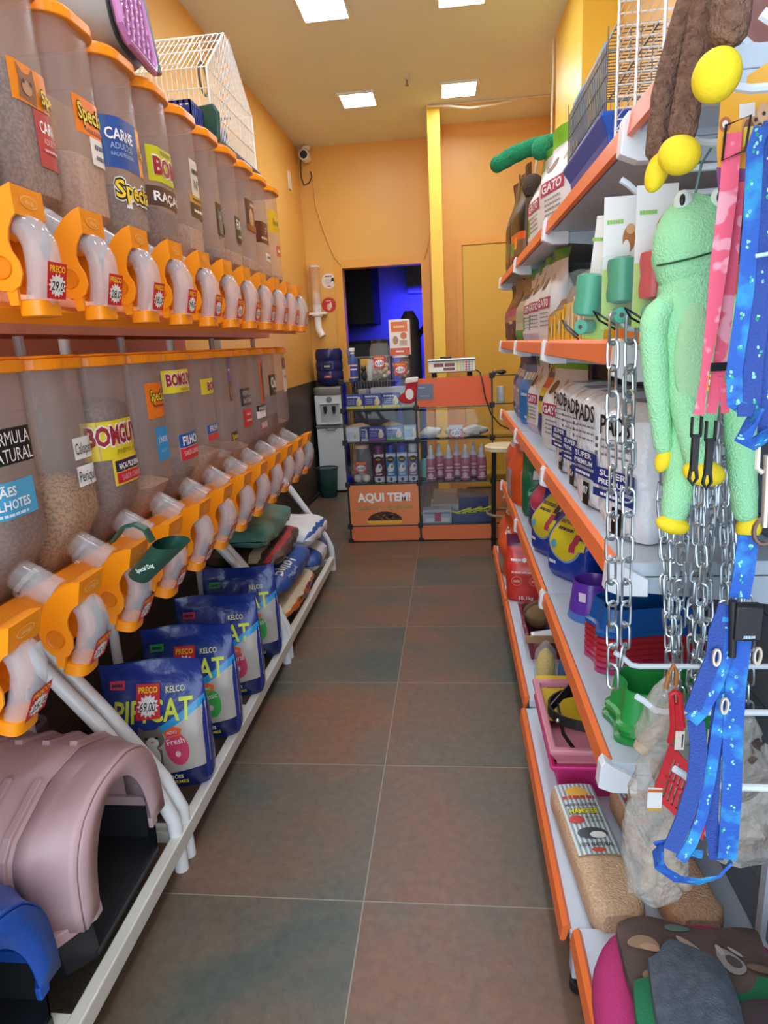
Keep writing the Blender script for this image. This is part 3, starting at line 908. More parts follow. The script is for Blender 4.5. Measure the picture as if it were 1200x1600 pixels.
# ------------------------------------------------------------------ bags
def bag_map(w_, h_, d_, seed=0, neck=.86, topw=1.0, lean=0.0, wrinkle=.004, bot=.8, tip=0.0, tw=1.0):
    """front/back surface of a filled bag standing on z=0, front towards local -Y"""
    sd = Vector((seed * 3.7, seed * 1.3, seed * 2.1))
    def prof(v):
        if v < .12:
            return bot + (1 - bot) * math.sin(v / .12 * PI / 2)
        if v < .45:
            return 1.0
        if v < neck:
            k = (v - .45) / (neck - .45)
            return 1.0 - .94 * k * k * (3 - 2 * k) * (1.0)
        return .05
    def wid(v):
        k = 1 + .03 * math.sin(PI * min(1, v / .8))
        if v > .5:
            k *= 1 + (topw - 1) * ((v - .5) / .5) ** 1.5
        return k * (1 if v > .06 else .95 + .05 * v / .06)
    def S(u, v, side=-1, h=0.0):
        u = max(-1.0, min(1.0, u))
        p = prof(v)
        n = 2.2 + 2.8 * p
        hd = d_ / 2 * p
        c = max(0.0, 1 - abs(u) ** n) ** (1 / max(2.0, n * .7))
        x = w_ / 2 * wid(v) * u
        z = h_ * v + (tip * (1 - abs(u)) * max(0, v - .85) / .15 if tip else 0)
        q = Vector((x * 9, side * 3.0, z * 9)) + sd
        wr = wrinkle * (noise.noise(q) + .6 * noise.noise(q * 2.7)) * (1 if c > .15 else c / .15)
        y = side * (hd * c + h) + wr + lean * v * v * h_ + (.012 * math.sin(u * 3 + seed) * max(0, v - neck) / (1 - neck) if v > neck else 0)
        return Vector((x, y, z))
    def front(a, b, h=0.0):           # metres from the bag's middle / from its foot
        return S(a / (w_ / 2 * 1.0), b / h_, -1, h)
    return S, front

def bag(label, cat, w_, h_, d_, zone, loc, rz, prints=None, group=None, name='food_bag', seed=0, res=(22, 26), **k):
    S, front = bag_map(w_, h_, d_, seed, **k)
    m = MB()
    fz = zone if callable(zone) else (lambda u, v, s: zone)
    def usp(i):
        return math.sin(PI / 2 * (2 * i - 1))
    nu, nv = res
    for side in (-1, 1):
        V = [S(usp(i / nu), j / nv, side) for j in range(nv + 1) for i in range(nu + 1)]
        F, mm = [], []
        for j in range(nv):
            for i in range(nu):
                a = j * (nu + 1) + i
                q = (a, a + 1, a + nu + 2, a + nu + 1)
                F.append(q if side < 0 else q[::-1])
                mm.append(fz(usp((i + .5) / nu), (j + .5) / nv, side))
        m.add(V, F, mm, True)
    B = [S(usp(i / nu), 0, -1) for i in range(nu + 1)] + [S(usp(i / nu), 0, 1) for i in range(nu, -1, -1)]
    m.add(B, [tuple(range(len(B)))[::-1]], fz(0, 0, 1))
    o = m.build(name)
    o.location = loc
    o.rotation_euler = (0, 0, rz)
    tag(o, label, cat, group)
    if prints:
        for nm, fn in (prints.items() if isinstance(prints, dict) else [('printed_lettering', prints)]):
            p = MB(); fn(p, front); p.build(nm, o)
    return o

def shiny(h, r=.25):
    return M_('film_' + h.lstrip('#'), h, r, spec=.6, bump=.25, bscale=28)

# cat litter bags along the left base
NAVY = shiny('#24398a', .22); NAVY2 = shiny('#16225a', .25); SAND = shiny('#b9b2aa', .35); CYAN = shiny('#2a9ad6')
def pz(u, v, s):
    return NAVY
def litter(i, lab, loc, rz, blob, word, pr, tagc, seed):
    def bands(m, f):
        hi = lambda u: .46 + .22 * (u + .2)
        lo = lambda u: max(.14 + .05 * u, 0)
        Z = lambda l, h_, mat, dh: m.grid(lambda u, q: f(u * .165, .42 * (l(u) + (h_(u) - l(u)) * q), dh), 24, 16, mat, -.97, .985, 0, 1)
        Z(lambda u: max(lo(u), 0), lambda u: max(lo(u), hi(u) - .06), SAND, .0012)
        Z(lambda u: max(lo(u), hi(u) - .06), lambda u: max(lo(u), hi(u)), CYAN, .0012)
        Z(lambda u: .01, lambda u: lo(u), NAVY2, .0012)
    def pr_(m, f):
        lime = C('#d9ea3c', .35)
        m.text('PIPICAT', .005, .272, .062, lime, f, .0025, wid=.245, bold=-.012 + .03)
        m.text('KELCO', .075, .328, .018, C('#eef0a0', .35), f, .0025, wid=.06, bold=.01)
    def cat_(m, f0):
        f = lambda a, b, h=0.0: f0(a * 1.2 + .06, b * 1.12, h)
        g, wt = C('#6c6866', .6), C('#e6e2de', .6)
        m.poly([(-.09, .03), (-.1, .09), (-.085, .13), (-.06, .15), (-.03, .13), (-.03, .07), (-.02, .03), (-.05, .015)], g, f, .002)
        m.disc(-.055, .165, .034, .03, g, f, .0025); m.poly([(-.088, .17), (-.084, .205), (-.066, .19)], g, f, .0025); m.poly([(-.044, .19), (-.03, .205), (-.024, .175)], g, f, .0025)
        m.disc(-.052, .155, .016, .018, wt, f, .003); m.disc(-.066, .17, .005, .004, BLK, f, .0035); m.disc(-.04, .17, .005, .004, BLK, f, .0035); m.disc(-.052, .158, .004, .003, C('#c88'), f, .0035)
        m.disc(-.055, .11, .02, .035, wt, f, .003); m.disc(-.025, .03, .014, .012, wt, f, .003); m.disc(-.07, .03, .014, .012, wt, f, .003)
    def oval(m, f):
        m.disc(.07, .15, .036, .06, C(blob, .4), f, .0026, rot=.15)
        m.text(word, .068, .175, .022, WHT, f, .0032, wid=.055, rot=.2); m.disc(.072, .13, .008, .01, C('#f0c8d0'), f, .0032)
        m.poly([(.03, .205), (.062, .225), (.09, .215), (.085, .195), (.045, .185)], C('#e8642a'), f, .003)
        m.text('NOVO', .06, .205, .01, WHT, f, .0036, wid=.03, rot=.1)
    def low(m, f):
        m.text('TORRÕES', .045, .05, .013, WHT, f, .0025, wid=.07, bold=.02); m.text('+ FIRMES', .06, .03, .013, C('#f0e040'), f, .0025, wid=.07, bold=.02)
    d = {'printed_bands': bands, 'printed_lettering': pr_, 'cat_picture': cat_, 'oval_badge': oval, 'printed_footer': low}
    if tagc:
        def st(m, f):
            m.patch(-.135, -.085, .335, .362, C(tagc), f, .003, 4, 2); m.text('R$12', -.11, .348, .012, INK, f, .0045, wid=.035)
        d['small_sticker'] = st
    if pr:
        def pt(m, f):
            price(m, lambda a, b, h: f(a - .01, b + .3, h + .004), .075, .1, pr, .002, .0015)
        d['price_tag'] = pt
    return bag(lab, 'cat litter bag', .33, .42, .13, pz, loc, rz, d, 'blue cat litter bags on the left base', 'litter_bag', seed, (44, 60), topw=.97, neck=.9, lean=.05)
litter(0, 'front blue cat litter bag with pink oval and red price tag, beside the pink kennel', (-.985, 1.80, .125), .16, '#d8456a', 'Fresh', '69,00', '#e0486a', 1)
litter(1, 'second blue cat litter bag from the front, with a green oval', (-.975, 2.07, .125), .18, '#3fb04a', 'Classic', '49,00', '#34b05a', 2)
litter(2, 'third blue cat litter bag from the front, pink oval half hidden behind the green one', (-.97, 2.36, .125), .2, '#d8456a', 'Floral', None, '#d8486a', 3)
litter(3, 'farthest blue cat litter bag, green oval, leaning toward the stacked sacks', (-.985, 2.70, .125), .22, '#3fb04a', 'Class', None, '#34b05a', 4)

# big sacks lying on the base behind the litter bags
def sack(label, mats, c, size, rot, prints=None, name='food_sack', seed=0, p=3.2):
    """a filled sack lying down: pillow of size (length, width, height) with sealed ends"""
    L_, W2, H2 = size
    m = MB()
    n, k = 28, 22
    def S(u, a, h=0.0):            # u -1..1 along, a angle
        e = max(0.0, 1 - abs(u) ** 4.0) ** .5
        ca, sa = math.cos(a), math.sin(a)
        y = W2 / 2 * (.8 + .2 * e) * math.copysign(abs(ca) ** .7, ca)
        z = (H2 / 2 * (.06 + .94 * e) + h) * math.copysign(abs(sa) ** .8, sa)
        q = Vector((u * 4 + seed, ca * 2, sa * 2))
        wr = .010 * noise.noise(q) + .006 * noise.noise(q * 2.6)
        return Vector((L_ / 2 * u, y + wr, z + wr + H2 / 2))
    R = []
    V = [S(-1 + 2 * j / n, 2 * PI * i / k) for j in range(n + 1) for i in range(k)]
    F, mm = [], []
    for j in range(n):
        for i in range(k):
            F.append((j * k + i, (j + 1) * k + i, (j + 1) * k + (i + 1) % k, j * k + (i + 1) % k))
            mm.append(mats(-1 + 2 * (j + .5) / n, 2 * PI * (i + .5) / k))
    m.add(V, F, mm, True)
    m.add(V[:k], [tuple(range(k))], mats(-1, 0)); m.add(V[-k:], [tuple(range(k))[::-1]], mats(1, 0))
    o = m.build(name)
    o.location, o.rotation_euler = c, rot
    tag(o, label, 'pet food sack')
    if prints:
        q = MB(); prints(q, S); q.build('printed_lettering', o)
    return o
BLU = shiny('#2456a0', .35); BLU2 = shiny('#1b3f7a', .3); CREAM = shiny('#d6c4a4', .45); REDS = shiny('#c0363a', .35); BRN = shiny('#4a3a34', .35); ORS = shiny('#d8722a', .35); PURP = shiny('#5a3f96', .35); WHS = shiny('#e2e6ea', .4)
top = lambda S, u0, a0, du, da: (lambda x, y, h=0.0: S(u0 + x * du, a0 + y * da, h))
# lower layer: sacks lie across the base, length along the room
sack('white and blue pet food sack at the far end, below the purple edged one', lambda u, a: WHS if abs(u) < .35 or math.sin(a) < -.3 else BLU, (-1.07, 3.91, .135), (.50, .46, .16), (0, 0, PI / 2 + .03), seed=11)
sack('white sack with navy stripe and purple band on top of the far white sack', lambda u, a: PURP if u > .84 and a < PI else (BLU if .3 < math.sin(a) * 1.0 < .62 and math.cos(a) < 0 else WHS), (-1.06, 3.90, .30), (.48, .44, .15), (0, 0, PI / 2 - .04), seed=12)
sack('cream and orange pet food sack lying beside the farthest litter bag', lambda u, a: ORS if (math.sin(a) < .35 and math.cos(a) < -.2) else CREAM, (-1.03, 3.29, .135), (.66, .40, .12), (0, 0, PI / 2),
     lambda m, S: (m.text('NUTRI', 0, 0, .05, C('#5a2a18'), lambda x, y, h=0: S(-.1 - x * 3.0, PI - .05 - y * 5, .004), .0, wid=.22, bold=.02), m.disc(.0, 0, .03, .03, PURP, lambda x, y, h=0: S(.35 - x * 3, PI - .05 - y * 5, .004))), seed=13)
sack('large blue pet food sack with white lettering, on the cream one', lambda u, a: REDS if (abs(math.cos(a) + .25) < .13 and math.sin(a) > 0 and abs(u) < .7) else (CREAM if abs(math.cos(a) - .05) < .1 and math.sin(a) > 0 and abs(u) < .7 else BLU), (-1.06, 3.28, .265), (.68, .44, .15), (0, 0, PI / 2),
     lambda m, S: (m.text('Tonic', 0, 0, .09, WHT, lambda x, y, h=0: S(-.35 - x * 2.4, PI - .85 - y * 5, .004), .0, wid=.34, bold=.03, shear=.2), m.text('Adultos', 0, 0, .035, C('#c8d8f0'), lambda x, y, h=0: S(-.4 - x * 2.4, PI - .35 - y * 5, .004), .0, wid=.2)), seed=14)
sack('dark brown pet food sack with a tan band on top of the large blue one', lambda u, a: CREAM if abs(math.cos(a) + .35) < .16 and math.sin(a) > 0 else (REDS if abs(math.cos(a) + .7) < .08 else BRN), (-1.08, 3.28, .425), (.64, .40, .10), (0, 0, PI / 2 + .05), seed=15)
sack('rolled green plastic sack on the very top of the far sack pile', lambda u, a: M_('teal_film', '#5a968a', .3, bump=.4, bscale=25), (-1.06, 3.28, .53), (.66, .28, .12), (0, 0, PI / 2 + .04), seed=16, name='green_sack')

# ------------------------------------------------------------------ kennels
def kennel(label, loc, s, roof, base, rz=0.0, group=None):
    """plastic pet house: ribbed roof shell over a dark base, arched doorway towards +X"""
    t = thing('pet_house', label, 'pet house', loc, rz)
    L_, W2, HB, HT, HR = .52 * s, .25 * s, .135 * s, .355 * s, .435 * s
    m = MB()
    def sect(x, g=0.0, k=1.0):
        """cross-section in Y-Z at depth x"""
        o = [(-W2 - g, HB), (-W2 - g, HT * .86), (-W2 * .97 - g, HT * .97), (-W2 * .86, HT + .02 * s), (-W2 * .3, HR + g), (W2 * .3, HR + g), (W2 * .86, HT + .02 * s), (W2 * .97 + g, HT * .97), (W2 + g, HT * .86), (W2 + g, HB)]
        return [Vector((x, y * k, z)) for y, z in o]
    xs = [-L_ / 2, -L_ / 2 + .02, L_ / 2 - .12 * s]
    Q = [sect(x) for x in xs]
    V = [p for r in Q for p in r]; n = 10
    F = [(i * n + j, i * n + j + 1, (i + 1) * n + j + 1, (i + 1) * n + j) for i in range(len(Q) - 1) for j in range(n - 1)]
    m.add(V, F, roof); m.add(Q[0], [tuple(range(n))], roof)
    # front: flares into a rounded hood with an arched opening
    K = 24
    def outer(i):
        q = Q[-1]; k = i / K * (n - 1); j = min(n - 2, int(k)); return q[j].lerp(q[j + 1], k - j)
    def arch(i, x, rw, rh, z0):
        a = PI - PI * i / K
        return Vector((x, -rw * -math.cos(a) * -1 if False else rw * math.cos(a), z0 + rh * math.sin(a)))
    rows = [[outer(i) for i in range(K + 1)]]
    for x, kk in ((L_ / 2 - .085 * s, .0), (L_ / 2 - .045 * s, .35), (L_ / 2 - .01 * s, .5), (L_ / 2 + .012 * s, .55)):
        rows.append([])
        for i in range(K + 1):
            A = arch(i, x, W2 * .80, HT * .86, HB) if i not in (0, K) else Vector((x, -W2 * .8 if i == 0 else W2 * .8, HB))
            O = outer(i); O = Vector((x, O.y, min(O.z, HT * 1.16)))
            rows[-1].append(O.lerp(A, kk) if kk else O.lerp(A, .05))
    V = [p for r in rows for p in r]; n2 = K + 1
    m.add(V, [(i * n2 + j, i * n2 + j + 1, (i + 1) * n2 + j + 1, (i + 1) * n2 + j) for i in range(len(rows) - 1) for j in range(K)], roof, True)
    last = rows[-1]
    inn = [Vector((L_ / 2 + .006 * s, (arch(i, 0, W2 * .60, HT * .70, HB)).y, (arch(i, 0, W2 * .60, HT * .70, HB)).z)) for i in range(n2)]
    m.add(last + inn, [(j, j + 1, n2 + j + 1, n2 + j) for j in range(K)], roof, True)
    o = m.build('roof_shell', t)
    so = o.modifiers.new('solid', 'SOLIDIFY'); so.thickness = .006; so.offset = -1
    # ribs on the roof slopes
    m = MB()
    for i in range(5):
        x = -L_ / 2 + .05 * s + i * .082 * s
        for sg in (-1, 1):
            a = Vector((x, sg * W2 * .31, HR + .006)); b_ = Vector((x, sg * W2 * .86, HT + .028 * s)); c = Vector((x, sg * (W2 + .007), HT * .84)); d_ = Vector((x, sg * W2 * .985, HT * .985))
            m.ribbon([a, b_, d_, c], (1, 0, 0), .022 * s, .022, roof)
    m.build('roof_rib', t, bevel=.003)
    # rim, base
    m = MB()
    pr = lambda g, x1: [(-L_ / 2 - g, -W2 - g), (x1 - .05, -W2 - g), (x1, -W2 * .7), (x1, -W2 * .58), (x1 - .012, -W2 * .58), (x1 - .06, -W2 + .012), (-L_ / 2 + .01, -W2 + .012)]
    for sg in (1, -1):
        q = [(a, b_ * sg) for a, b_ in pr(.012, L_ / 2 + .012)]
        m = MB(); m.prism(q if sg > 0 else q[::-1], HB - .018, HB + .012, roof); m.build('rim', t, bevel=.003)
    m = MB()
    wl = lambda k, z: [(-L_ / 2 * k, -W2 * k, z), (L_ / 2 - .05, -W2 * k, z), (L_ / 2, -W2 * k * .75, z), (L_ / 2, W2 * k * .75, z), (L_ / 2 - .05, W2 * k, z), (-L_ / 2 * k, W2 * k, z)]
    A, B = wl(.93, 0), wl(.99, HB)
    A2, B2 = wl(.9, .012), wl(.955, HB)
    m.add(A + B, [tuple(range(6))[::-1]] + [(i, (i + 1) % 6, 6 + (i + 1) % 6, 6 + i) for i in (0, 1, 3, 4, 5)], base)
    m.add(A2 + B2, [tuple(range(6))] + [(i, 6 + i, 6 + (i + 1) % 6, (i + 1) % 6) for i in (0, 1, 3, 4, 5)], base)
    m.box(L_ / 2 - .012, L_ / 2, -W2 * .72, W2 * .72, 0, .02, base)
    m.build('base_tub', t)
    m = MB()
    for sg in (-1, 1):
        m.box(L_ * .16, L_ * .24, sg * (W2 + .012) - .006, sg * (W2 + .012) + .006, HB - .03, HB + .015, BLACK)
    m.build('clip', t, bevel=.002)
    return t
PINKK = M_('dusty_pink_plastic', '#c6a6aa', .38, spec=.5)
BLUEK = M_('kennel_blue_plastic', '#2757b4', .36)
DKB = M_('kennel_dark_base', '#26282c', .4)
kennel('dusty pink plastic pet house with ribbed roof and dark base', (-1.10, 1.31, .128), .92, PINKK, DKB)
kennel('blue plastic pet house with dark base at the lower left corner', (-1.10, .835, .128), .86, BLUEK, DKB)
# rolled mat behind the kennel
t = thing('rolled_mat', 'dull mauve rolled mat standing behind the pink pet house', 'rolled mat', (-1.32, 1.64, .125))
m = MB(); MAUVE = M_('mauve_cloth', '#6e5660', .8); m.lathe([(.06, 0), (.06, .30), (.05, .305)], MAUVE, n=20); m.build('roll', t)
m = MB(); m.tube([(.004 * i * math.cos(i * .5) * .8, .004 * i * math.sin(i * .5) * .8, .308) for i in range(2, 14)], .004, C('#3a2a34', .8), n=6); m.build('spiral_edge', t)

# ------------------------------------------------------------------ on top of the upper dispensers
t = thing('pet_carrier', 'grey pet carrier with pink lattice door lying on top of the upper dispensers', 'pet carrier', (-1.05, 1.92, 2.254), 0)
GREYP = M_('carrier_grey', '#8f8b86', .4)
m = MB()
R = []
for x, k in ((-.22, .8), (-.21, .9), (-.1, 1), (.1, 1), (.17, .96), (.205, .86)):
    ring = []
    for j in range(28):
        a = 2 * PI * j / 28
        ca, sa = math.cos(a), math.sin(a)
        ring.append((x, .155 * k * math.copysign(abs(ca) ** .6, ca), .15 + .15 * k * math.copysign(abs(sa) ** .6, sa)))
    R.append(ring)
m.rings(R, GREYP)
m.build('shell', t)
m = MB(); m.box(-.215, .19, -.162, .162, .14, .165, GREYP); m.build('seam_rim', t, bevel=.004)
PINKP = M_('pink_lattice', '#b877b2', .4)
m = MB()
f = plane((.222, 0, .15), (0, 1, 0), (-.12, 0, 1))
m.prism([(-.095, -.13), (.095, -.13), (.125, -.09), (.125, .09), (.095, .125), (-.095, .125), (-.125, .09), (-.125, -.09)], -.014, -.010, C('#4a2c4c'), f)
for i in range(6):
    for j in range(6):
        x, z = -.095 + i * .038 + (.019 if j % 2 else 0), -.095 + j * .038
        if abs(x) < .11:
            m.tube([f(x + .017 * math.cos(2 * PI * q / 12), z + .019 * math.sin(2 * PI * q / 12), .0) for q in range(12)], .0055, PINKP, n=6, closed=True)
m.tube([f(x, z) for x, z in ((-.1, -.13), (.1, -.13), (.125, -.1), (.125, .1), (.1, .125), (-.1, .125), (-.125, .1), (-.125, -.1))], .010, PINKP, closed=True)
m.build('lattice_door', t)
m = MB(); m.tube([f(.142, -.12, .0), f(.145, .13, .0)], .012, C('#6a6a70', .4)); m.build('door_hinge', t)
m = MB(); m.patch(-.03, .03, -.018, .018, WHT, plane((.10, -.10, .015), (1, 0, 0), (0, -.75, .66)), .022); m.patch(-.024, .0, -.01, .004, C('#777'), plane((.10, -.10, .015), (1, 0, 0), (0, -.75, .66)), .023); m.build('barcode_label', t)
t.rotation_euler = (0, 0, math.radians(6))

def wire(m, a, b_, r=.0016, mat=None):
    m.tube([a, b_], r, mat or CW_, n=4, caps=False)
CW_ = M_('cage_wire_white', '#f1efe8', .35)
CX0, CX1, CY0, CY1, CZ0, CZE, CZT = -1.30, -.885, 2.70, 3.28, 2.30, 2.53, 2.74
t = thing('bird_cage', 'white wire cage with a gabled roof and black tray on top of the dispensers', 'cage', (-1.09, 2.99, 2.254))
m = MB(); m.box(CX0 - .015, CX1 + .015, CY0 - .015, CY1 + .015, 2.255, CZ0, BLACK); m.build('tray', t, True, bevel=.006)
m = MB(); YM = (CY0 + CY1) / 2
gab = lambda x: [(x, CY0, CZ0), (x, CY0, CZE), (x, YM - .03, CZT), (x, YM + .03, CZT), (x, CY1, CZE), (x, CY1, CZ0)]
for i in range(22):
    m.tube(gab(CX0 + (CX1 - CX0) * i / 21), .0017, CW_, n=4)
for x in (CX0, CX1):
    for i in range(1, 30):
        y = CY0 + (CY1 - CY0) * i / 30
        zt = CZE + (CZT - CZE) * min(1, (YM - CY0 - abs(y - YM)) / (YM - .03 - CY0))
        m.tube([(x, y, CZ0), (x, y, zt)], .0017, CW_, n=4, caps=False)
    m.tube(gab(x), .004, CW_, n=6)
    for z in (2.38, 2.46): m.tube([(x, CY0, z), (x, CY1, z)], .0024, CW_, n=4)
    m.tube([(x, CY0, CZE), (x, CY1, CZE)], .0024, CW_, n=4)
for y, z in ((CY0, 2.38), (CY0, 2.46), (CY0, CZE), (CY1, CZE), (CY0 + .13, CZE + .105), (YM - .03, CZT), (YM + .03, CZT), (CY0, CZ0 + .004), (CY1, CZ0 + .004), (CY1, 2.42)):
    m.tube([(CX0, y, z), (CX1, y, z)], .0026, CW_, n=4)
m.build('wire_body', t, True)
m = MB(); m.tube([(-1.19, CY0 + .03, CZE + .028), (-1.0, CY0 + .03, CZE + .028), (-1.0, YM - .05, CZT - .012), (-1.19, YM - .05, CZT - .012)], .0035, CW_, n=6, closed=True); m.build('roof_door', t, True)
m = MB(); m.tube([(CX0, 2.95, 2.43), (CX1, 2.95, 2.43)], .006, C('#6a6058'), n=8); m.build('perch', t, True)
m = MB(); m.tube([(-1.0, 3.0 + .05 * math.cos(k * PI / 10), 2.6 + .06 * math.sin(k * PI / 10)) for k in range(20)], .005, C('#5a5450'), n=6, closed=True); m.tube([(-1.0, 3.0, 2.66), (-1.0, 3.0, 2.74)], .003, CW_, n=4); m.build('swing_ring', t, True)
def inside(name, label, cat, fn):
    m = MB(); fn(m); return tag(m.build(name, world=True), label, cat)
inside('small_box', 'cream box standing inside the white wire cage on the left', 'box', lambda m: (m.box(-1.2, -1.05, 2.76, 2.9, 2.302, 2.44, C('#e9e2d2')), m.box(-1.21, -1.04, 2.75, 2.91, 2.44, 2.45, C('#d8d0be'))))
BLUEP = M_('blue_crate_plastic', '#2a3c96', .4)
def crate(m, x0, x1, y0, y1, z0, z1, c=BLUEP):
    m.box(x0, x1, y0, y1, z0, z0 + .006, c)
    for zz in (z0 + .012, (z0 + z1) / 2, z1 - .01):
        m.box(x0, x1, y0, y0 + .005, zz, zz + .01, c); m.box(x0, x1, y1 - .005, y1, zz, zz + .01, c)
        m.box(x0, x0 + .005, y0, y1, zz, zz + .01, c); m.box(x1 - .005, x1, y0, y1, zz, zz + .01, c)
    for i in range(7):
        y = y0 + (y1 - y0 - .008) * i / 6
        m.box(x0, x0 + .005, y, y + .008, z0, z1, c); m.box(x1 - .005, x1, y, y + .008, z0, z1, c)
    for i in range(6):
        x = x0 + (x1 - x0 - .008) * i / 5
        m.box(x, x + .008, y0, y0 + .005, z0, z1, c); m.box(x, x + .008, y1 - .005, y1, z0, z1, c)
inside('small_basket', 'small blue slotted basket inside the white wire cage near its far end', 'basket', lambda m: crate(m, -.99, -.9, 2.78, 2.93, 2.302, 2.37))
t2 = MB(); crate(t2, -.985, -.875, 2.46, 2.58, 2.254, 2.345); t2.box(-.98, -.88, 2.465, 2.575, 2.256, 2.33, C('#2b3a80')); tag(t2.build('blue_basket', world=True), 'blue slotted basket on a dispenser lid just before the white wire cage', 'basket')
t = thing('food_scoop', 'dark green scoop leaning upright on a dispenser lid before the cage', 'scoop', (-.88, 2.64, 2.254))
m = MB(); m.prism([(-.04, 0), (.04, 0), (.048, .1), (.03, .13), (-.03, .125), (-.05, .09)], -.012, .012, GREENP, lambda a, b_, h: Vector((a, h, b_))); m.build('cup', t, bevel=.008)
m = MB(); m.box(-.1, -.035, -.01, .01, .0, .025, GREENP); m.build('handle', t, bevel=.004)
# ------------------------------------------------------------------ far end: water cooler, bin, counter
t = thing('water_cooler', 'white floor standing water cooler with two black taps in the back left corner', 'water cooler', (-1.25, 6.78, 0))
CWHT = M_('cooler_white', '#dfe6ea', .35)
CGRY = M_('cooler_grey', '#85857e', .45)
m = MB()
m.box(-.155, .155, -.15, .15, .02, .68, CWHT); m.box(-.155, .155, -.15, .15, .715, 1.02, CWHT)
m.build('cabinet', t, bevel=.012)
m = MB(); m.box(-.158, .158, -.155, .15, .682, .713, CGRY); m.build('grey_band', t, bevel=.004)
m = MB(); m.lathe([(.165, 1.02), (.17, 1.03), (.168, 1.085), (.15, 1.1)], CGRY, sy=.95, power=5, n=32); m.build('top_cover', t)
m = MB(); m.box(-.1, .1, -.152, -.149, .73, .93, M_('recess_grey', '#b4bcc0', .5)); m.box(-.105, .105, -.165, -.15, .928, .94, CWHT); m.box(-.1, .1, -.18, -.15, .725, .74, CWHT); m.build('tap_recess', t, bevel=.003)
for x in (-.045, .045):
    m = MB(); m.box(x - .017, x + .017, -.185, -.152, .86, .91, BLACK); m.box(x - .01, x + .01, -.18, -.16, .835, .86, BLACK); m.build('tap', t, bevel=.004)
m = MB(); m.lathe([(.03, 0), (.03, -.012), (.018, -.016)], CGRY, c=(0, -.15, .975), axis='Y'); m.build('round_knob', t)
m = MB(); m.tube([(-.07, -.151, .7), (-.04, -.158, .665), (.04, -.158, .665), (.07, -.151, .7)], .006, CGRY, n=6); m.build('door_grip', t)

t = thing('water_jug', 'dark blue water jug upside down on the white water cooler', 'water jug', (-1.25, 6.78, 1.1))
JUG = clear('jug_blue', '#28306e', .82, .18, '#5560b8')
m = MB(); m.lathe([(.05, .0), (.1, .02), (.13, .05), (.138, .07), (.138, .14), (.131, .15), (.131, .16), (.138, .17), (.138, .24), (.131, .25), (.131, .26), (.138, .27), (.138, .345), (.12, .375), (.0, .38)], JUG, n=32); m.build('body', t)
m = MB(); fm = lambda a, b, h=0.0: Vector(((.139 + h) * math.sin(a / .139), -(.139 + h) * math.cos(a / .139), b))
m.patch(-.07, .07, .17, .24, C('#39418a'), fm, .001); m.patch(-.05, .05, .175, .235, C('#10131c'), fm, .0015); m.text('ÁGUA', 0, .205, .025, C('#c8d4e0'), fm, .0025, wid=.06); m.patch(-.04, .04, .09, .115, C('#b85a50'), fm, .001); m.text('20 L', 0, .102, .014, C('#f0d0c8'), fm, .002, wid=.04)
m.build('jug_label', t)

t = thing('waste_bin', 'dark see-through round waste bin with a green bag, on the floor before the water cooler', 'waste bin', (-1.29, 6.46, 0))
m = MB(); m.lathe([(.085, .0), (.108, .3)], clear('bin_smoke', '#3a5a5a', .4, .2, '#b8c8c6'), caps=False, n=28); m.lathe([(.0, .003), (.085, .003)], clear('bin_smoke', '#3a5a5a', .4), caps=False, n=28); m.build('bin_body', t)
m = MB(); m.tube([(.109 * math.cos(a * PI / 14), .109 * math.sin(a * PI / 14), .3) for a in range(28)], .006, C('#26343a'), closed=True, n=6); m.build('rim', t)
b = MB(); b.ell((-1.29, 6.46, .1), (.078, .078, .09), clear('green_bag', '#1f7a60', .7, .4, '#90d0b8'), dis=.25, dk=18); tag(b.build('waste_bag', world=True), 'crumpled green plastic bag inside the waste bin', 'bag')

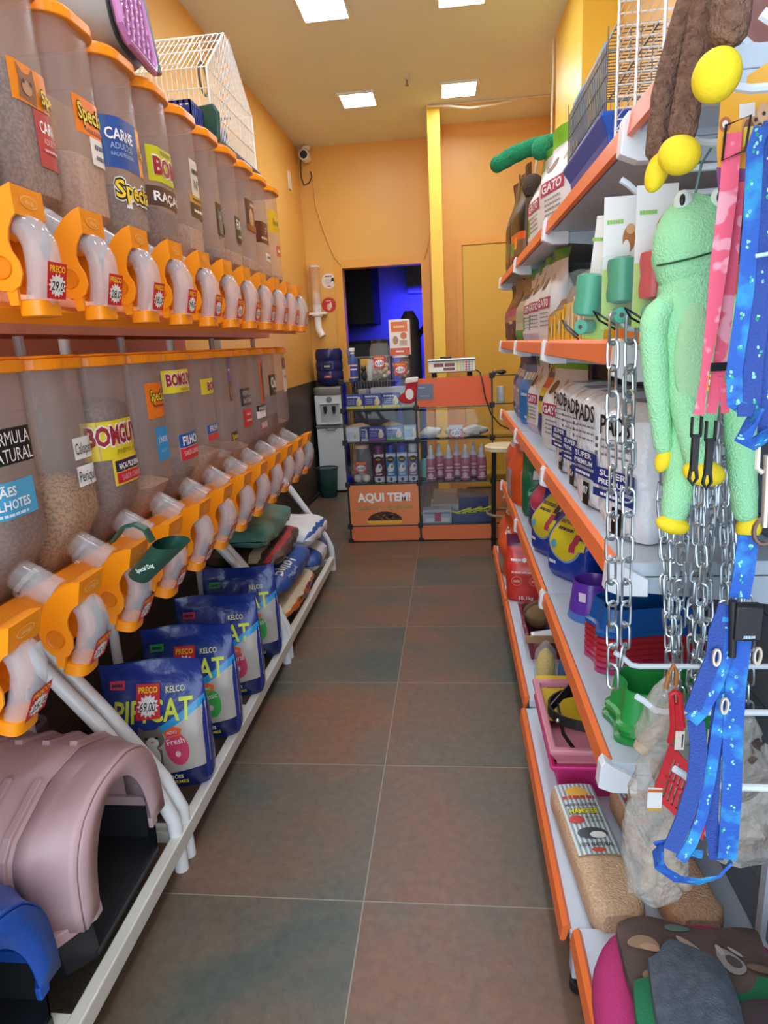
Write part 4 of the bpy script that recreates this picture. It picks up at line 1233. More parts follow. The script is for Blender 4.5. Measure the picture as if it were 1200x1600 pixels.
# glass counter of three bays
t = thing('glass_counter', 'glass display counter with orange lower panels facing the aisle', 'counter', (-.27, 5.0, 0))
CORNG = M_('counter_orange', '#e0794a', .35)
TOPOR = M_('counter_bright_orange', '#ea5f1c', .4)
YF_, YK = 4.83, 5.22
xs = [-.815, -.268, .285, .83]
EDGE = M_('glass_edge', '#33403e', .2)
for i in range(3):
    x0, x1 = xs[i], xs[i + 1]
    m = MB(); m.box(x0 + .008, x1 - .008, YF_, YF_ + .008, .012, .125, CORNG); m.build('plinth_panel', t, True)
    if i != 1:
        m = MB(); m.box(x0 + .008, x1 - .008, YF_, YF_ + .008, .135, .455, M_('counter_poster', '#e88a55', .3)); o = m.build('poster_panel', t, True)
        xc = (x0 + x1) / 2
        f = plane((xc, YF_ - .001, .3), (1, 0, 0), (0, 0, 1))
        q = MB()
        q.text('AQUI TEM!', .0, .06, .062, WHT, f, .001, wid=.41, bold=.045)
        for w_, x in (('Special Dog', -.12), ('Special Cat', .12)):
            q.text(w_, x, -.02, .026, C('#6a4818'), f, .001, wid=.185, bold=.06); q.text(w_, x, -.02, .026, C('#f0d890'), f, .0018, wid=.18, bold=.0)
        q.add([f(.135 * math.cos(PI * k / 20), -.13 + .075 * math.sin(PI * k / 20), .001) for k in range(21)], [tuple(range(21))], C('#4a2a1c', .6))
        for k in range(16):
            a = random.uniform(.3, 2.8); r_ = random.uniform(.2, .9)
            q.disc(.12 * r_ * math.cos(a), -.125 + .065 * r_ * math.sin(a), .014, .006, C(random.choice(['#7a5038', '#2e1a12', '#8a6048']), .6), f, .0016, 8, random.uniform(-1, 1))
        q.poly([(-.145, -.125), (.145, -.125), (.12, -.155), (-.12, -.155)], C('#f0b43a'), f, .0014)
        q.build('poster_print', o, False) if False else q.build('poster_print', t, True)
    else:
        m = MB(); m.box(x0 + .008, x1 - .008, YF_, YF_ + .006, .135, .455, GLASS); m.build('lower_glass', t, True)
    for z0, z1 in ((.468, .775),) + (((.80, 1.0),) if i == 1 else ((.80, 1.01), )):
        m = MB(); m.box(x0 + .008, x1 - .008, YF_, YF_ + .006, z0, z1, GLASS); m.build('front_glass', t, True)
    m = MB()
    if i == 1:
        m.box(x0 + .008, x1 - .008, YF_ - .002, YF_ + .006, 1.03, 1.235, TOPOR)
        m.build('orange_top_panel', t, True)
    else:
        m.box(x0 + .008, x1 - .008, YF_, YF_ + .006, 1.03, 1.225, GLASS); m.build('front_glass', t, True)
    zs = (.13, .462, .785, 1.232) + ((1.03, ) if i != 1 else (1.02,))
    for z in zs:
        m = MB(); m.box(x0 + .004, x1 - .004, YF_ + .004, YK, z - .004, z + .003, GLASS); m.box(x0 + .004, x1 - .004, YF_ + .001, YF_ + .005, z - .004, z + .003, EDGE); m.build('glass_shelf', t, True)
for x in xs:
    m = MB(); m.box(x - .003, x + .003, YF_ + .004, YK, .02, 1.23, GLASS); m.build('side_glass', t, True)
    m = MB(); m.box(x - .0055, x + .0055, YF_ - .004, YF_ + .008, .0, 1.235, C('#1c1c1e')); m.build('corner_post', t, True)
    for z in (.01, .13, .462, .785, 1.025, 1.235):
        m = MB(); m.box(x - .019, x + .019, YF_ - .012, YF_ + .02, z - .019, z + .019, BLACK); m.build('connector', t, True, bevel=.004)
m = MB(); f = plane((-.2, YF_ - .006, 1.14), (1, 0, 0), (0, 0, 1)); m.patch(-.062, .062, -.055, .055, C('#5a6074', .3), f, .001); m.text('PIX', -.02, .03, .012, C('#a8b0c0'), f, .002, wid=.05); m.text('ACEITAMOS', 0, -.03, .008, C('#a8b0c0'), f, .002, wid=.07)
m.build('grey_notice', t, True)

def boxy(name, label, cat, x0, x1, y0, y1, z0, z1, col, pr=None, group=None, rz=0):
    m = MB(); m.box(x0 - (x0 + x1) / 2, x1 - (x0 + x1) / 2, y0 - (y0 + y1) / 2, y1 - (y0 + y1) / 2, 0, z1 - z0, C(col, .4) if isinstance(col, str) else col)
    o = m.build(name, bevel=.002); o.location = ((x0 + x1) / 2, (y0 + y1) / 2, z0); o.rotation_euler = (0, 0, rz)
    tag(o, label, cat, group)
    if pr:
        q = MB(); pr(q, plane((0, -(y1 - y0) / 2 - .0005, (z1 - z0) / 2), (1, 0, 0), (0, 0, 1)), x1 - x0, z1 - z0); q.build('printed_front', o)
    return o
def pill(word, c2, dogc='#e8dcc0'):
    def pr(m, f, w_, h_):
        m.patch(-w_ / 2, w_ / 2, -h_ / 2, -h_ * .32, C(c2), f, .0006, 2, 1)
        m.text(word, -w_ * .12, h_ * .32, h_ * .12, WHT, f, .001, wid=w_ * .6, bold=.02)
        for k in range(3):
            m.text('mg tratamento', -w_ * .2, h_ * (.12 - .13 * k), h_ * .06, C('#b8c4e8'), f, .001, wid=w_ * .4)
        m.disc(w_ * .25, -h_ * .05, w_ * .16, h_ * .26, C(dogc), f, .0012); m.disc(w_ * .25, h_ * .22, w_ * .09, h_ * .12, C('#f4ece0'), f, .0016); m.disc(w_ * .14, -h_ * .15, w_ * .06, h_ * .15, C('#c8b890'), f, .0016)
    return pr
for i, (x, nm, c, lb) in enumerate(((-.725, 'PETFIN', '#3d4d96', 'first'), (-.59, 'PETFIN', '#3a4a94', 'second'), (-.452, 'PETFIN', '#34448c', 'third'), (-.318, 'PETPLUS', '#a8c0d0', 'fourth'))):
    boxy('medicine_box', 'blue medicine box with yellow foot on the top glass shelf, %s from the left' % lb if i < 3 else 'pale blue green medicine box on the top glass shelf, nearest the red stocking', 'box', x - .065, x + .065, 4.86, 4.9, 1.034, 1.14, c, pill(nm, '#e8d030' if i < 3 else '#e8d878', '#f0e8a0' if i < 3 else '#e8f0f0'), 'medicine boxes on the top glass shelf')
for i, (x, w_, nm, c, c2, lb) in enumerate(((-.755, .1, 'VET', '#dfe6ee', '#e8e8ee', 'white medicine box with blue cap corner at the left end of the second shelf'), (-.665, .055, 'MAX', '#3a4a90', '#c0c8e0', 'narrow blue medicine box on the second glass shelf'),
        (-.572, .125, 'TOP DOG', '#3d3f98', '#9a4aa8', 'blue and purple medicine box on the second glass shelf'), (-.437, .13, 'CANIS', '#6f8cc0', '#7ab04a', 'light blue medicine box with green foot on the second glass shelf'), (-.318, .1, 'CANIS', '#a8c8e4', '#d8e4f0', 'pale blue medicine box at the right end of the second shelf'))):
    boxy('medicine_box', lb, 'box', x - w_ / 2, x + w_ / 2, 4.86, 4.9, .789, .895, c, pill(nm, c2), 'medicine boxes on the second glass shelf')
boxy('flat_carton', 'white carton lying behind the blue boxes on the top glass shelf', 'box', -.62, -.34, 5.0, 5.15, 1.034, 1.17, '#dfe3e6', lambda m, f, w_, h_: m.patch(-w_ / 2, w_ / 2, .0, h_ * .2, C('#3a4450'), f, .001, 1, 1))
b = MB(); b.lathe([(.03, 0), (.05, .13)], C('#d8dadc'), c=(-.68, 5.05, 1.034)); tag(b.build('plastic_cup', world=True), 'white plastic cup on the top glass shelf behind the boxes', 'cup')
for x, lb in ((-.73, 'crumpled clear bag at the left back of the second glass shelf'), (-.47, 'beige bag of treats at the middle back of the second glass shelf')):
    b = MB(); b.ell((x, 5.08, .845), (.1, .06, .058), M_('treat_bag', '#d8c4a4', .5), dis=.2, dk=20); tag(b.build('treat_bag', world=True), lb, 'bag')
# jar and spray cans on the third shelf
def jar(name, label, x, y, z, r, h, lidc, pd, fillfn, group=None, lidr=.8):
    t = thing(name, label, 'jar', (x, y, z), 0, group)
    m = MB(); m.lathe([(r * .9, 0), (r, .012), (r, h * .78), (r * .8, h * .88), (r * .8, h * .92)], CLEARJ, n=28, caps=False); m.lathe([(0, .002), (r * .9, .002)], CLEARJ, caps=False); m.build('glass_body', t)
    m = MB(); m.lathe([(r * lidr, h * .91), (r * lidr, h), (r * lidr * .9, h * 1.005)], C(lidc)); m.build('lid', t)
    if pd:
        m = MB(); price(m, plane((0, -r - .002, h * .45), (1, 0, 0), (0, 0, 1)), .085, .085, pd, .001); m.build('price_tag', t)
    fillfn(x, y, z, r, h)
    return t
CLEARJ = clear('jar_clear', '#e6ecec', .14, .05)
def balls(n, rr, mat, nm, lab, zmax=.5):
    def fn(x, y, z, r, h):
        rnd = random.Random(n)
        m = MB(); k = 0
        for i in range(n):
            q = i / n
            a, d = rnd.uniform(0, 2 * PI), (r - rr * 1.15) * math.sqrt(rnd.random())
            m.ell((x + d * math.cos(a), y + d * math.sin(a), z + rr + .005 + (h * zmax - 2 * rr) * q), (rr, rr * rnd.uniform(.7, 1.1), rr * rnd.uniform(.7, 1)), mat, 8, 6)
        tag(m.build(nm, world=True), lab, 'treats', None, 'stuff')
    return fn
jar('glass_jar', 'clear jar with cream lid and white balls, on the third counter shelf', -.705, 4.92, .466, .075, .29, '#d9b89c', '6,00', lambda *a: None)
for i, (dx, dy, dz) in enumerate(((-.036, -.03, 0), (.03, -.036, 0), (.0, .035, 0), (-.01, .0, .052))):
    b = MB(); b.ell((-.705 + dx, 4.92 + dy, .5 + dz), (.031, .031, .031), C('#ece6dc', .6), 16, 10)
    tag(b.build('treat_ball', world=True), 'white treat ball in the jar on the third counter shelf', 'ball', 'white balls in the clear jar')
def can(label, x, body, cap, band):
    t = thing('spray_can', label, 'spray can', (x, 4.92, .466), 0, 'tall spray cans on the third counter shelf')
    m = MB(); m.lathe([(.037, 0), (.04, .004), (.04, .215), (.036, .225)], C(body, .3)); m.build('can_body', t)
    m = MB(); m.lathe([(.034, .225), (.034, .28), (.03, .285)], C(cap, .35)); m.build('cap', t)
    f = lambda a, b, h=0.0: Vector(((.0405 + h) * math.sin(a / .04), -(.0405 + h) * math.cos(a / .04), b))
    m = MB(); m.patch(-.05, .05, .0, .04, C(band), f, .0006); m.patch(-.05, .05, .19, .215, WHT, f, .0006); m.disc(0, .175, .028, .026, C('#3a2a28'), f, .001); m.text('PET', 0, .175, .014, C('#f0c040'), f, .002, wid=.035)
    m.disc(.005, .11, .022, .032, C('#f0ece8'), f, .001); m.disc(-.014, .095, .014, .022, C('#f0ece8'), f, .0014); m.disc(.01, .12, .01, .012, C('#8a8a92'), f, .0018); m.disc(0, .02, .012, .014, C('#4a4a70'), f, .001); m.text('LIMPA', 0, .06, .012, WHT, f, .001, wid=.05)
    m.build('printed_wrap', t)
can('spray can with plum coloured body, leftmost on the third counter shelf', -.575, '#8a3a5c', '#7a4a78', '#e8eaf0')
can('blue spray can with dark blue cap, second on the third counter shelf', -.482, '#4f9ad0', '#2434a0', '#d8e4f0')
can('light blue spray can with blue cap, third on the third counter shelf', -.395, '#86b8e0', '#3a48b0', '#d8e4f0')
can('lilac spray can with white cap, rightmost on the third counter shelf', -.31, '#a878b0', '#d8d4e0', '#e8e8f0')
# spray bottles in the right bay
SB = {}
def bottle(label, x, y):
    if not SB:
        t = thing('spray_bottle', label, 'bottle', (x, y, .466), 0, 'pink spray bottles in the right bay')
        m = MB(); m.lathe([(.036, 0), (.038, .005), (.038, .14), (.03, .185), (.013, .205), (.013, .215)], M_('bottle_pink', '#c06a84', .3)); m.build('body', t)
        m = MB(); m.lathe([(.0378, .135), (.0305, .185), (.0136, .206)], C('#d8dce2', .3), caps=False); m.build('shoulder', t)
        m = MB(); m.lathe([(.017, .205), (.017, .235), (.011, .24), (.01, .262), (.004, .27)], C('#e4e8ec')); m.build('nozzle', t)
        f = lambda a, b, h=0.0: Vector(((.0385 + h) * math.sin(a / .038), -(.0385 + h) * math.cos(a / .038), b))
        m = MB(); m.patch(-.045, .045, .012, .125, C('#b85a78'), f, .0004); m.text('PET', 0, .1, .02, C('#f0dce4'), f, .001, wid=.05); m.text('banho a seco', 0, .075, .011, C('#f0dce4'), f, .001, wid=.06); m.disc(-.005, .04, .02, .02, C('#e8c8d4'), f, .001); m.patch(-.04, .04, .016, .024, C('#e8c8d4'), f, .001)
        m.build('printed_wrap', t)
        SB['o'] = t
        return t
    return dup(SB['o'], (x, y, .466), random.uniform(-.3, .3), label)
for i, x in enumerate((-.175, -.04, .085, .205)):
    bottle('pink spray bottle in the front row of the right counter bay, %s from the left' % ('first', 'second', 'third', 'fourth')[i], x, 4.9)
for i, x in enumerate((-.115, .02, .15)):
    bottle('pink spray bottle in the back row of the right counter bay, %s from the left' % ('first', 'second', 'third')[i], x, 5.02)
b = MB(); b.lathe([(.045, 0), (.045, .12), (.03, .14)], C('#7cc8c4'), c=(-.22, 5.05, .466)); tag(b.build('small_tub', world=True), 'turquoise tub behind the pink spray bottles on the left', 'tub')
# second shelf, right bay: white treats with tag
for i, (x, w_, c) in enumerate(((-.17, .17, '#e6e2d8'), (.0, .12, '#d8ccb8'), (.16, .2, '#d8d4cc'))):
    b = MB(); b.ell((x, 4.98, .826), (w_ / 2, .08, .036), C(c, .7), dis=.35, dk=30); tag(b.build('treat_tray', world=True), 'heap of pale chew treats on the right bay shelf, ' + ('left of the price tag', 'behind the price tag', 'right of the price tag')[i], 'treats')
t = thing('price_sign', 'red and white price tag standing on the right bay glass shelf', 'price sign', (.02, 4.862, .789)); m = MB(); price(m, plane((0, 0, .05), (1, 0, 0), (0, .1, 1)), .1, .095, '6,00'); m.build('price_tag', t); m = MB(); m.box(-.05, .05, .0005, .003, .001, .096, WHT); m.build('tag_card', t)
# bottom right bay
boxy('cardboard_box', 'brown cardboard box at the back of the lowest right counter bay', 'box', -.17, .02, 5.0, 5.15, .25, .34, '#a8866c'); boxy('carton', 'dark blue carton at the back of the lowest right counter bay', 'box', .03, .26, 5.0, 5.15, .134, .3, '#3d4478')
boxy('carton', 'white grey carton under the brown cardboard box in the lowest right bay', 'box', -.19, .025, 5.0, 5.18, .134, .249, '#b8bcc0')
boxy('packet_tray', 'pale packet tray at the left front of the lowest right bay', 'box', -.25, -.03, 4.86, 4.97, .134, .24, '#c4c8d4', lambda m, f, w_, h_: (m.patch(-.09, .09, -.045, -.01, C('#e8e8ec'), f, .001, 1, 1), m.patch(-.02, .03, -.04, .03, C('#b8506a'), f, .0014, 1, 1), m.patch(-.1, .1, .02, .035, C('#8a94a8'), f, .001, 1, 1)))
boxy('toy_tray', 'blue tray with yellow brushes at the right front of the lowest right bay', 'tray', -.02, .27, 4.86, 4.98, .134, .2, '#3a4c84')
for i in range(6):
    b = MB(); y = 4.853 - .0; a = .25 * (1 if i % 2 else -1)
    x = .02 + .042 * i
    b.tube([(x - .05, 4.885 + .012 * i, .212 - a * .03), (x + .05, 4.885 + .012 * i, .212 + a * .1)], .007, C('#dce23c'), n=6); b.box(x + .03, x + .06, 4.88 + .012 * i, 4.892 + .012 * i, .205 + a * .06, .225 + a * .06, C('#dce23c'))
    tag(b.build('toy_brush', world=True), 'small yellow toothbrush lying in the blue tray of the counter', 'brush', 'yellow brushes in the blue tray')

# on the counter top
def star(v): return v
jar('treat_jar', 'larger glass jar with dark lid full of pale chunks on the counter', -.53, 4.98, 1.236, .078, .29, '#26241f', '4,00', balls(60, .017, M_('chunk_cream', '#e0ccb4', .7), 'treat_chunks', 'pale dried chunks filling the larger glass jar', .42))
jar('treat_jar', 'smaller glass jar of pale pieces under the orange and white box', -.378, 4.98, 1.236, .068, .17, '#e8e4dc', '6,00', balls(60, .012, M_('chunk_beige', '#d8b08c', .7), 'treat_chunks', 'pale pink pieces filling the smaller glass jar', .75), None, .9)
boxy('product_box', 'white and orange product box standing on the smaller treat jar', 'box', -.45, -.3, 4.93, 5.03, 1.408, 1.66, '#efe8e0', lambda m, f, w_, h_: (m.patch(-.06, .06, .04, .11, C('#e8743a'), f, .001, 2, 2), m.text('HORMO', 0, .075, .02, C('#f8e0a0'), f, .002, wid=.08, bold=.02), m.patch(-.072, .072, -.125, -.075, C('#d85a32'), f, .001, 2, 1), m.text('PET', 0, -.1, .018, WHT, f, .002, wid=.06),
     m.disc(-.03, -.02, .02, .03, C('#b88a70'), f, .001), m.disc(.03, .01, .024, .025, C('#d87848'), f, .001), m.patch(.0, .055, -.06, -.02, C('#c8a890'), f, .0014, 2, 1)))
t = thing('spray_bottle', 'blue spray bottle with white trigger at the left end of the counter', 'bottle', (-.735, 4.95, 1.236))
m = MB(); m.lathe([(.036, 0), (.037, .14), (.03, .17), (.014, .19), (.014, .2)], C('#35508e', .3)); m.build('body', t)
m = MB(); m.box(-.018, .018, -.03, .03, .215, .24, C('#e8ecf2')); m.box(-.04, -.015, -.008, .008, .18, .235, C('#6a70a8')); m.lathe([(.016, .195), (.016, .218)], C('#e8ecf2')); m.build('trigger', t, bevel=.003)
m = MB(); f = lambda a, b, h=0.0: Vector(((.038 + h) * math.sin(a / .038), -(.038 + h) * math.cos(a / .038), b)); m.patch(-.045, .045, .02, .12, C('#e8b890'), f, .0006); m.patch(-.02, .045, .03, .11, C('#3a4a98'), f, .001); m.text('LIMPA', .01, .085, .016, WHT, f, .002, wid=.05); m.build('printed_wrap', t)
boxy('yellow_box', 'yellow box behind the blue spray bottle on the counter', 'box', -.69, -.62, 5.05, 5.1, 1.236, 1.39, '#d8a02a')
t = thing('cat_figurine', 'small black cat figurine on the counter beside the blue spray bottle', 'figurine', (-.655, 4.95, 1.236))
m = MB(); m.ell((0, 0, .035), (.025, .022, .036), BLACK, 14, 10); m.ell((0, -.004, .082), (.02, .018, .018), BLACK, 14, 8); m.build('body', t)
for sg in (-1, 1):
    m = MB(); m.lathe([(.008, .094), (.001, .112)], BLACK, c=(sg * .012, 0, 0), n=8); m.build('ear', t)
b = MB(); b.lathe([(.05, 0), (.075, .14)], C('#dcd8c8'), c=(-.62, 5.14, 1.236)); tag(b.build('white_bucket', world=True), 'white tub behind the larger treat jar on the counter', 'tub')
for i in range(3):
    b = MB(); b.lathe([(.02, 0), (.026, .09)], clear('cup_clear', '#e8ecf0', .35), c=(-.612 + .004 * i, 4.95, 1.236 + .03 * i), caps=False); tag(b.build('plastic_cup', world=True), 'clear plastic cup in the short stack left of the larger treat jar', 'cup', 'clear cups stacked on the counter')
t = thing('shop_scale', 'cream electronic shop scale with steel plate on the counter', 'scale', (.0, 5.0, 1.236))
m = MB(); m.prism([(-.1, .03), (-.12, .035), (-.1, .115), (.12, .115), (.12, .03)], -.17, .17, C('#e4e2d4', .4), lambda a, b_, h: Vector((h, a, b_))); m.build('body', t, bevel=.004)
m = MB(); m.box(-.175, .175, -.12, .14, .118, .128, M_('steel_plate', '#c8cccc', .25, metal=.8)); m.build('weighing_plate', t, bevel=.003)
f = plane((0, -.1115, .075), (1, 0, 0), (0, .24, 1))
for x0, x1, y0, y1 in ((-.13, -.06, -.002, .022), (-.05, .02, -.002, .022), (-.06, .02, -.03, -.01)):
    m = MB(); m.patch(x0, x1, y0, y1, C('#5a1018', .2), f, .001, 1, 1); m.text('0000', (x0 + x1) / 2, (y0 + y1) / 2, .012, C('#a82a30'), f, .002, wid=(x1 - x0) * .7); m.build('display', t)
m = MB()
for i in range(6):
    for j in range(4):
        m.patch(.035 + i * .021, .05 + i * .021, -.034 + j * .017, -.022 + j * .017, C(['#d8c03a', '#b8bc9a', '#b8bc9a', '#c8404a', '#5a7a9a', '#b8bc9a'][i]), f, .0015, 1, 1)
m.build('keypad', t)
for x in (-.13, .13):
    m = MB(); m.lathe([(.02, 0), (.018, .03)], BLACK, c=(x, -.06, 0)); m.build('foot', t)
b = MB(); b.box(-.085, .0, 4.96, 5.03, 1.3645, 1.378, C('#3a3418')); b.patch(-.08, -.005, 4.965, 5.025, C('#c8a82a'), lambda a, c, h=0: Vector((a, c, 1.3785)), 0, 1, 1); tag(b.build('yellow_tape', world=True), 'small black and yellow packet lying on the scale plate', 'packet')
cable('scale_cable', 'black cable hanging from the scale down the counter corner', [(.18, 5.02, 1.27), (.2, 4.85, 1.26), (.215, 4.805, 1.2), (.235, 4.80, 1.08), (.275, 4.795, .96), (.34, 4.79, .88), (.42, 4.79, .84)], .005, BLACK)
for x, lb in ((.31, 'grey rubber ball knob on the counter corner'), (.36, 'black computer mouse on the right counter bay')):
    b = MB(); b.ell((x, 4.9, 1.252), (.035 if x > .33 else .02, .03 if x > .33 else .02, .017), BLACK if x > .33 else C('#55565a'), 16, 8); tag(b.build('computer_mouse' if x > .33 else 'round_knob', world=True), lb, 'mouse' if x > .33 else 'knob')
b = MB(); b.lathe([(.03, 0), (.028, .11)], C('#e0e2e4'), c=(.36, 5.0, 1.034)); tag(b.build('paper_roll', world=True), 'white paper roll standing inside the right counter bay', 'roll')
# red stocking hung on the counter
t = thing('christmas_stocking', 'red felt stocking with white cuff hung at the middle of the counter', 'stocking', (-.3, 4.808, 1.06))
m = MB(); m.prism([(-.02, .0), (-.075, .01), (-.095, .04), (-.08, .065), (-.045, .085), (-.03, .15), (.05, .16), (.04, .05), (.02, .01)], -.012, .012, C('#b81c28', .8), lambda a, b_, h: Vector((a, h, b_))); m.build('sock', t, bevel=.006)
m = MB(); m.prism([(-.04, .145), (.055, .155), (.06, .19), (-.035, .185)], -.018, .018, C('#f0e4dc', .9), lambda a, b_, h: Vector((a, h, b_))); m.build('cuff', t, bevel=.008)
m = MB(); m.disc(-.01, .07, .03, .04, C('#ece6e4', .9), plane((0, -.0125, 0), (1, 0, 0), (0, 0, 1)), .001); m.build('white_patch', t)
# bar stool
t = thing('bar_stool', 'bar stool with pale round seat and black legs right of the counter', 'stool', (.335, 4.5, 0))
m = MB(); m.lathe([(.11, .745), (.125, .75), (.125, .775), (.11, .785)], C('#d9c8a2', .6)); m.build('seat', t)
for k in range(4):
    a = PI / 4 + k * PI / 2
    m = MB(); m.tube([(.085 * math.cos(a), .085 * math.sin(a), .745), (.1 * math.cos(a), .1 * math.sin(a), 0)], .012, BLACK, n=8); m.build('leg', t)
m = MB(); m.tube([(.11 * math.cos(k * PI / 12), .11 * math.sin(k * PI / 12), .3) for k in range(24)], .011, C('#8a7a5a', .5), closed=True, n=8); m.build('foot_ring', t)

# things in the dark back room
def dk(name, label, cat, boxes, col):
    m = MB()
    for q in boxes: m.box(*q, C(col, .6))
    return tag(m.build(name, world=True), label, cat)
dk('dark_cabinet', 'tall dark cabinet on the left in the back room', 'cabinet', [(-1.38, -.95, 8.4, 9.25, 1.75, 2.9), (-1.38, -.8, 8.4, 9.25, 0.0, 1.55)], '#1c1c22')
dk('wall_cupboard', 'grey wall cupboard at the upper right of the back room doorway', 'cupboard', [(-.55, .1, 8.9, 9.28, 2.12, 2.85)], '#6a6a74')
dk('dark_crate', 'dark crates stacked behind the counter in the back room', 'crate', [(-1.38, -.72, 7.6, 8.2, 0.0, 1.5)], '#26262e')
t = thing('wire_cage', 'grey wire cage standing just inside the dark back room', 'cage', (-.85, 7.4, 0))
m = MB(); m.box(-.28, .22, -.2, .1, 0, .9, C('#33333c', .6)); m.build('base', t)
m = MB(); GW = C('#8a8a90', .4)
for i in range(16):
    x = -.27 + i * .032; m.box(x, x + .005, -.2, -.195, .9, 1.36, GW)
for z in (.905, 1.36): m.box(-.28, .22, -.205, -.195, z, z + .015, GW)
m.build('wire_front', t)
t = thing('grooming_machine', 'dark rounded machine with a hose behind the orange and white box', 'machine', (-.48, 7.9, 0))
m = MB(); m.lathe([(.13, 0), (.13, 1.5), (.11, 1.75), (.05, 1.85)], C('#3a3a40', .6)); m.build('body', t)
m = MB(); m.tube([(.1, -.05, 1.55), (.2, -.1, 1.7), (.3, -.1, 1.66), (.33, -.1, 1.5)], .03, BLACK); m.build('hose', t)
# ------------------------------------------------------------------ right: four shelving bays
UY = [4.05, 3.12, 2.17, 1.22, .27]
XS, XBK = .312, .645
LV = (.62, 1.06, 1.465, 1.82)
BASEZ = [(.2, .252), (.2, .252), (.175, .236), (.2, .252)]
def rail(parent, x, z, y0, y1):
    m = MB()
    m.prism([(-.004, .012), (-.016, .004), (-.022, -.032), (-.014, -.036), (-.008, -.030), (-.002, -.002), (.004, .0)], y0, y1, RAIL_ORANGE, lambda a, b_, h: Vector((x + a, h, z + b_)))
    return m.build('price_rail', parent, True)
def bay(i, label, levels):
    y1, y0 = UY[i], UY[i + 1]
    t = thing('shelf_unit', label, 'shelf unit', (.44, (y0 + y1) / 2, 0), 0, 'white shelving bays along the right side')
    hb = 1.86 if i < 3 else 2.35
    m = MB()
    z = .1
    while z < hb - .01:
        m.box(XBK, XBK + .015, y0 + .012, y1 - .012, z, min(z + .196, hb), PANEL_GREY); z += .2
    m.build('back_panel', t, True)
    for y in ((y0, y1) if i == 0 else (y0,)):
        m = MB(); m.box(XBK - .012, XBK + .03, y - .012, y + .012, .0, hb, SHELF_WHITE); m.build('upright', t, True)
    bz, bx = BASEZ[i]
    for y in ((y0 + .02, y1 - .03) if i == 0 else (y0 + .02,)):
        m = MB(); m.box(bx + .005, XBK, y - .018, y + .018, .045, bz - .03, SHELF_WHITE); o = m.build('base_foot', t, True, bevel=.003)
        m = MB(); m.lathe([(.017, 0), (.02, .004), (.02, .026), (.008, .03), (.008, .046)], BLACK, c=(bx + .022, y, 0), n=14); m.build('levelling_foot', t, True)
    for z, x in [(bz, bx)] + [(z, XS) for z in levels]:
        if i == 3 and z != bz: y0 = .965          # this one is a short shelf
        m = MB(); m.box(x, XBK, y0 + .004, y1 - .004, z - .028, z, SHELF_WHITE); m.build('shelf', t, True, bevel=.002)
        r = rail(t, x, z, y0 + .016, y1 - .016)
        if z != bz:
            for y in (y0 + .004,) + ((y1 - .004,) if i == 0 else ()):
                m = MB(); m.prism([(-.018, .014), (-.026, .002), (-.03, -.05), (.0, -.062), (.05, -.064), (.05, -.03), (.0, .0)], y - .0155, y + .0155, M_('bracket_white', '#eef1f4', .35), lambda a, b_, h: Vector((x + a, h, z + b_)))
                m.build('bracket_cap', t, True, bevel=.002)
                m = MB(); m.prism([(.0, -.03), (.0, -.055), (XBK - x - .02, -.09), (XBK - x - .02, -.03)], y - .003, y + .003, SHELF_WHITE, lambda a, b_, h: Vector((x + a, h, z + b_))); m.build('shelf_bracket', t, True)
    return t
bay(0, 'farthest white shelving bay on the right, nearest the counter', LV)
bay(1, 'second farthest white shelving bay on the right, behind the dangling chains', LV)
bay(2, 'white shelving bay with the training pads and bone shaped bowls', LV)
u4 = bay(3, 'nearest white bay on the right, grey back panel with hooks', (1.828,))

# ------------------------------------------------------------------ contents of the shelves
R90 = -PI / 2
def shz(*zones):
    """zones from the foot up: (v_top, material)"""
    def f(u, v, s):
        for vt, m in zones:
            if v < vt:
                return m
        return zones[-1][1]
    return f
FW = shiny('#e6e4e2', .4); FGREEN = shiny('#4f9a34', .35); FLIME = shiny('#7cc832', .4); FPINK = shiny('#b83868', .35); FBLK = shiny('#101012', .34); FKR = shiny('#a08a6c', .5); FMAR = shiny('#4c222a', .3)
FORA = shiny('#e85a1c', .3); FRED = shiny('#d8362a', .3); FBLU = shiny('#2a7cc8', .3); FNAV = shiny('#2a3a78', .3); FYEL = shiny('#e4d02c', .35); FGRN = shiny('#1e6a42', .3); FTAN = shiny('#b88a58', .4); FGRAY = shiny('#a8a4a0', .4); FBROWN = shiny('#6a4a34', .4); FROYAL = shiny('#1d3ca0', .22)
def gato_zone(u, v, s):
    if v > .93: return FGREEN
    if v > .84 and abs(u) > .55: return FGREEN
    if v < .12: return shiny('#c8bcd0', .4)
    if .14 < v < .36 and u < -.45: return FGREEN
    if .62 < v < .86 and abs(u - .1) < .3 and s < 0 and (u + .2) * 2 + v < 1.1: return FTAN if u < .05 else FW
    return FW
def gato_print(w_, h_):
    def pr(m, f):
        m.patch(-w_ * .30, w_ * .34, h_ * .38, h_ * .50, C('#b82a5c', .35), f, .002, 10, 3)
        m.text('GATO', w_ * .02, h_ * .44, h_ * .08, WHT, f, .003, wid=w_ * .54, bold=.03)
        m.text('pedigree', 0, h_ * .68, h_ * .03, C('#8a8a8a'), f, .002, wid=w_ * .4) if False else None
        for k in range(4):
            m.text('granulado higiênico', w_ * .05, h_ * (.33 - .045 * k), h_ * .02, C('#8a8a90'), f, .002, wid=w_ * .45)
        m.disc(-w_ * .2, h_ * .66, w_ * .1, h_ * .07, C('#8a6244', .6), f, .002); m.disc(w_ * .1, h_ * .7, w_ * .05, h_ * .05, C('#c8a888', .6), f, .002); m.disc(-w_ * .24, h_ * .62, .008, .009, BLK, f, .003)
    return pr
TOPZ = LV[3] + .001
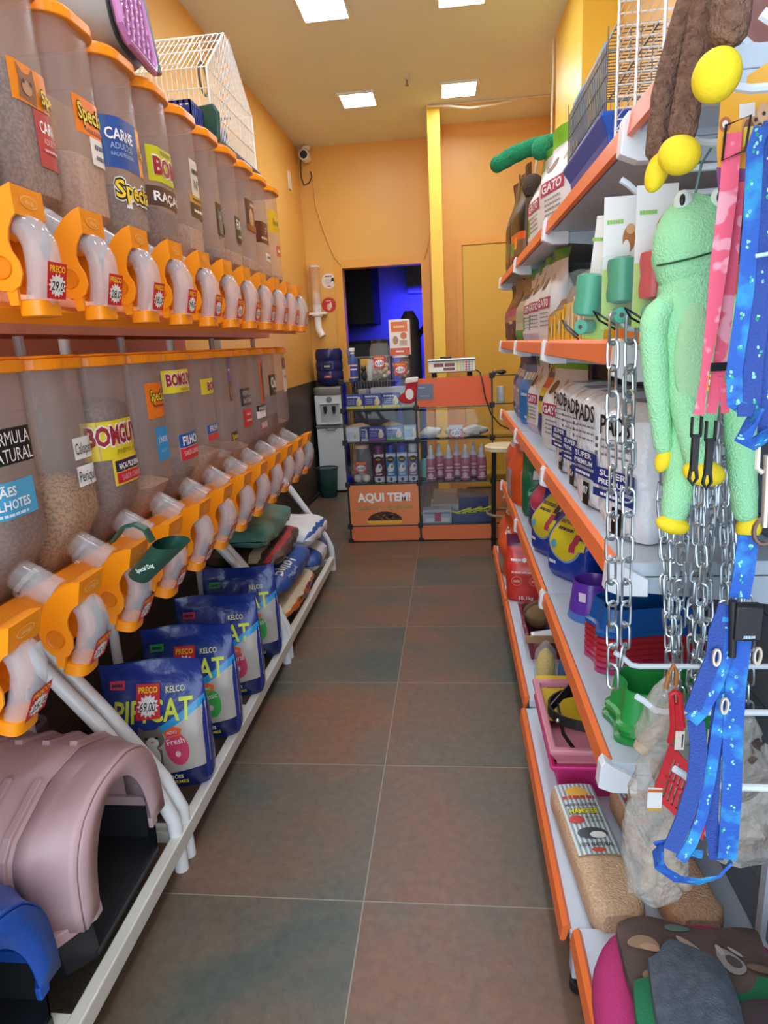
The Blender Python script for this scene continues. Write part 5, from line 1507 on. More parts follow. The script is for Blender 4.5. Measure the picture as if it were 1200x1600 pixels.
# top shelf
bag('glossy black food bag at the far end of the top right shelf', 'food bag', .27, .47, .12, shz((.3, shiny('#6a6a44', .35)), (.93, FBLK), (1, FMAR)), (.375, 3.82, TOPZ), R90 + .05, lambda m, f: (m.disc(-.04, .1, .05, .04, C('#9a9a40'), f, .002), m.disc(.04, .07, .05, .03, C('#b8541e'), f, .002), m.text('PRO', 0, .25, .025, C('#8a8a8a'), f, .002, wid=.16)), seed=21)
bag('black food bag with orange vegetables printed low, second from far end on top shelf', 'food bag', .27, .45, .12, shz((.28, shiny('#7a5a3a', .35)), (.34, FORA), (.95, FBLK), (1, FMAR)), (.38, 3.50, TOPZ), R90 + .08, lambda m, f: (m.disc(-.03, .08, .05, .035, C('#6a9a3a'), f, .002), m.disc(.05, .11, .04, .03, C('#e8922e'), f, .002), m.text('PRO', 0, .05, .02, RED, f, .003, wid=.14)), seed=22)
bag('brown kraft bag behind the green plush rope on the top shelf', 'food bag', .24, .50, .1, shz((1, FTAN)), (.47, 3.2, TOPZ), R90 + .1, None, seed=23)
b = MB(); b.ell((.37, 3.15, TOPZ + .3), (.045, .05, .05), M_('coconut_fibre', '#4e4034', .9, bump=.8, bscale=80), dis=.1, dk=60); b.tube([(.38, 3.15, TOPZ + .34), (.39, 3.16, TOPZ + .42)], .006, C('#c8b89a')); tag(b.build('coconut_toy', world=True), 'dark hairy coconut hanging toy against the kraft bag on the top shelf', 'bird toy')
b = MB(); b.lathe([(.03, 0), (.03, .255)], C('#5a4a3a'), c=(.37, 3.15, TOPZ)); tag(b.build('toy_box', world=True), 'narrow brown pack under the hairy coconut on the top shelf', 'pack')
bag('white cat food bag, farther of two on the top right shelf', 'cat food bag', .29, .35, .13, gato_zone, (.395, 2.80, TOPZ), R90 + .1, gato_print(.29, .35), 'white cat food bags on the top shelf', seed=24)
bag('white cat food bag with bright green top, nearer of two on the top right shelf', 'cat food bag', .29, .35, .13, shz((.1, FW), (.86, FW), (1, FLIME)), (.41, 2.45, TOPZ), R90 + .25, gato_print(.29, .35), 'white cat food bags on the top shelf', seed=25)
PLG = M_('plush_green', '#1f8a5c', .95, bump=1.0, bscale=120)
def fuzzy(m, P, r, mat, dis=.10, dk=90, n=18, sub=6):
    """furry sausage through the points P"""
    P = [Vector(p) for p in P]; rr = r if isinstance(r, list) else [r] * len(P)
    Q, RR = [], []
    for i in range(len(P) - 1):
        p0, p1, p2, p3 = P[max(0, i - 1)], P[i], P[i + 1], P[min(len(P) - 1, i + 2)]
        for k in range(sub):
            t = k / sub
            Q.append(.5 * ((2 * p1) + (p2 - p0) * t + (2 * p0 - 5 * p1 + 4 * p2 - p3) * t * t + (3 * p1 - p0 - 3 * p2 + p3) * t ** 3))
            RR.append(rr[i] + (rr[i + 1] - rr[i]) * t)
    Q.append(P[-1]); RR.append(rr[-1])
    # round ends
    a, b_ = (Q[0] - Q[1]).normalized(), (Q[-1] - Q[-2]).normalized()
    pre = [(Q[0] + a * RR[0] * k, RR[0] * math.sqrt(max(0.02, 1 - k * k))) for k in (.98, .85, .6, .3)]
    post = [(Q[-1] + b_ * RR[-1] * k, RR[-1] * math.sqrt(max(0.02, 1 - k * k))) for k in (.3, .6, .85, .98)]
    Q = [p for p, _ in pre] + Q + [p for p, _ in post]
    RR = [q for _, q in pre] + RR + [q for _, q in post]
    o = len(m.v)
    m.tube(Q, RR, mat, n=n)
    for i in range(o, len(m.v)):
        p = Vector(m.v[i])
        m.v[i] = tuple(p + Vector((noise.noise(p * dk), noise.noise(p * dk + Vector((9, 2, 1))), noise.noise(p * dk + Vector((3, 8, 5))))) * dis * max(RR))
    return m
t = thing('plush_rope_toy', 'dark green furry rope toy lying across the bags on the top right shelf', 'plush toy', (.36, 2.95, 2.2))
m = MB(); fuzzy(m, [(.215, 3.06, 2.20), (.28, 3.04, 2.225), (.36, 3.02, 2.245), (.45, 3.0, 2.25), (.56, 2.99, 2.245)], .033, PLG, .16, 130); m.build('long_arm', t, True)
m = MB(); fuzzy(m, [(.385, 3.0, 2.235), (.375, 2.92, 2.215), (.366, 2.84, 2.185)], .036, PLG, .16, 130); m.build('short_arm', t, True)
# blue tub cage with the card inside
t = thing('hamster_cage', 'wire cage with a blue plastic tray and blue card, on the top right shelf', 'cage', (.46, 1.88, TOPZ))
BT = M_('blue_tray', '#2457b8', .35)
m = MB()
def tray(m, x0, x1, y0, y1, z0, z1, mat, lip=.012, th=.004, taper=.02):
    A = [(x0 + taper, y0 + taper, z0), (x1 - taper, y0 + taper, z0), (x1 - taper, y1 - taper, z0), (x0 + taper, y1 - taper, z0)]
    B = [(x0, y0, z1), (x1, y0, z1), (x1, y1, z1), (x0, y1, z1)]
    L1 = [(x0 - lip, y0 - lip, z1), (x1 + lip, y0 - lip, z1), (x1 + lip, y1 + lip, z1), (x0 - lip, y1 + lip, z1)]
    L2 = [(a, b_, c - lip * .8) for a, b_, c in L1]
    I1 = [(x0 + th, y0 + th, z1 - .001), (x1 - th, y0 + th, z1 - .001), (x1 - th, y1 - th, z1 - .001), (x0 + th, y1 - th, z1 - .001)]
    I0 = [(x0 + taper + th, y0 + taper + th, z0 + th), (x1 - taper - th, y0 + taper + th, z0 + th), (x1 - taper - th, y1 - taper - th, z0 + th), (x0 + taper + th, y1 - taper - th, z0 + th)]
    m.rings([A, [((p[0] * .3 + q[0] * .7), (p[1] * .3 + q[1] * .7), (p[2] * .3 + q[2] * .7) - lip * .5) for p, q in zip(A, B)], L2, L1, I1, I0], mat, caps=True, smooth=False)
tray(m, .345, .62, 1.62, 2.10, TOPZ, TOPZ + .13, BT); m.build('plastic_tray', t, True, bevel=.004)
m = MB(); GWc = M_('galvanised_wire', '#8b8e90', .35, metal=.6)
for i in range(25):
    y = 1.62 + .48 * i / 24
    m.tube([(.345, y, TOPZ + .13), (.345, y, TOPZ + .26), (.36, y, TOPZ + .29)] if i % 1 == 0 else [], .0014, GWc, n=4); m.tube([(.36, y, TOPZ + .29), (.62, y, TOPZ + .29)], .0014, GWc, n=4)
for i in range(13):
    x = .345 + .275 * i / 12
    for y in (1.62, 2.10): m.tube([(x, y, TOPZ + .13), (x, y, TOPZ + .29)], .0014, GWc, n=4)
for z in (.15, .2, .245): m.tube([(.345, 1.62, TOPZ + z), (.345, 2.10, TOPZ + z), (.62, 2.10, TOPZ + z), (.62, 1.62, TOPZ + z)], .002, GWc, n=4, closed=True)
for x in (.36, .45, .54, .62): m.tube([(x, 1.62, TOPZ + .29), (x, 2.1, TOPZ + .29)], .002, GWc, n=4)
m.build('wire_top', t, True)
m = MB(); m.box(.352, .356, 1.68, 2.08, TOPZ + .10, TOPZ + .285, M_('printed_card', '#5f9ad0', .5, col2='#c8b98a', scale=14, stops=(.5, .62))); m.build('printed_card', t, True)
# white wire cage nearest
t = thing('wire_cage', 'tall white wire cage with level bars at the near end of the top shelf', 'cage', (.48, 1.36, TOPZ))
m = MB()
for k in range(28):
    z = TOPZ + .01 + k * .021
    m.tube([(.35, 1.235, z), (.35, 1.55, z), (.62, 1.55, z), (.62, 1.235, z)], .0017, CW_, n=4, closed=True)
for x, y in ((.35, 1.235), (.35, 1.55), (.62, 1.55), (.62, 1.235), (.35, 1.40), (.48, 1.55), (.48, 1.235)):
    m.tube([(x, y, TOPZ), (x, y, TOPZ + .58)], .003, CW_, n=5)
m.build('wire_body', t, True)
m = MB(); m.box(.345, .625, 1.23, 1.555, TOPZ, TOPZ + .008, C('#e8e8e8')); m.build('base', t, True)
m = MB(); m.box(.5, .504, 1.26, 1.53, TOPZ + .02, TOPZ + .55, M_('wicker_mat', '#b09a80', .7, col2='#8a7460', scale=40)); m.build('woven_panel', t, True)
m = MB(); m.patch(-.03, .03, -.015, .015, WHT, plane((.347, 1.44, TOPZ + .3), (0, -1, 0), (0, 0, 1)), .001); m.build('white_tag', t, True)
boxy('red_box', 'dark red carton standing on the nearest top shelf beside the white wire cage', 'box', .42, .6, .98, 1.18, 1.829, 2.25, '#7a3438')

# eye level shelf
Z4 = LV[2] + .001
bag('maroon food bag at the far end of the eye level right shelf', 'food bag', .25, .30, .1, shz((.36, FMAR), (.44, FTAN), (.52, shiny('#b0506a', .35)), (1, FMAR)), (.365, 3.90, Z4), R90 + .04, None, 'maroon food bags at eye level', seed=31)
bag('maroon food bag with kraft folded top, second from far end at eye level', 'food bag', .25, .31, .1, shz((.36, FMAR), (.44, FTAN), (.52, shiny('#b0506a', .35)), (.82, FMAR), (1, FKR)), (.365, 3.62, Z4), R90 + .06, lambda m, f: (m.text('gatos', 0, .1, .02, C('#e8c8a0'), f, .002, wid=.1),), 'maroon food bags at eye level', seed=32)
bag('beige and green food bag beside the maroon ones at eye level', 'food bag', .25, .29, .1, shz((.2, FGREEN), (.3, shiny('#c8c4a4', .4)), (.75, shiny('#b9b596', .4)), (1, FKR)), (.375, 3.30, Z4), R90 + .1, lambda m, f: (m.text('Vida', 0, .2, .03, C('#4a4a3a'), f, .002, wid=.12, shear=.2),), seed=33)
for i, (y, lb) in enumerate(((3.0, 'farthest of three'), (2.76, 'middle of three'), (2.48, 'nearest of three'))):
    bag('white cat food bag with pink band at eye level, %s' % lb, 'cat food bag', .24, .31, .1, gato_zone if i < 2 else shz((.9, FW), (1, FGREEN)), (.38, y, Z4), R90 + .12, gato_print(.24, .31), 'white cat food bags at eye level', seed=34 + i)
for i in range(4):
    y = 2.25 - .155 * i; h = .085 + .012 * i
    t = thing('yellow_box', 'yellow box with brown corrugated top at eye level, %s of four' % ('farthest', 'second from the far end', 'third from the far end', 'nearest')[i], 'box', (.415, y, Z4), 0, 'yellow boxes at eye level')
    m = MB(); m.box(-.09, .09, -.07, .07, 0, h, C('#f2bc1c', .45)); m.build('carton', t, bevel=.002)
    m = MB(); m.prism([(-.09, h), (-.07, h + .02 + .012 * i), (.09, h + .035 + .012 * i), (.09, h)], -.07, .07, M_('corrugated_brown', '#9a7450', .7, col2='#7a5838', scale=30), lambda a, b_, hh: Vector((a, hh, b_))); m.build('corrugated_top', t)
    m = MB(); f = plane((-.0905, 0, h / 2), (0, -1, 0), (0, 0, 1)); m.disc(.02, 0, .014, .022, C('#f4f0e4'), f, .001); m.patch(-.05, -.045, -h * .4, h * .4, BLK, f, .001, 1, 1); m.patch(.05, .055, -h * .4, h * .4, BLK, f, .001, 1, 1); m.text('PET', -.015, 0, .02, C('#a8741a'), f, .001, wid=.03); m.build('printed_front', t)
boxy('orange_box', 'orange box at the near end of the eye level shelf behind the plush frog', 'box', .36, .56, 1.3, 1.55, Z4, Z4 + .13, '#e07a30')
bag('green and purple food bag behind the hanging blister packs at eye level', 'food bag', .24, .30, .1, shz((.6, FNAV), (.85, FYEL), (1, FGREEN)), (.52, 1.95, Z4), R90 + .2, None, seed=38)

# pads shelf
Z3 = LV[1] + .001
for i, (y, c, lb) in enumerate(((3.86, FNAV, 'grey blue food bag with a dog, at the far end of the pads shelf'), (3.63, shiny('#7a80b0', .35), 'lilac blue food bag, second from the far end of the pads shelf'), (3.36, FBLU, 'bright blue food bag, third from the far end of the pads shelf'))):
    bag(lb, 'food bag', .22, .36, .11, shz((.2, c), (.45, c if i == 2 else FGRAY), (.8, c), (1, FNAV)), (.415, y, Z3), R90 + .1 + .12 * i, lambda m, f: (m.text('DOG', 0, .24, .05, WHT, f, .002, wid=.13, bold=.02), m.text('carne', 0, .15, .02, C('#d8e4f0'), f, .002, wid=.1), m.text('1,5kg', .02, .04, .016, WHT, f, .002, wid=.06)), seed=41 + i)
bag('white cat food bag between blue and purple bags on the pads shelf', 'cat food bag', .24, .35, .12, gato_zone, (.42, 3.08, Z3), R90 + .15, gato_print(.24, .35), 'white cat food bags on the pads shelf', seed=45)
bag('purple and yellow food bag on the pads shelf between two white ones', 'food bag', .24, .35, .12, shz((.3, FNAV), (.62, FYEL), (.72, FORA), (1, shiny('#3a2c6a', .3))), (.44, 2.85, Z3), R90 + .15, lambda m, f: (m.text('PIPIC', 0, .30, .045, C('#f0d830'), f, .002, wid=.16, bold=.02), m.text('areia', 0, .17, .03, INK, f, .002, wid=.12)), seed=46)
bag('big white cat food bag with lime green top beside the training pads', 'cat food bag', .30, .36, .15, shz((.1, FW), (.86, FW), (1, FLIME)), (.44, 2.53, Z3), R90 + .22, gato_print(.30, .36), 'white cat food bags on the pads shelf', seed=47)
PADW = M_('pad_film_white', '#eceff3', .16, bump=.9, bscale=26)
def pads(label, loc, rz, big=1.0, seed=1):
    w_, h_, d_ = .185 * big, .285 * big, .20 * big
    t = thing('pad_pack', label, 'training pad pack', loc, rz, 'white training pad packs')
    m = MB(); n = 28
    sd = Vector((seed * 2.3, seed, 0))
    R = []
    for k in range(17):
        v = k / 16
        e = 1 - .12 * abs(2 * v - 1) ** 5
        if v > .9: e *= 1 - .35 * (v - .9) / .1
        ring = []
        for j in range(n):
            a = 2 * PI * j / n; ca, sa = math.cos(a), math.sin(a)
            x, y = w_ / 2 * e * math.copysign(abs(ca) ** .45, ca), d_ / 2 * e * math.copysign(abs(sa) ** .45, sa)
            p = Vector((x, y, h_ * v)); q = p * 22 + sd
            ring.append(p + Vector((noise.noise(q), noise.noise(q + Vector((5, 1, 2))), .6 * noise.noise(q + Vector((1, 7, 2))))) * .006)
        R.append(ring)
    m.rings(R, PADW); m.build('wrapped_pack', t)
    f = plane((0, -d_ / 2 - .003, 0), (1, 0, 0), (0, 0, 1)); m = MB(); NV = C('#22357e', .35)
    m.text('PADS', .0, h_ * .83, h_ * .14, BLK, f, .001, wid=w_ * .6, bold=.02)
    m.patch(-w_ * .42, w_ * .42, h_ * .36, h_ * .50, NV, f, .001, 4, 2); m.patch(-w_ * .42, w_ * .42, h_ * .27, h_ * .335, NV, f, .001, 4, 2)
    m.text('SUPER', 0, h_ * .465, h_ * .045, WHT, f, .002, wid=w_ * .55, bold=.02); m.text('PREMIUM', 0, h_ * .40, h_ * .04, WHT, f, .002, wid=w_ * .6, bold=.02); m.text('80 x 60 cm', 0, h_ * .302, h_ * .032, WHT, f, .002, wid=w_ * .5)
    m.patch(w_ * .0, w_ * .2, h_ * .03, h_ * .23, BLK, f, .001, 2, 2); m.text('07', w_ * .1, h_ * .16, h_ * .07, WHT, f, .002, wid=w_ * .15, bold=.02)
    for k in range(3):
        m.patch(-w_ * .4, -w_ * .34, h_ * (.7 - .055 * k), h_ * (.73 - .055 * k), C('#5a6068'), f, .001, 1, 1); m.text('absorção e proteção', w_ * .03, h_ * (.715 - .055 * k), h_ * .022, C('#7a8088'), f, .001, wid=w_ * .6)
    m.build('printed_front', t)
    f = plane((w_ / 2 + .003, 0, 0), (0, 1, 0), (0, 0, 1)); m = MB()
    for k in range(5):
        m.text('tapetes higiênicos super absorventes', -.04 + .02 * k, h_ * .5, .008, C('#9aa2ac'), f, .001, wid=h_ * .7, rot=PI / 2)
    m.patch(d_ * .2, d_ * .28, h_ * .08, h_ * .14, C('#4a5058'), f, .001, 1, 1)
    m.build('printed_side', t)
    return t
Z3 += .004
pads('training pad pack farthest back in the row of four', (.435, 2.13, Z3), R90 + .16, .98, 1)
pads('training pad pack second from the far end of the row', (.43, 1.90, Z3), R90 + .16, .98, 2)
pads('training pad pack third from the far end of the row', (.425, 1.68, Z3), R90 + .2, 1.0, 3)
pads('training pad pack nearest the aisle end, partly behind the chains', (.43, 1.42, Z3), R90 + .32, 1.0, 4)
for i, (x, y, lb) in enumerate(((.55, 1.98, 'wrinkled white pad pack lying on top of the rear pads, farther one'), (.55, 1.50, 'wrinkled white pad pack standing behind the nearest pads'))):
    t = pads(lb, (x, y + .02, Z3), R90 + .1, .86, 7 + i)
    t.location.x = .555; t.location.y = (1.98, 1.57)[i]

# second shelf from the floor
Z2 = LV[0] + .001
bag('orange food bag at the far end of the second shelf from the floor', 'food bag', .28, .40, .12, lambda u, v, s: FTAN if (v < .45 and u < -.2 + v) else FORA, (.37, 3.86, Z2), R90, lambda m, f: (m.text('Golden', .03, .28, .04, WHT, f, .002, wid=.17, bold=.02),), 'orange food bags, second shelf', seed=51)
bag('orange food bag with a dog photo, next to the green one on the second shelf', 'food bag', .28, .36, .13, lambda u, v, s: FGRAY if (v < .5 and u < .1 + v * .3) else FORA, (.365, 3.54, Z2), R90 + .1, lambda m, f: (m.text('Golden', .05, .3, .035, WHT, f, .002, wid=.15, bold=.02),), 'orange food bags, second shelf', seed=52)
bag('green food bag with a white barcode label on the second shelf', 'food bag', .2, .36, .15, shz((.9, FGRN), (1, FGRN)), (.44, 3.24, Z2), -.28, lambda m, f: (m.patch(-.04, .08, .19, .23, WHT, f, .002), m.patch(.04, .075, .195, .225, C('#555a5a'), f, .003), m.disc(-.03, .12, .035, .035, C('#5a9a78'), f, .002), m.disc(-.03, .12, .03, .03, C('#1e6a42'), f, .0025), m.patch(-.06, .0, .11, .13, C('#8ac0a4'), f, .003), m.text('10,1kg', .03, .03, .018, WHT, f, .002, wid=.07), m.text('frango', -.02, .07, .012, C('#a8d0b8'), f, .002, wid=.08)), seed=53)
bag('navy bag with a red oval behind the two blue and yellow litter bags', 'litter bag', .22, .29, .15, FNAV, (.43, 2.93, Z2), R90 + .3, lambda m, f: (m.disc(0, .175, .072, .07, C('#b8b4c4', .35), f, .0012, 32), m.disc(0, .175, .066, .064, C('#c83c5c', .35), f, .0022, 32)), None, 'litter_bag', seed=54)
yb = FROYAL
def ybp(m, f):
    m.disc(0, .165, .088, .094, C('#8aa0c8', .3), f, .0012, 36); m.disc(0, .165, .081, .086, C('#e0cc2a', .35), f, .0022, 36)
    m.text('micronizada', -.02, .21, .016, INK, f, .0036, wid=.1, bold=.02); m.text('sem cheiro', -.02, .185, .012, INK, f, .003, wid=.08)
    for k, (x, z, c) in enumerate(((.05, .2, '#3a2a6a'), (.05, .165, '#c03a5a'), (.075, .18, '#3a2a6a'), (.045, .135, '#c03a5a'), (.08, .145, '#e8d830'))):
        m.patch(x - .014, x + .014, z - .015, z + .015, C(c), f, .0036, 3, 3)
    m.disc(-.05, .13, .014, .016, C('#5aa8d0'), f, .0036); m.text('4kg', -.06, .06, .016, WHT, f, .002, wid=.04)
bag('blue litter bag with yellow oval, farther of two on the second shelf', 'litter bag', .22, .27, .17, yb, (.42, 2.62, Z2), R90 + .4, ybp, 'blue litter bags with yellow ovals', 'litter_bag', seed=55, res=(36, 40), neck=.95)
bag('blue litter bag with yellow oval, nearer one beside the purple bowls', 'litter bag', .23, .28, .18, yb, (.46, 2.34, Z2), R90 + .55, ybp, 'blue litter bags with yellow ovals', 'litter_bag', seed=56, res=(36, 40), neck=.95)
def bowl(name, label, x, y, z, r, h, col, group=None, tag_=False):
    t = thing(name, label, 'pet bowl', (x, y, z), 0, group)
    M = C(col, .25)
    m = MB(); m.lathe([(r, 0), (r * .99, .008), (r * .84, h * .93), (r * .82, h), (r * .78, h), (r * .74, h * .9), (r * .62, h * .35), (.0, h * .33)], M, n=36); m.build('bowl_body', t)
    if tag_:
        m = MB(); f = lambda a, b, hh=0.0: Vector((-(r * .93 + hh) * math.cos(a / r - .9), -(r * .93 + hh) * math.sin(a / r + .9 - 1.8 + 1.8) if False else (r * .93 + hh) * math.sin(a / r - .9), b)); m.patch(-.012, .012, h * .45, h * .75, C('#e8dcf0'), f, .003, 3, 2); m.build('price_sticker', t)
    return t
bowl('pet_bowl', 'dark purple round bowl at the back beside the nearer blue litter bag', .56, 2.06, Z2, .08, .09, '#4a2a6a')
bowl('pet_bowl', 'light blue bowl rim under the purple bowl on the second shelf', .425, 1.98, Z2, .077, .06, '#4a80c8', tag_=False)
bowl('pet_bowl', 'purple round bowl with small price sticker on the second shelf', .425, 1.98, Z2 + .024, .073, .098, '#6a3ab0', tag_=True)
def bone_outline(L_, W2, n=48):
    out = []
    for i in range(n):
        a = 2 * PI * i / n
        ca, sa = math.cos(a), math.sin(a)
        k = 1 - .22 * math.exp(-(ca / .38) ** 2)        # waist
        k2 = 1 - .16 * math.exp(-(sa / .3) ** 2)        # dents at the ends
        out.append((L_ / 2 * math.copysign(abs(ca) ** .72, ca) * k2, W2 / 2 * math.copysign(abs(sa) ** .7, sa) * k))
    return out
def bone_bowl(label, x, y, z, L_, W2, h, col, rz, group):
    t = thing('bone_bowl', label, 'pet bowl', (x, y, z), rz, group)
    M = C(col, .25); o = bone_outline(L_, W2)
    sc = lambda k, zz: [Vector((a * k, b_ * k, zz)) for a, b_ in o]
    m = MB(); m.rings([sc(1.04, 0), sc(1.08, .002), sc(1.08, .012), sc(1.0, .016), sc(.93, h), sc(.89, h), sc(.80, .03), sc(.78, .02)], M); m.build('bowl_body', t)
    return t
import colorsys
cols = ['#b8386e', '#c23a62', '#c03044', '#bc2c3a', '#b82c38', '#b42a36']
names = ['lowest', 'second from the bottom', 'third from the bottom', 'fourth from the bottom', 'fifth from the bottom', 'topmost red']
for k in range(6):
    bone_bowl('pink or red bone shaped bowl nested in the tall stack, %s' % names[k] if k else 'pink bone shaped bowl at the foot of the tall nested stack', .50, 1.68, Z2 + .017 * k, .30, .17, .05, cols[k], .1, 'red bone bowls in the tall stack')
bone_bowl('blue bone shaped bowl on top of the nested red stack', .50, 1.68, Z2 + .102, .30, .17, .075, '#1c5aa6', .1, 'bone shaped bowls')
bone_bowl('green bone shaped bowl at the bottom of the pair at the shelf end', .47, 1.36, Z2, .28, .17, .07, '#1f8a3c', .05, 'green bone bowls at the shelf end')
bone_bowl('green bone shaped bowl on top of the pair at the shelf end', .47, 1.36, Z2 + .028, .27, .165, .09, '#2fa04a', .05, 'green bone bowls at the shelf end')

# bottom shelf
ZB = BASEZ[0][0] + .001
bag('orange food bag standing farthest on the bottom right shelf', 'food bag', .28, .35, .12, lambda u, v, s: FGRAY if (v < .4 and u < -.1 + v) else FORA, (.32, 3.84, ZB), R90, lambda m, f: (m.text('Golden', .02, .28, .045, WHT, f, .002, wid=.18, bold=.02),), 'orange food bags, bottom shelf', seed=61)
bag('orange food bag slumped against the red pouch on the bottom right shelf', 'food bag', .27, .35, .13, lambda u, v, s: FGRAY if (v < .35 and u < v) else FORA, (.315, 3.50, ZB), R90 + .15, lambda m, f: (m.text('Golden', .04, .26, .04, WHT, f, .002, wid=.15, bold=.02),), 'orange food bags, bottom shelf', seed=62, lean=-.06)
bag('red food pouch with white round marks on the bottom right shelf', 'food bag', .2, .34, .15, shz((.8, FRED), (1, shiny('#7a3050', .3))), (.352, 3.17, ZB), -.15, lambda m, f: (m.text('10,1kg', .0, .025, .022, WHT, f, .002, wid=.07, bold=.02), [(m.disc(x, .115, .026, .026, C('#f08878'), f, .002), m.disc(x, .115, .022, .022, C('#d8362a'), f, .0025), m.patch(x - .016, x + .016, .108, .12, C('#f0a898'), f, .003, 1, 1)) for x in (-.045, .04)], m.text('premium especial', 0, .16, .012, C('#f4b0a4'), f, .002, wid=.14), m.disc(-.01, .215, .01, .01, WHT, f, .002), m.text('GOLDEN', -.05, .215, .014, WHT, f, .002, wid=.05), m.text('frango e arroz', .04, .215, .01, WHT, f, .002, wid=.06), m.patch(.045, .075, .175, .2, C('#6a4a5a'), f, .002, 1, 1)), seed=63)
# basket with toys
t = thing('toy_basket', 'dark red patterned box holding pet toys on the bottom right shelf', 'box', (.43, 2.67, ZB))
m = MB(); tray(m, -.15, .19, -.19, .19, 0, .10, M_('basket_red', '#7a2434', .5, col2='#c88a8a', scale=30, stops=(.55, .75)), .004, .008, .015); m.build('box_body', t)
m = MB(); m.box(-.16, .2, -.2, -.186, .085, .112, C('#a8825a', .6)); m.build('card_edge', t)
b = MB(); b.ell((.36, 2.76, .285), (.07, .07, .062), M_('coconut_shell', '#8a6a44', .8, bump=.6, bscale=50), dis=.06, dk=20); b.tube([(.36 + .071 * math.cos(a * .3 - 1.0), 2.76 - .02, .285 + .064 * math.sin(a * .3 - 1.0)) for a in range(14)], .003, C('#5a4028'), n=5); tag(b.build('coconut_shell', world=True), 'brown coconut shell in the dark red toy box', 'coconut shell')
t = thing('white_cup', 'white plastic cup lying in the dark red toy box', 'cup', (.36, 2.55, .265)); m = MB(); m.lathe([(.03, -.06), (.042, .03), (.046, .04), (.04, .036), (.03, -.05)], C('#e6eaee', .3), axis='X', sx=1); m.build('cup_body', t)
for i, (x, y, c, lb) in enumerate(((.43, 2.62, '#2a2a58', 'dark blue glossy package in the toy box'), (.48, 2.72, '#32305e', 'dark blue ball behind the coconut shell'), (.45, 2.5, '#2c4a44', 'dark green package beside the white cup'))):
    b = MB(); b.ell((x, y, .265 + .02 * (i == 1)), (.06, .05, .045), C(c, .3), dis=.3, dk=25); tag(b.build('toy_package', world=True), lb, 'toy')
# corn toys
t = thing('corn_toy', 'bright yellow corn toy in plastic wrap on the bottom right shelf', 'toy', (.328, 2.31, ZB))
m = MB(); m.lathe([(.02, 0), (.035, .02), (.036, .08), (.025, .12), (.008, .14)], M_('corn_yellow', '#f4cf16', .4, bump=1.0, bscale=110), n=24); m.build('corn', t)
m = MB(); m.lathe([(.042, .0), (.046, .06), (.04, .13), (.01, .17)], WRAP, n=14); m.build('wrapper', t)
for i in range(4):
    t = thing('plush_corn', 'green and yellow corn toy in a bag, %s of the row beside the bright corn' % ('first', 'second', 'third', 'last')[i], 'toy', (.40 + .048 * i, 2.30 + .01 * i, ZB), 0, 'green and yellow corn toys')
    m = MB(); m.lathe([(.02, .06), (.02, .12), (.006, .16)], C('#e0b83a', .5), n=14); m.build('corn', t)
    m = MB(); m.lathe([(.02, 0), (.028, .03), (.026, .08), (.021, .1)], C('#3f8a84' if i else '#4a78a8', .4), n=14); m.build('husk', t)
# pink trays
PT = C('#d88a98', .35)
ZB3 = BASEZ[2][0] + .001
t = thing('litter_tray', 'hot pink litter tray at the bottom of the tray pair', 'tray', (.43, 1.86, ZB3), 0, 'pink litter trays')
m = MB(); tray(m, -.165, .2, -.19, .19, 0, .12, C('#d0307c', .35), .012, .004, .02); m.build('tray_body', t, bevel=.004)
t = thing('litter_tray', 'pale pink litter tray on top, holding a muzzle and yellow sachet', 'tray', (.43, 1.86, ZB3 + .035), 0, 'pink litter trays')
m = MB(); tray(m, -.165, .2, -.19, .19, 0, .14, PT, .016, .005, .022); m.build('tray_body', t, bevel=.005)
m = MB(); m.X = Matrix.Translation((.375, 1.985, ZB3 + .085)) @ Matrix.Rotation(-.75, 4, 'X')
m.box(-.115, .12, -.005, .008, -.02, .13, C('#dfb71e', .4)); tag(m.build('yellow_sachet', world=True), 'yellow sachet leaning at the back of the pale pink tray', 'sachet')
q = MB(); fx = Matrix.Translation((.375, 1.985, ZB3 + .085)) @ Matrix.Rotation(-.75, 4, 'X')
q.text('Raças Pequenas', -.02, .09, .02, C('#5a2a10'), lambda a, b_, h=0: fx @ Vector((a, -.006 - h, b_)), .001, wid=.12, rot=PI)
sa = [o for o in COL.objects if o.name == 'yellow_sachet'][0]; q.build('printed_lettering', sa, True)
t = thing('dog_muzzle', 'black leather dog muzzle with studs in the pale pink tray', 'muzzle', (.405, 1.77, ZB3 + .135))
t.scale = (1.15, 1.15, 1.15)
LEA = M_('black_leather', '#1c1a1a', .38, bump=.2, bscale=90)
circ = lambda rx, ry, z, a0, a1, n=20, t_=0: [(rx * math.cos(a0 + (a1 - a0) * k / n), ry * math.sin(a0 + (a1 - a0) * k / n), z + t_ * math.sin(a0 + (a1 - a0) * k / n)) for k in range(n + 1)]
m = MB(); m.ribbon(circ(.125, .09, .09, 0, 2 * PI, 32), (0, 0, 1), .026, .005, LEA); m.build('upper_strap', t)
m = MB(); m.ribbon([(-.1, .02, .095), (-.09, -.02, .03), (-.05, -.06, -.02), (.03, -.07, -.03), (.1, -.04, .0), (.12, .0, .06)], (0, -.5, .8), .02, .004, LEA); m.build('lower_strap', t)
m = MB(); m.ribbon([(.01, -.093, .105), (.012, -.094, .06), (.012, -.088, .01), (.01, -.075, -.03)], (1, 0, 0), .034, .005, LEA); m.build('front_strap', t)
m = MB(); m.ribbon([(-.12, .0, .09), (-.06, .06, .12), (.03, .05, .12), (.11, .02, .1)], (0, 0, 1), .022, .004, LEA); m.build('inner_strap', t)
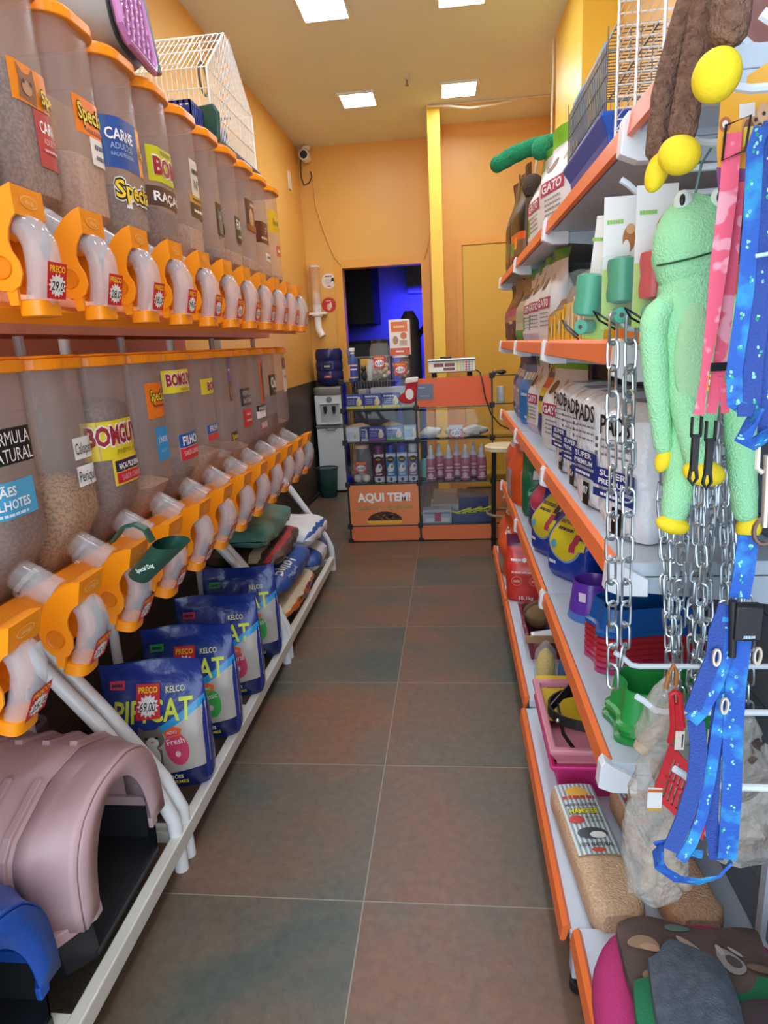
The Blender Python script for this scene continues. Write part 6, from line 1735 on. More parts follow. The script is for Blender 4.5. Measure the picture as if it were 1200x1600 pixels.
for x, y, z in ((.011, -.098, .085), (.011, -.096, .025), (-.11, -.055, .09), (.1, -.06, .09)):
    m = MB(); m.ell((x, y, z), (.006, .004, .006), STEEL, 10, 6); m.build('stud', t)
# hamster bedding bags
STRIPE = None
def bedding(label, loc, rz, seed):
    w_, h_, l_ = .125, .085, .44
    t = thing('bedding_bag', label, 'hamster bedding bag', loc, rz, 'hamster bedding bags on the bottom shelf')
    SH = M_('wood_shavings', '#e6c4a0', .7, col2='#cda07a', scale=160, stops=(.35, .7), bump=.8, bscale=200)
    m = MB(); n = 26; sd = Vector((seed * 3.1, seed, 1))
    R = []
    for k in range(25):
        v = k / 24
        e = (1 - .35 * max(0, (.08 - v) / .08) ** 2) * (1 - .35 * max(0, (v - .94) / .06) ** 2)
        ring = []
        for j in range(n):
            a = 2 * PI * j / n; ca, sa = math.cos(a), math.sin(a)
            p = Vector((w_ / 2 * e * math.copysign(abs(ca) ** .5, ca), l_ * (v - .5), h_ / 2 + h_ / 2 * e * math.copysign(abs(sa) ** .55, sa))); q = p * 30 + sd
            ring.append(p + Vector((noise.noise(q), noise.noise(q * 1.3 + Vector((4, 1, 2))), noise.noise(q + Vector((1, 3, 7))))) * .004)
        R.append(ring)
    m.rings(R, SH); m.build('shavings_pack', t)
    m = MB()
    f = lambda a, b_, h=0.0: Vector((a, b_, h_ + .0045 + h - .012 * (abs(a) / (w_ / 2)) ** 4))
    for k in range(18):
        x0 = -.052 + k * .0058
        m.patch(x0, x0 + .0058, -.06, .2, C('#7f97a4' if k % 2 else '#d9dcd2', .35), f, .001, 1, 8)
    m.disc(0, .165, .03, .02, C('#e8b84a', .4), f, .0025); m.text('CAMARALE', 0, .142, .017, C('#c8402a'), f, .003, wid=.088, bold=.05); m.text('MARAVALHA PARA', 0, .113, .011, C('#3a3a3a'), f, .003, wid=.085, bold=.02)
    m.text('HAMSTER', 0, .088, .02, BLK, f, .003, wid=.08, bold=.07); m.text('HAMSTER', 0, .088, .018, C('#e8dc30'), f, .0036, wid=.076, bold=.03)
    m.disc(-.027, .058, .02, .015, C('#cc3a36'), f, .003); m.text('PRODUTO DE', .02, .064, .009, C('#2a2a2a'), f, .003, wid=.045); m.text('QUALIDADE', .02, .051, .009, C('#2a2a2a'), f, .003, wid=.045)
    m.disc(.0, .008, .038, .02, C('#4a4c50'), f, .003); m.disc(.012, .001, .02, .012, C('#e8e8e4'), f, .0036)
    m.text('100% NATURAL', 0, -.03, .012, C('#2a3030'), f, .003, wid=.085, bold=.02); m.disc(.0, -.048, .018, .007, C('#d0503a'), f, .003)
    m.build('printed_label', t)
    return t
bedding('bag of hamster bedding nearest the aisle on the bottom right shelf', (.325, 1.425, ZB3), .08, 1)
bedding('bag of hamster bedding behind the hanging bag of chews', (.49, 1.425, ZB3), .09, 2)
# cushions
ZB4 = BASEZ[3][0] + .001
t = thing('pet_bed', 'magenta pet bed in the lower right corner with cloths piled in it', 'pet bed', (.445, .87, ZB4))
MAG = M_('magenta_fabric', '#b8306e', .85, bump=.3, bscale=200)
m = MB(); m.tube([(.165 * math.copysign(abs(math.cos(k * PI / 20)) ** .6, math.cos(k * PI / 20)), .25 * math.copysign(abs(math.sin(k * PI / 20)) ** .6, math.sin(k * PI / 20)), .05) for k in range(40)], .05, MAG, n=12, closed=True); m.build('rim', t)
m = MB(); m.ell((0, 0, .05), (.16, .24, .04), MAG, 24, 8); m.build('cushion', t)
def cloth(name, label, x0, x1, y0, y1, z, mat, seed, amp=.02, parent=None):
    sd = Vector((seed * 5.1, seed, 2)); m = MB()
    def S(u, v, h=0.0):
        uu, vv = 2 * u - 1, 2 * v - 1
        e = 1 - .12 * (abs(uu) ** 3 + abs(vv) ** 3) / 2
        x = (x0 + x1) / 2 + (x1 - x0) / 2 * uu * e + .02 * noise.noise(Vector((u * 2, v * 2, 1)) + sd); y = (y0 + y1) / 2 + (y1 - y0) / 2 * vv * e + .02 * noise.noise(Vector((u * 2, v * 2, 5)) + sd)
        return Vector((x, y, z + h + amp * noise.noise(Vector((u * 2.2, v * 2.2, 0)) + sd) - .02 * (abs(uu) ** 4 + abs(vv) ** 4) * .5))
    m.grid(lambda u, v: S(u, v, .012), 20, 20, mat); m.grid(lambda u, v: S(1 - u, v, -.012), 20, 20, mat)
    n = 20
    for a in range(4):
        P = [(k / n, 0) if a == 0 else (1, k / n) if a == 1 else (1 - k / n, 1) if a == 2 else (0, 1 - k / n) for k in range(n + 1)]
        for k in range(n): m.add([S(*P[k], .012), S(*P[k], -.012), S(*P[k + 1], -.012), S(*P[k + 1], .012)], [(0, 1, 2, 3)], mat, True)
    return tag(m.build(name, world=True), label, 'cloth'), S
o, S = cloth('brown_blanket', 'brown blanket printed with small animals in the magenta pet bed', .285, .58, .93, 1.115, .335, M_('brown_fleece', '#4e4038', .95, col2='#66524a', scale=12, bump=.3, bscale=200), 1, .012)
m = MB(); fS = lambda a, b_, h=0.0: S(a, b_, .013 + h); q_ = .0
for u, v, ru, rv, c in ((.16, .62, .07, .14, '#94785e'), (.2, .55, .04, .08, '#b08c70'), (.42, .8, .05, .1, '#5e7a70'), (.66, .5, .07, .16, '#8e8682'), (.67, .5, .04, .08, '#4c3f3a'), (.62, .62, .02, .06, '#a89e98'), (.72, .62, .02, .06, '#a89e98'), (.84, .4, .05, .12, '#76604e'), (.2, .2, .07, .12, '#8c7452'), (.48, .3, .05, .1, '#54705e'), (.45, .58, .1, .03, '#a08c7c')):
    q_ += .0007; m.disc(u, v, ru, rv, C(c, .95), fS, q_, 16, u * 5)
m.build('printed_animals', o, True)
cloth('green_cloth', 'dark green cloth under the grey one in the magenta pet bed', .285, .60, .62, 1.0, .350, M_('green_fleece', '#1f7049', .9, bump=.3, bscale=220), 2, .010)
cloth('grey_blanket', 'slate grey fleece blanket on top in the lower right pet bed', .315, .46, .62, 1.03, .378, M_('grey_fleece', '#4c5560', .95, col2='#5a636e', scale=60, bump=.4, bscale=250), 3, .014)
cloth('brown_pad', 'dark brown cloth at the right of the grey blanket', .455, .60, .60, .93, .378, M_('dark_brown_fleece', '#3c3034', .95), 4, .012)
# ------------------------------------------------------------------ things hanging on hooks
HOOKW = M_('hook_white', '#dde6ec', .35)
HX = .285
def hook(label, y, z, xt=HX):
    m = MB(); m.tube([(XBK - .002, y, z - .028), (xt + .045, y, z - .028), (xt + .03, y, z - .025), (xt + .012, y, z - .008), (xt, y, z)], .0052, HOOKW, n=8)
    t = thing('display_hook', label, 'hook', (XBK - .01, y, z - .03), 0, 'white display hooks')
    m.build('rod', t, True)
    m = MB(); m.box(XBK - .006, XBK, y - .018, y + .018, z - .05, z - .005, HOOKW); m.build('back_plate', t, True)
    return t
hook('white display hook carrying the green waste bag packs', 1.21, 1.732); hook('white display hook behind the pack with the dog card', 1.07, 1.74)
hook('white display hook from which the light green plush frog hangs', .95, 1.742); hook('white display hook with the pink leash card', .835, 1.765); hook('white display hook at the upper right edge of the picture', .71, 1.76)
hook('white display hook crossing in front of the blue bowl', 1.13, .92); hook('white display hook carrying the red litter scoop', .985, .915); hook('white display hook under the blue harness', .84, .885, .30)
hook('white display hook holding the big bunch of chains', 1.10, 1.40, .33); hook('white display hook holding the pair of chains at the aisle side', 1.15, 1.52, .26)
hook('white display hook partly behind the brown monkey legs', 1.0, 1.86, .36)

# frog
FR = M_('plush_mint', '#a3e4ae', .95, bump=.55, bscale=330); FB = M_('plush_mint_belly', '#a6d6a4', .95, bump=.4, bscale=350); PY = M_('plush_yellow', '#f2d422', .8, bump=.15, bscale=150)
t = thing('plush_frog', 'light green plush frog with yellow feet hanging on a hook at right', 'plush toy', (.335, 1.0, 1.2))
m = MB(); m.ell((.331, 1.0, 1.597), (.050, .042, .068), FR, 28, 20, dis=.05, dk=110); m.build('head', t, True)
m = MB(); fuzzy(m, [(.332, 1.003, 1.55), (.335, 1.003, 1.48), (.343, 1.003, 1.40), (.35, 1.003, 1.34)], [.038, .043, .042, .03], FR, .05, 120, 22); m.build('body', t, True)
m = MB(); m.ell((.332, .968, 1.455), (.024, .012, .075), FB, 18, 12); m.build('belly_patch', t, True)
for x in (.314, .360):
    m = MB(); m.ell((x, .985, 1.652), (.013, .010, .017), C('#d8e4da', .8), 16, 10); o = m.build('eye', t, True)
    m = MB(); m.ell((x + (-.004 if x < .33 else -.003), .9765, 1.655), (.0038, .003, .0075), BLK, 12, 8); m.build('pupil', o, True)
m = MB(); m.tube([(.284, .985, 1.575), (.3, .965, 1.576), (.325, .956, 1.580), (.35, .959, 1.586), (.375, .978, 1.592)], .0014, C('#1e4a26', .8), n=5); m.build('mouth_stitch', t, True)
for k, (P, r, ft, nm) in enumerate((([(.302, .99, 1.525), (.284, .985, 1.50), (.288, .985, 1.44), (.298, .984, 1.37), (.305, .984, 1.325)], [.016, .019, .018, .015, .013], (.306, .984, 1.305, .011, .012, .02), 'arm'),
        ([(.368, .995, 1.53), (.395, .99, 1.5), (.405, .99, 1.43), (.415, .99, 1.33), (.43, .99, 1.22)], [.015, .019, .022, .022, .017], (.437, .99, 1.195, .018, .016, .02), 'arm'),
        ([(.325, .985, 1.41), (.33, .97, 1.37), (.338, .958, 1.33), (.345, .955, 1.305)], [.02, .019, .018, .017], (.352, .95, 1.290, .03, .018, .019), 'leg'),
        ([(.335, .99, 1.36), (.332, .985, 1.30), (.327, .98, 1.245), (.325, .98, 1.225)], [.022, .022, .021, .019], (.322, .975, 1.207, .025, .018, .014), 'leg'))):
    m = MB(); fuzzy(m, P, r, FR, .07, 140, 16); o = m.build(nm, t, True)
    m = MB(); m.ell(ft[:3], ft[3:], PY, 18, 12, rot=Matrix.Rotation(.25, 3, 'Y')); m.build('foot' if nm == 'leg' else 'hand', o, True)
m = MB(); m.box(.345, .366, .949, .951, 1.405, 1.427, C('#e8c83a')); m.box(.349, .366, .948, .9495, 1.410, 1.424, C('#e8743a')); m.box(.349, .354, .947, .9485, 1.413, 1.42, WHT); m.build('care_tag', t, True)
m = MB(); m.tube([(.332, 1.0, 1.655), (.336, .99, 1.70), (.34, .95, 1.72)], .0018, C('#5a8a8a'), n=5); m.build('hanging_cord', t, True)
# monkey legs
BRM = M_('plush_brown', '#80604e', .95, col2='#6a4a3a', scale=90, bump=1.0, bscale=150)
t = thing('plush_monkey', 'brown plush toy with long legs and yellow feet at the top right', 'plush toy', (.33, .93, 1.8))
m = MB(); fuzzy(m, [(.35, .93, 1.99), (.36, .93, 2.06)], .06, BRM, .08, 120, 22); m.build('body', t, True)
for k, (P, r, ft) in enumerate((([(.325, .93, 2.0), (.312, .935, 1.93), (.288, .94, 1.85), (.27, .945, 1.77), (.266, .945, 1.71)], .0145, (.266, .94, 1.685, .014, .016, .026)),
        ([(.335, .925, 2.0), (.325, .92, 1.93), (.304, .915, 1.85), (.29, .91, 1.77), (.283, .905, 1.72)], .0165, (.279, .9, 1.692, .025, .022, .022)),
        ([(.325, .84, 1.97), (.31, .825, 1.90), (.298, .812, 1.84), (.292, .805, 1.785)], .019, (.281, .80, 1.742, .024, .023, .026)))):
    m = MB(); fuzzy(m, P, r, BRM, .12, 170, 16); o = m.build('leg', t, True)
    m = MB(); m.ell(ft[:3], ft[3:], PY, 20, 14, rot=Matrix.Rotation(.3, 3, 'Y')); m.build('foot', o, True)

# blister packs with waste bag holders
def wastepack(label, y, x0, z0, capc, s=1.0, side=False):
    t = thing('waste_bag_pack', label, 'blister pack', (x0, y, z0), 0, 'waste bag packs on hooks')
    m = MB(); m.box(-.026 * s, .034 * s, .0, .0015, -.105, .10, C('#e6e2de', .5)); m.patch(-.026 * s, .034 * s, -.105, -.01, C('#b8d870', .4), plane((0, -.0002, 0), (1, 0, 0), (0, 0, 1)), .0005, 1, 1)
    f = plane((0, -.0002, 0), (1, 0, 0), (0, 0, 1)); m.text('jambo', -.008, .062, .008, C('#8ac04a'), f, .001, wid=.026); m.disc(.014, .035, .01, .02, C('#b06a3a'), f, .001); m.disc(.016, .05, .007, .008, C('#d8a070'), f, .0015); m.disc(.01, .02, .006, .014, C('#e8e0d8'), f, .0015)
    m.build('backing_card', t)
    m = MB(); m.lathe([(.012, -.036), (.023, -.032), (.0245, -.02), (.0225, .0), (.0245, .02), (.023, .032), (.012, .036)], C(capc, .25), c=(0, -.026, -.03), n=22); m.build('bag_holder', t)
    m = MB(); m.lathe([(.012, -.016), (.013, -.015), (.013, .015), (.012, .016)], C('#3aa88a' if capc != '#b8302e' else '#c84040', .35), c=(-.002, -.022, -.084), axis='Y', n=18); m.lathe([(.004, -.0168), (.004, -.017)], BLK, c=(-.002, -.022, -.084), axis='Y', n=10); m.build('bag_roll', t)
    m = MB(); m.lathe([(.02, -.098), (.031, -.09), (.033, -.07), (.0305, -.06), (.033, -.02), (.032, .006), (.02, .012)], clear('blister', '#eef4f2', .07, .04), c=(0, -.024, 0), n=20, power=4); m.build('blister', t)
    m = MB(); m.tube([(-.008, -.03, -.1), (-.035, -.032, -.082), (-.045, -.03, -.075), (-.035, -.028, -.09), (-.008, -.028, -.106)], .0018, BLK, n=5); m.build('wrist_strap', t)
    return t
wastepack('green waste bag holder in a blister pack, the front one on its hook', 1.17, .277, 1.60, '#0f8a62')
t = wastepack('green waste bag pack seen edge on with black holes, leftmost one', 1.25, .262, 1.585, '#1f9a74', .7); t.rotation_euler = (0, .12, -.7)
wastepack('red waste bag holder in a blister pack beside the plush frog', 1.10, .309, 1.60, '#c02a2a')

# pink leash on its card
t = thing('leash_card', 'pink patterned leash hanging on a yellow and purple card', 'leash', (.345, .86, 1.7))
fc = plane((.338, .868, 1.69), (1, -.25, 0), (-.06, 0, 1))
m = MB(); m.prism([(-.022, -.075), (.024, -.075), (.028, -.07), (.028, .075), (.024, .08), (.004, .07), (.002, .055), (-.01, .055), (-.012, .066), (-.022, .062), (-.026, -.0)], -.0008, .0008, C('#f0ae1e', .45), fc)
m.poly([(-.0265, -.02), (-.022, -.075), (.024, -.075), (.028, -.07), (.028, -.03)], C('#8a4a8a', .45), fc, .0012)
m.disc(.012, .018, .013, .017, C('#c89a70', .6), fc, .0015); m.disc(.02, .03, .006, .01, C('#d8b088', .6), fc, .002); m.disc(.006, .012, .006, .014, C('#8a5a3a', .6), fc, .002); m.disc(.013, .024, .0018, .0022, BLK, fc, .0026); m.disc(.021, .029, .0018, .0022, BLK, fc, .0026); m.disc(.017, .016, .003, .004, BLK, fc, .0026); m.disc(.017, .007, .003, .004, C('#e08a90'), fc, .0026)
m.patch(-.004, .012, .028, .042, C('#e4e2e0', .5), fc, .002, 1, 1); m.disc(-.018, .024, .006, .008, C('#b8683a'), fc, .0015); m.disc(-.018, .024, .003, .004, WHT, fc, .002)
m.text('PARA', -.013, .008, .006, C('#2a6a9a'), fc, .0016, wid=.014, bold=.03); m.text('CÃES', -.013, -.002, .006, C('#2a6a9a'), fc, .0016, wid=.014, bold=.03)
m.build('backing_card', t, True)
PK = M_('pink_webbing', '#f0607c', .7, col2='#f6a4b4', scale=45, stops=(.55, .6), detail=1)
m = MB(); m.ribbon([(.322, .855, 1.70), (.321, .853, 1.64), (.316, .852, 1.56), (.312, .85, 1.49), (.307, .85, 1.425), (.304, .85, 1.385)], (1, -.25, 0), [.018, .019, .019, .014, .008, .012], .003, PK); m.build('front_strap', t, True)
m = MB(); m.ribbon([(.335, .862, 1.65), (.334, .861, 1.56), (.331, .86, 1.49), (.327, .86, 1.43), (.321, .858, 1.385)], (1, -.2, 0), [.012, .013, .014, .015, .012], .003, PK); m.build('rear_strap', t, True)
m = MB(); m.ribbon([(.329, .857, 1.43), (.336, .857, 1.405), (.338, .857, 1.385)], (1, -.2, 0), [.006, .011, .009], .003, PK); m.build('loop_strap', t, True)
m = MB(); m.ribbon([(.333, .8515, 1.672), (.333, .8515, 1.674)], (1, -.25, 0), .024, .004, BLACK) if False else m.tube([(.311, .851, 1.672), (.334, .848, 1.68), (.337, .848, 1.715), (.313, .852, 1.708)], .0017, BLACK, n=5, closed=True); m.build('buckle', t, True)
m = MB(); m.box(.317, .338, .8545, .859, 1.437, 1.447, BLACK); m.build('slider', t, True)
m = MB(); m.box(.334, .351, .853, .857, 1.685, 1.705, C('#f2d060')); m.build('leash_label', t, True)
for x, z0 in ((.304, 1.378), (.3215, 1.372)):
    m = MB(); m.box(x - .006, x + .006, .852, .858, z0 - .022, z0 - .018, BLACK); m.box(x - .0065, x - .0045, .852, .858, z0 - .02, z0 + .004, BLACK); m.box(x + .0045, x + .0065, .852, .858, z0 - .02, z0 + .004, BLACK); m.box(x - .004, x + .004, .851, .859, z0 - .065, z0 - .021, BLACK); m.tube([(x - .003, .855, z0 - .062), (x - .005, .855, z0 - .075), (x, .855, z0 - .083), (x + .005, .855, z0 - .075), (x + .003, .855, z0 - .062)], .0025, BLACK, n=6); m.build('snap_clip', t, True)

# blue leashes and the harness
BW = M_('blue_webbing', '#2257b2', .7, col2='#2c8ecb', scale=22, stops=(.48, .6), bump=.3, bscale=300)
BW2 = M_('navy_webbing', '#2b4a9a', .65, bump=.5, bscale=350)
SPECK = C('#8ed0f4', .7); SPG = C('#2aa87a', .7)
def strap(par, nm, P, wd, w_, mat, specks=0, seed=0):
    m = MB(); P = [Vector(p) for p in P]; m.ribbon(P, wd, w_, .0035, mat)
    rnd = random.Random(seed)
    wd = Vector(wd).normalized()
    for k in range(specks):
        q = (k + .5) / specks * (len(P) - 1); i = int(q); c = P[i].lerp(P[i + 1], q - i); tg = (P[i + 1] - P[i]).normalized()
        wp = (wd - tg * wd.dot(tg)).normalized(); n = tg.cross(wp)
        if n.y > 0: n = -n
        c = c + wp * rnd.uniform(-.3, .3) * w_
        for e in range(3):
            o_ = tg * rnd.uniform(-.006, .006) + wp * rnd.uniform(-.002, .002); a0 = rnd.uniform(0, 3)
            m.add([c + o_ + n * .0021 + tg * (rnd.uniform(.0012, .003) * math.cos(a + a0)) + wp * (rnd.uniform(.0008, .002) * math.sin(a + a0)) for a in (0, 1.05, 2.1, 3.14, 4.2, 5.2)], [tuple(range(6))], SPG if rnd.random() < .25 else SPECK)
    return m.build(nm, par, True)
t = thing('blue_leash', 'folded bundle of blue patterned leash straps at the right edge', 'leash', (0.3579, 0.79, 1.55))
strap(t, 'strap', [(0.33, 0.8, 1.69), (0.3227, 0.795, 1.67), (0.3231, 0.79, 1.6), (0.321, 0.785, 1.52), (0.3137, 0.78, 1.44), (0.317, 0.78, 1.405), (0.3261, 0.78, 1.4)], (1, -.3, 0), .016, BW, 14, 1)
strap(t, 'strap', [(0.343, 0.8, 1.695), (0.3371, 0.79, 1.66), (0.3376, 0.785, 1.56), (0.3321, 0.78, 1.46), (0.3305, 0.775, 1.39)], (1, -.3, 0), .022, BW2, 10, 2)
strap(t, 'strap', [(0.36, 0.8, 1.69), (0.3568, 0.79, 1.64), (0.3582, 0.785, 1.54), (0.3538, 0.78, 1.44), (0.3546, 0.775, 1.36)], (1, -.3, 0), .022, BW2, 9, 3)
strap(t, 'strap', [(0.3744, 0.8, 1.68), (0.3741, 0.79, 1.6), (0.3774, 0.785, 1.48), (0.3795, 0.78, 1.36)], (1, -.3, 0), .02, BW, 8, 4)
strap(t, 'loop_end', [(0.3402, 0.77, 1.4), (0.3327, 0.77, 1.385), (0.3254, 0.77, 1.365), (0.3376, 0.77, 1.36), (0.3542, 0.772, 1.37)], (.5, -.3, 1), .018, BW, 3, 5)
m = MB(); m.tube([(0.3226, 0.772, 1.56), (0.3425, 0.768, 1.562), (0.372, 0.768, 1.575)], .0022, C('#b8d8f0'), n=6); m.build('tie', t, True)
m = MB(); m.tube([(0.3447, 0.775, 1.355), (0.3456, 0.775, 1.33), (0.3518, 0.775, 1.325)], .003, C('#d8d0c0', .3), n=6); m.tube([(0.3571, 0.775, 1.345), (0.3574, 0.775, 1.335), (0.3601, 0.775, 1.26)], [.006, .0055, .0045], M_('clasp_metal', '#d6cdbd', .3, metal=.7), n=10); m.build('clasp', t, True)
m = MB(); m.tube([(.360 + .012 * math.cos(k * PI / 8), .775, 1.255 + .016 * math.sin(k * PI / 8)) for k in range(16)], .003, M_('brown_metal', '#7a645c', .35, metal=.6), n=6, closed=True); m.build('swivel_ring', t, True)
t = thing('dog_harness', 'blue patterned dog harness with black buckle hanging at the right edge', 'harness', (.36, .82, 1.05))
strap(t, 'neck_strap', [(.349, .79, 1.245), (.348, .79, 1.20), (.345, .79, 1.165)], (1, -.2, 0), .023, BW, 4, 6)
m = MB(); m.box(.336, .368, .772, .79, 1.115, 1.160, BLACK); m.tube([(.334, .781, 1.165), (.338, .781, 1.11), (.339, .781, 1.09)], .005, BLACK, n=8); m.build('buckle', t, True, bevel=.004)
m = MB(); m.text('PRO', .0, .0, .005, C('#a8b8d8'), plane((.353, .7715, 1.121), (1, 0, 0), (0, 0, 1)), .0005, wid=.014); m.build('buckle_mark', t, True)
strap(t, 'side_strap', [(.332, .79, 1.155), (.322, .79, 1.12), (.321, .79, 1.085), (.308, .79, 1.04), (.299, .79, 1.005)], (1, -.2, .2), .019, BW2, 0, 7)
strap(t, 'side_strap', [(.336, .788, 1.14), (.333, .788, 1.09), (.325, .788, 1.05), (.31, .788, 1.01), (.298, .788, .995)], (1, -.2, .3), .018, BW, 6, 8)
strap(t, 'hanging_strap', [(.306, .792, .992), (.312, .792, .95), (.31, .79, .90), (.296, .785, .84), (.281, .78, .80)], (1, -.2, 0), .021, BW2, 0, 9)
strap(t, 'chest_strap', [(.352, .79, 1.13), (.35, .79, 1.05), (.352, .79, .98), (.358, .79, .88), (.36, .79, .78)], (1, -.2, 0), .024, BW, 12, 10)
strap(t, 'chest_strap', [(.34, .795, 1.06), (.335, .795, .98), (.33, .795, .90), (.322, .79, .85), (.31, .785, .81), (.295, .78, .785)], (1, -.2, 0), .014, BW, 7, 11)
strap(t, 'belly_strap', [(.272, .785, .80), (.266, .785, .785), (.272, .785, .765), (.295, .785, .748), (.325, .785, .745), (.35, .785, .755), (.366, .79, .775)], (.2, -.6, 1), .02, BW, 6, 12)
strap(t, 'belly_strap', [(.268, .80, .79), (.285, .795, .80), (.3, .79, .79), (.325, .785, .79)], (.1, -.5, 1), .017, BW, 4, 13)
strap(t, 'rear_strap', [(.338, .80, 1.02), (.335, .80, .93), (.338, .80, .84), (.35, .80, .77)], (1, -.2, 0), .018, BW2, 0, 14)
for x, z in ((.3215, 1.088), (.336, 1.02), (.37, 1.09)):
    m = MB(); m.tube([(x + .004 * math.cos(k * PI / 7), .783, z + .011 * math.sin(k * PI / 7)) for k in range(14)], .0022, M_('clasp_metal', '#d6cdbd', .3, metal=.7), n=6, closed=True); m.build('metal_ring', t, True)

# chains
LK = {}
def link_mesh():
    m = MB(); P = []
    for k in range(20):
        a = 2 * PI * k / 20
        x = .0062 * math.cos(a); z = .0085 * math.copysign(1, math.sin(a)) * (1 if abs(math.sin(a)) > .3 else abs(math.sin(a)) / .3) + .0062 * math.sin(a)
        P.append((x, 0, z))
    m.tube(P, .0015, STEEL, n=6, closed=True, up=(0, 1, 0))
    m.tube([(-.0035, .0, .0145), (-.002, .0022, .0135), (.002, .0022, .0135), (.0035, .0, .0145)], .0016, STEEL, n=5)   # twisted knot
    return m
LV_, LF_ = None, None
def chain(label, P, group, seed, ring=False, sc=1.7):
    """hanging chain of steel links from the first point of P to the last"""
    global LV_
    if LV_ is None: LV_ = link_mesh()
    rnd = random.Random(seed)
    t = thing('chain_lead', label, 'chain', P[0], 0, group)
    P = [Vector(p) for p in P]
    m = MB(); step = .0245 * sc; acc = 0.0; k = 0; base = rnd.uniform(0, PI)
    for i in range(len(P) - 1):
        L_ = (P[i + 1] - P[i]).length; d = (P[i + 1] - P[i]).normalized()
        while acc < L_:
            c = P[i] + d * acc
            q = Vector((0, 0, -1)).rotation_difference(d).to_matrix().to_4x4()
            m.X = Matrix.Translation(c) @ q @ Matrix.Rotation(base + k * PI / 2 + rnd.uniform(-.35, .35), 4, 'Z') @ Matrix.Scale(sc, 4)
            m.add(LV_.v, LV_.f, STEEL, True); acc += step; k += 1
        acc -= L_
    m.X = None
    m.build('links', t, True)
    if ring:
        c = P[-1] - Vector((0, 0, .02)); m = MB(); m.tube([c + Vector((.013 * math.cos(a * PI / 9), .004 * math.sin(a * PI / 9), .013 * math.sin(a * PI / 9))) for a in range(18)], .0018, STEEL, n=6, closed=True); m.build('end_ring', t, True)
    return t
chain('long steel chain hanging nearest the aisle, left strand of the pair', [(.262, 1.13, 1.495), (.262, 1.13, 1.48), (.27, 1.13, 1.2), (.279, 1.13, .95), (.284, 1.13, .845)], 'hanging steel chains at the aisle side', 3)
chain('steel chain ending in a clip, right strand of the pair by the aisle', [(.29, 1.13, 1.495), (.29, 1.13, 1.48), (.298, 1.13, 1.2), (.302, 1.13, .95), (.296, 1.13, .88)], 'hanging steel chains at the aisle side', 4)
chain('short steel chain with a round ring in the pair by the aisle', [(.292, 1.14, 1.40), (.298, 1.14, 1.235)], 'hanging steel chains at the aisle side', 5, True)
rnd = random.Random(5)
for i in range(17):
    x = .362 + .0085 * i; top_ = 1.385 if i else 1.385
    y = 1.17 + .045 * rnd.uniform(-1, 1)
    P = [(min(x, .45 + .1 * (x - .4)) if False else x, y, top_)]
    xx = x
    zb = rnd.uniform(.74, .80)
    for k in range(1, 7):
        xx += rnd.uniform(-.007, .009) + .004; P.append((xx, y + rnd.uniform(-.012, .012), top_ - (top_ - zb) * k / 6))
    chain('steel chain in the dense bunch behind the plush frog', P, 'bunch of steel chains behind the frog', 20 + i, sc=1.45)

# lower hooks: scoop and bags of chews
t = thing('litter_scoop', 'red slotted plastic litter scoop hanging from a hook', 'scoop', (.345, .97, .85))
RP = C('#c8242e', .3)
fs = plane((.349, .955, .80), (1, -.1, 0), (-.10, 0, 1))
m = MB(); m.ribbon([fs(-.014, .135), fs(-.011, .142), fs(-.005, .142), fs(-.002, .135), fs(-.004, .10), fs(-.012, .06)], fs(0, 0, 1) - fs(0, 0), .008, .004, RP) if False else m.tube([fs(.008, .08), fs(.006, .12), fs(.006, .137), fs(.0, .143), fs(-.006, .137), fs(-.006, .12), fs(-.006, .08), fs(-.012, .05)], .005, RP, n=8); m.prism([(-.006, .06), (.009, .06), (.008, .12), (-.006, .12)], -.003, .003, RP, fs); m.build('handle', t, True)
m = MB()
Bl = [(-.018, .045), (-.006, .048), (.046, -.015), (.035, -.125), (-.045, -.045)]
A, B, Cc, D = Vector((-.012, .048)), Vector((.05, -.03)), Vector((.03, -.13)), Vector((-.044, -.05))
bl2 = lambda u, v: (A.lerp(B, u)).lerp(D.lerp(Cc, u), v)
def quad(u0, u1, v0, v1):
    m.prism([tuple(bl2(u0, v0)), tuple(bl2(u1, v0)), tuple(bl2(u1, v1)), tuple(bl2(u0, v1))], -.0022, .0022, RP, fs)
quad(0, 1, 0, .16); quad(0, 1, .88, 1); quad(0, .1, .16, .88); quad(.9, 1, .16, .88); quad(.1, .9, .5, .54)
for k in range(9): quad(.1 + .089 * k, .1 + .089 * k + .045, .16, .88)
m.build('slotted_blade', t, True)
m = MB(); m.box(.338, .352, .951, .9525, .84, .873, C('#e8e0d0')); m.box(.348, .35, .9505, .952, .845, .868, BLK); m.build('barcode_label', t, True)
def chewbag(label, c, w_, h_, d_, seed, mat, knot):
    t = thing('chew_bag', label, 'bag of chews', c, 0)
    m = MB(); sd = Vector((seed * 3, seed, 1)); R = []
    for k in range(23):
        v = k / 22
        e = math.sin(PI * min(1, .08 + v * .9)) ** .5 if knot is None else knot(v)
        ring = []
        for j in range(26):
            a = 2 * PI * j / 26; p = Vector((w_ / 2 * e * math.cos(a), d_ / 2 * e * math.sin(a), -h_ * v)); q = p * 36 + sd
            ring.append(Vector(c) + p + Vector((noise.noise(q), noise.noise(q + Vector((4, 1, 2))), .4 * noise.noise(q + Vector((1, 3, 7))))) * .016 * min(1, e * 2))
        R.append(ring)
    m.rings(R, mat, caps=True); m.build('plastic_bag', t, True)
    return t
WR = clear('chew_wrap', '#d8d2ca', .34, .08, '#fbf8f4', bump=.9, bscale=70)
BONE = M_('rawhide', '#b9a48c', .6, col2='#8a7868', scale=30)
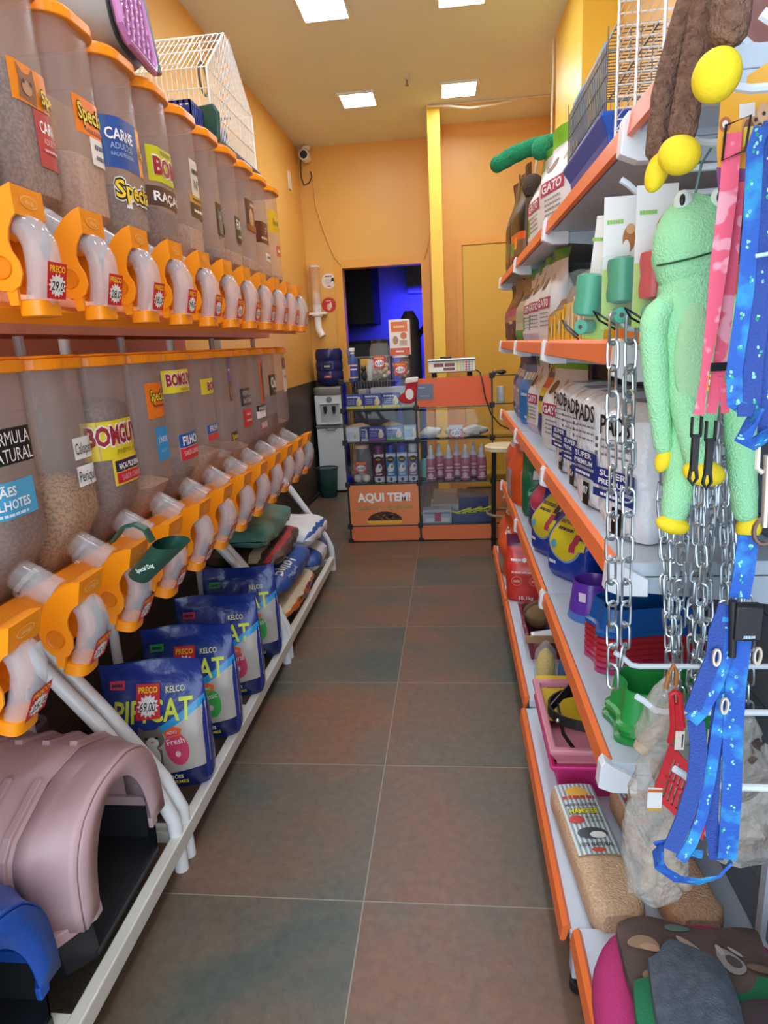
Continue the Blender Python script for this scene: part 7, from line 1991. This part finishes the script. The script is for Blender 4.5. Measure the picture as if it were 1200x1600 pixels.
chewbag('tall clear bag of rawhide bones behind the red scoop', (.335, .995, .945), .115, .45, .07, 2, WR, lambda v: .06 + 1.1 * v / .1 * .42 if v < .1 else (.52 + .3 * math.sin((v - .1) / .2 * PI) if v < .3 else (.5 - .0 + .5 * math.sin((v - .3) / .7 * PI) ** .8 if v < .99 else .25)))
for k, (x, z, r_) in enumerate(((.325, .85, .6), (.338, .74, -.2), (.345, .63, .5), (.365, .58, -.5), (.33, .58, .2))):
    b = MB(); d = Vector((math.sin(r_), 0, math.cos(r_)))
    c = Vector((x, .995, z)); b.tube([c - d * .05, c - d * .035, c, c + d * .035, c + d * .05], [.012, .016, .011, .016, .012], BONE, n=12); tag(b.build('rawhide_bone', world=True), 'grey brown rawhide bone in the tall clear bag of chews', 'bone', 'rawhide bones in the tall bag')
m = MB(); m.tube([(.33, .985, .93), (.334, .985, .955), (.340, .985, .972), (.346, .985, .955), (.345, .985, .935)], .004, C('#a8703a', .6), n=8); tag(m.build('chew_stick', world=True), 'thin orange brown chew stick looped above the tall clear bag', 'chew')
m = MB(); m.box(.302, .325, .955, .957, .722, .765, C('#e4e2de')); m.box(.302, .325, .954, .9555, .758, .763, C('#c8642a')); m.box(.302, .325, .954, .9555, .722, .727, C('#c89a3a')); tag(m.build('paper_label', world=True), 'white paper label with orange edge on the tall clear chew bag', 'label')
DBR = M_('dark_chews', '#5e4a40', .7, col2='#3c2e2a', scale=40)
chewbag('clear bag of dark chews hanging behind the blue harness', (.46, 1.02, .86), .14, .22, .06, 4, WR, lambda v: .35 + .65 * min(1, v * 2.5))
b = MB(); b.ell((.46, 1.02, .76), (.055, .022, .07), DBR, 20, 14, dis=.3, dk=60); tag(b.build('dark_chews', world=True), 'dark brown chews filling the bag behind the harness', 'chews', None, 'stuff')
m = MB(); m.box(.40, .45, .984, .986, .80, .855, C('#c8a89a', .5)); [m.box(.404, .446, .983, .985, .808 + .009 * k, .81 + .009 * k, C('#8a7068')) for k in range(5)]; tag(m.build('paper_label', world=True), 'pinkish paper label on the bag of dark chews', 'label')
chewbag('small clear bag of crumbly chews at the right edge, below the lowest hook', (.50, 1.05, .73), .13, .17, .07, 5, WR, lambda v: .28 + .75 * math.sin(min(1, v * 1.25 + .05) * PI / 2) ** 1.5 if v < .9 else .9)
b = MB(); b.ell((.50, 1.05, .60), (.052, .026, .028), M_('crumbs', '#8a6a54', .8, col2='#5c4438', scale=120), 20, 12, dis=.3, dk=70); tag(b.build('crumbly_chews', world=True), 'brown crumbly chews in the small bag at the right edge', 'chews', None, 'stuff')
# yellow cards at the right edge
for i, (y, z, lb) in enumerate(((.70, 1.73, 'orange yellow product card cut by the right edge of the picture, upper one'), (.705, 1.655, 'orange yellow product card at the right edge, just above the blue straps'))):
    t = thing('product_card', lb, 'card', (.345, y, z), 0, 'product cards at the right edge')
    m = MB(); m.box(-.02, .03, -.001, .001, -.035, .035, C('#f0a028')); m.box(.0, .03, -.002, -.0012, -.02, .02, C('#8a4a8a')); m.build('card', t)
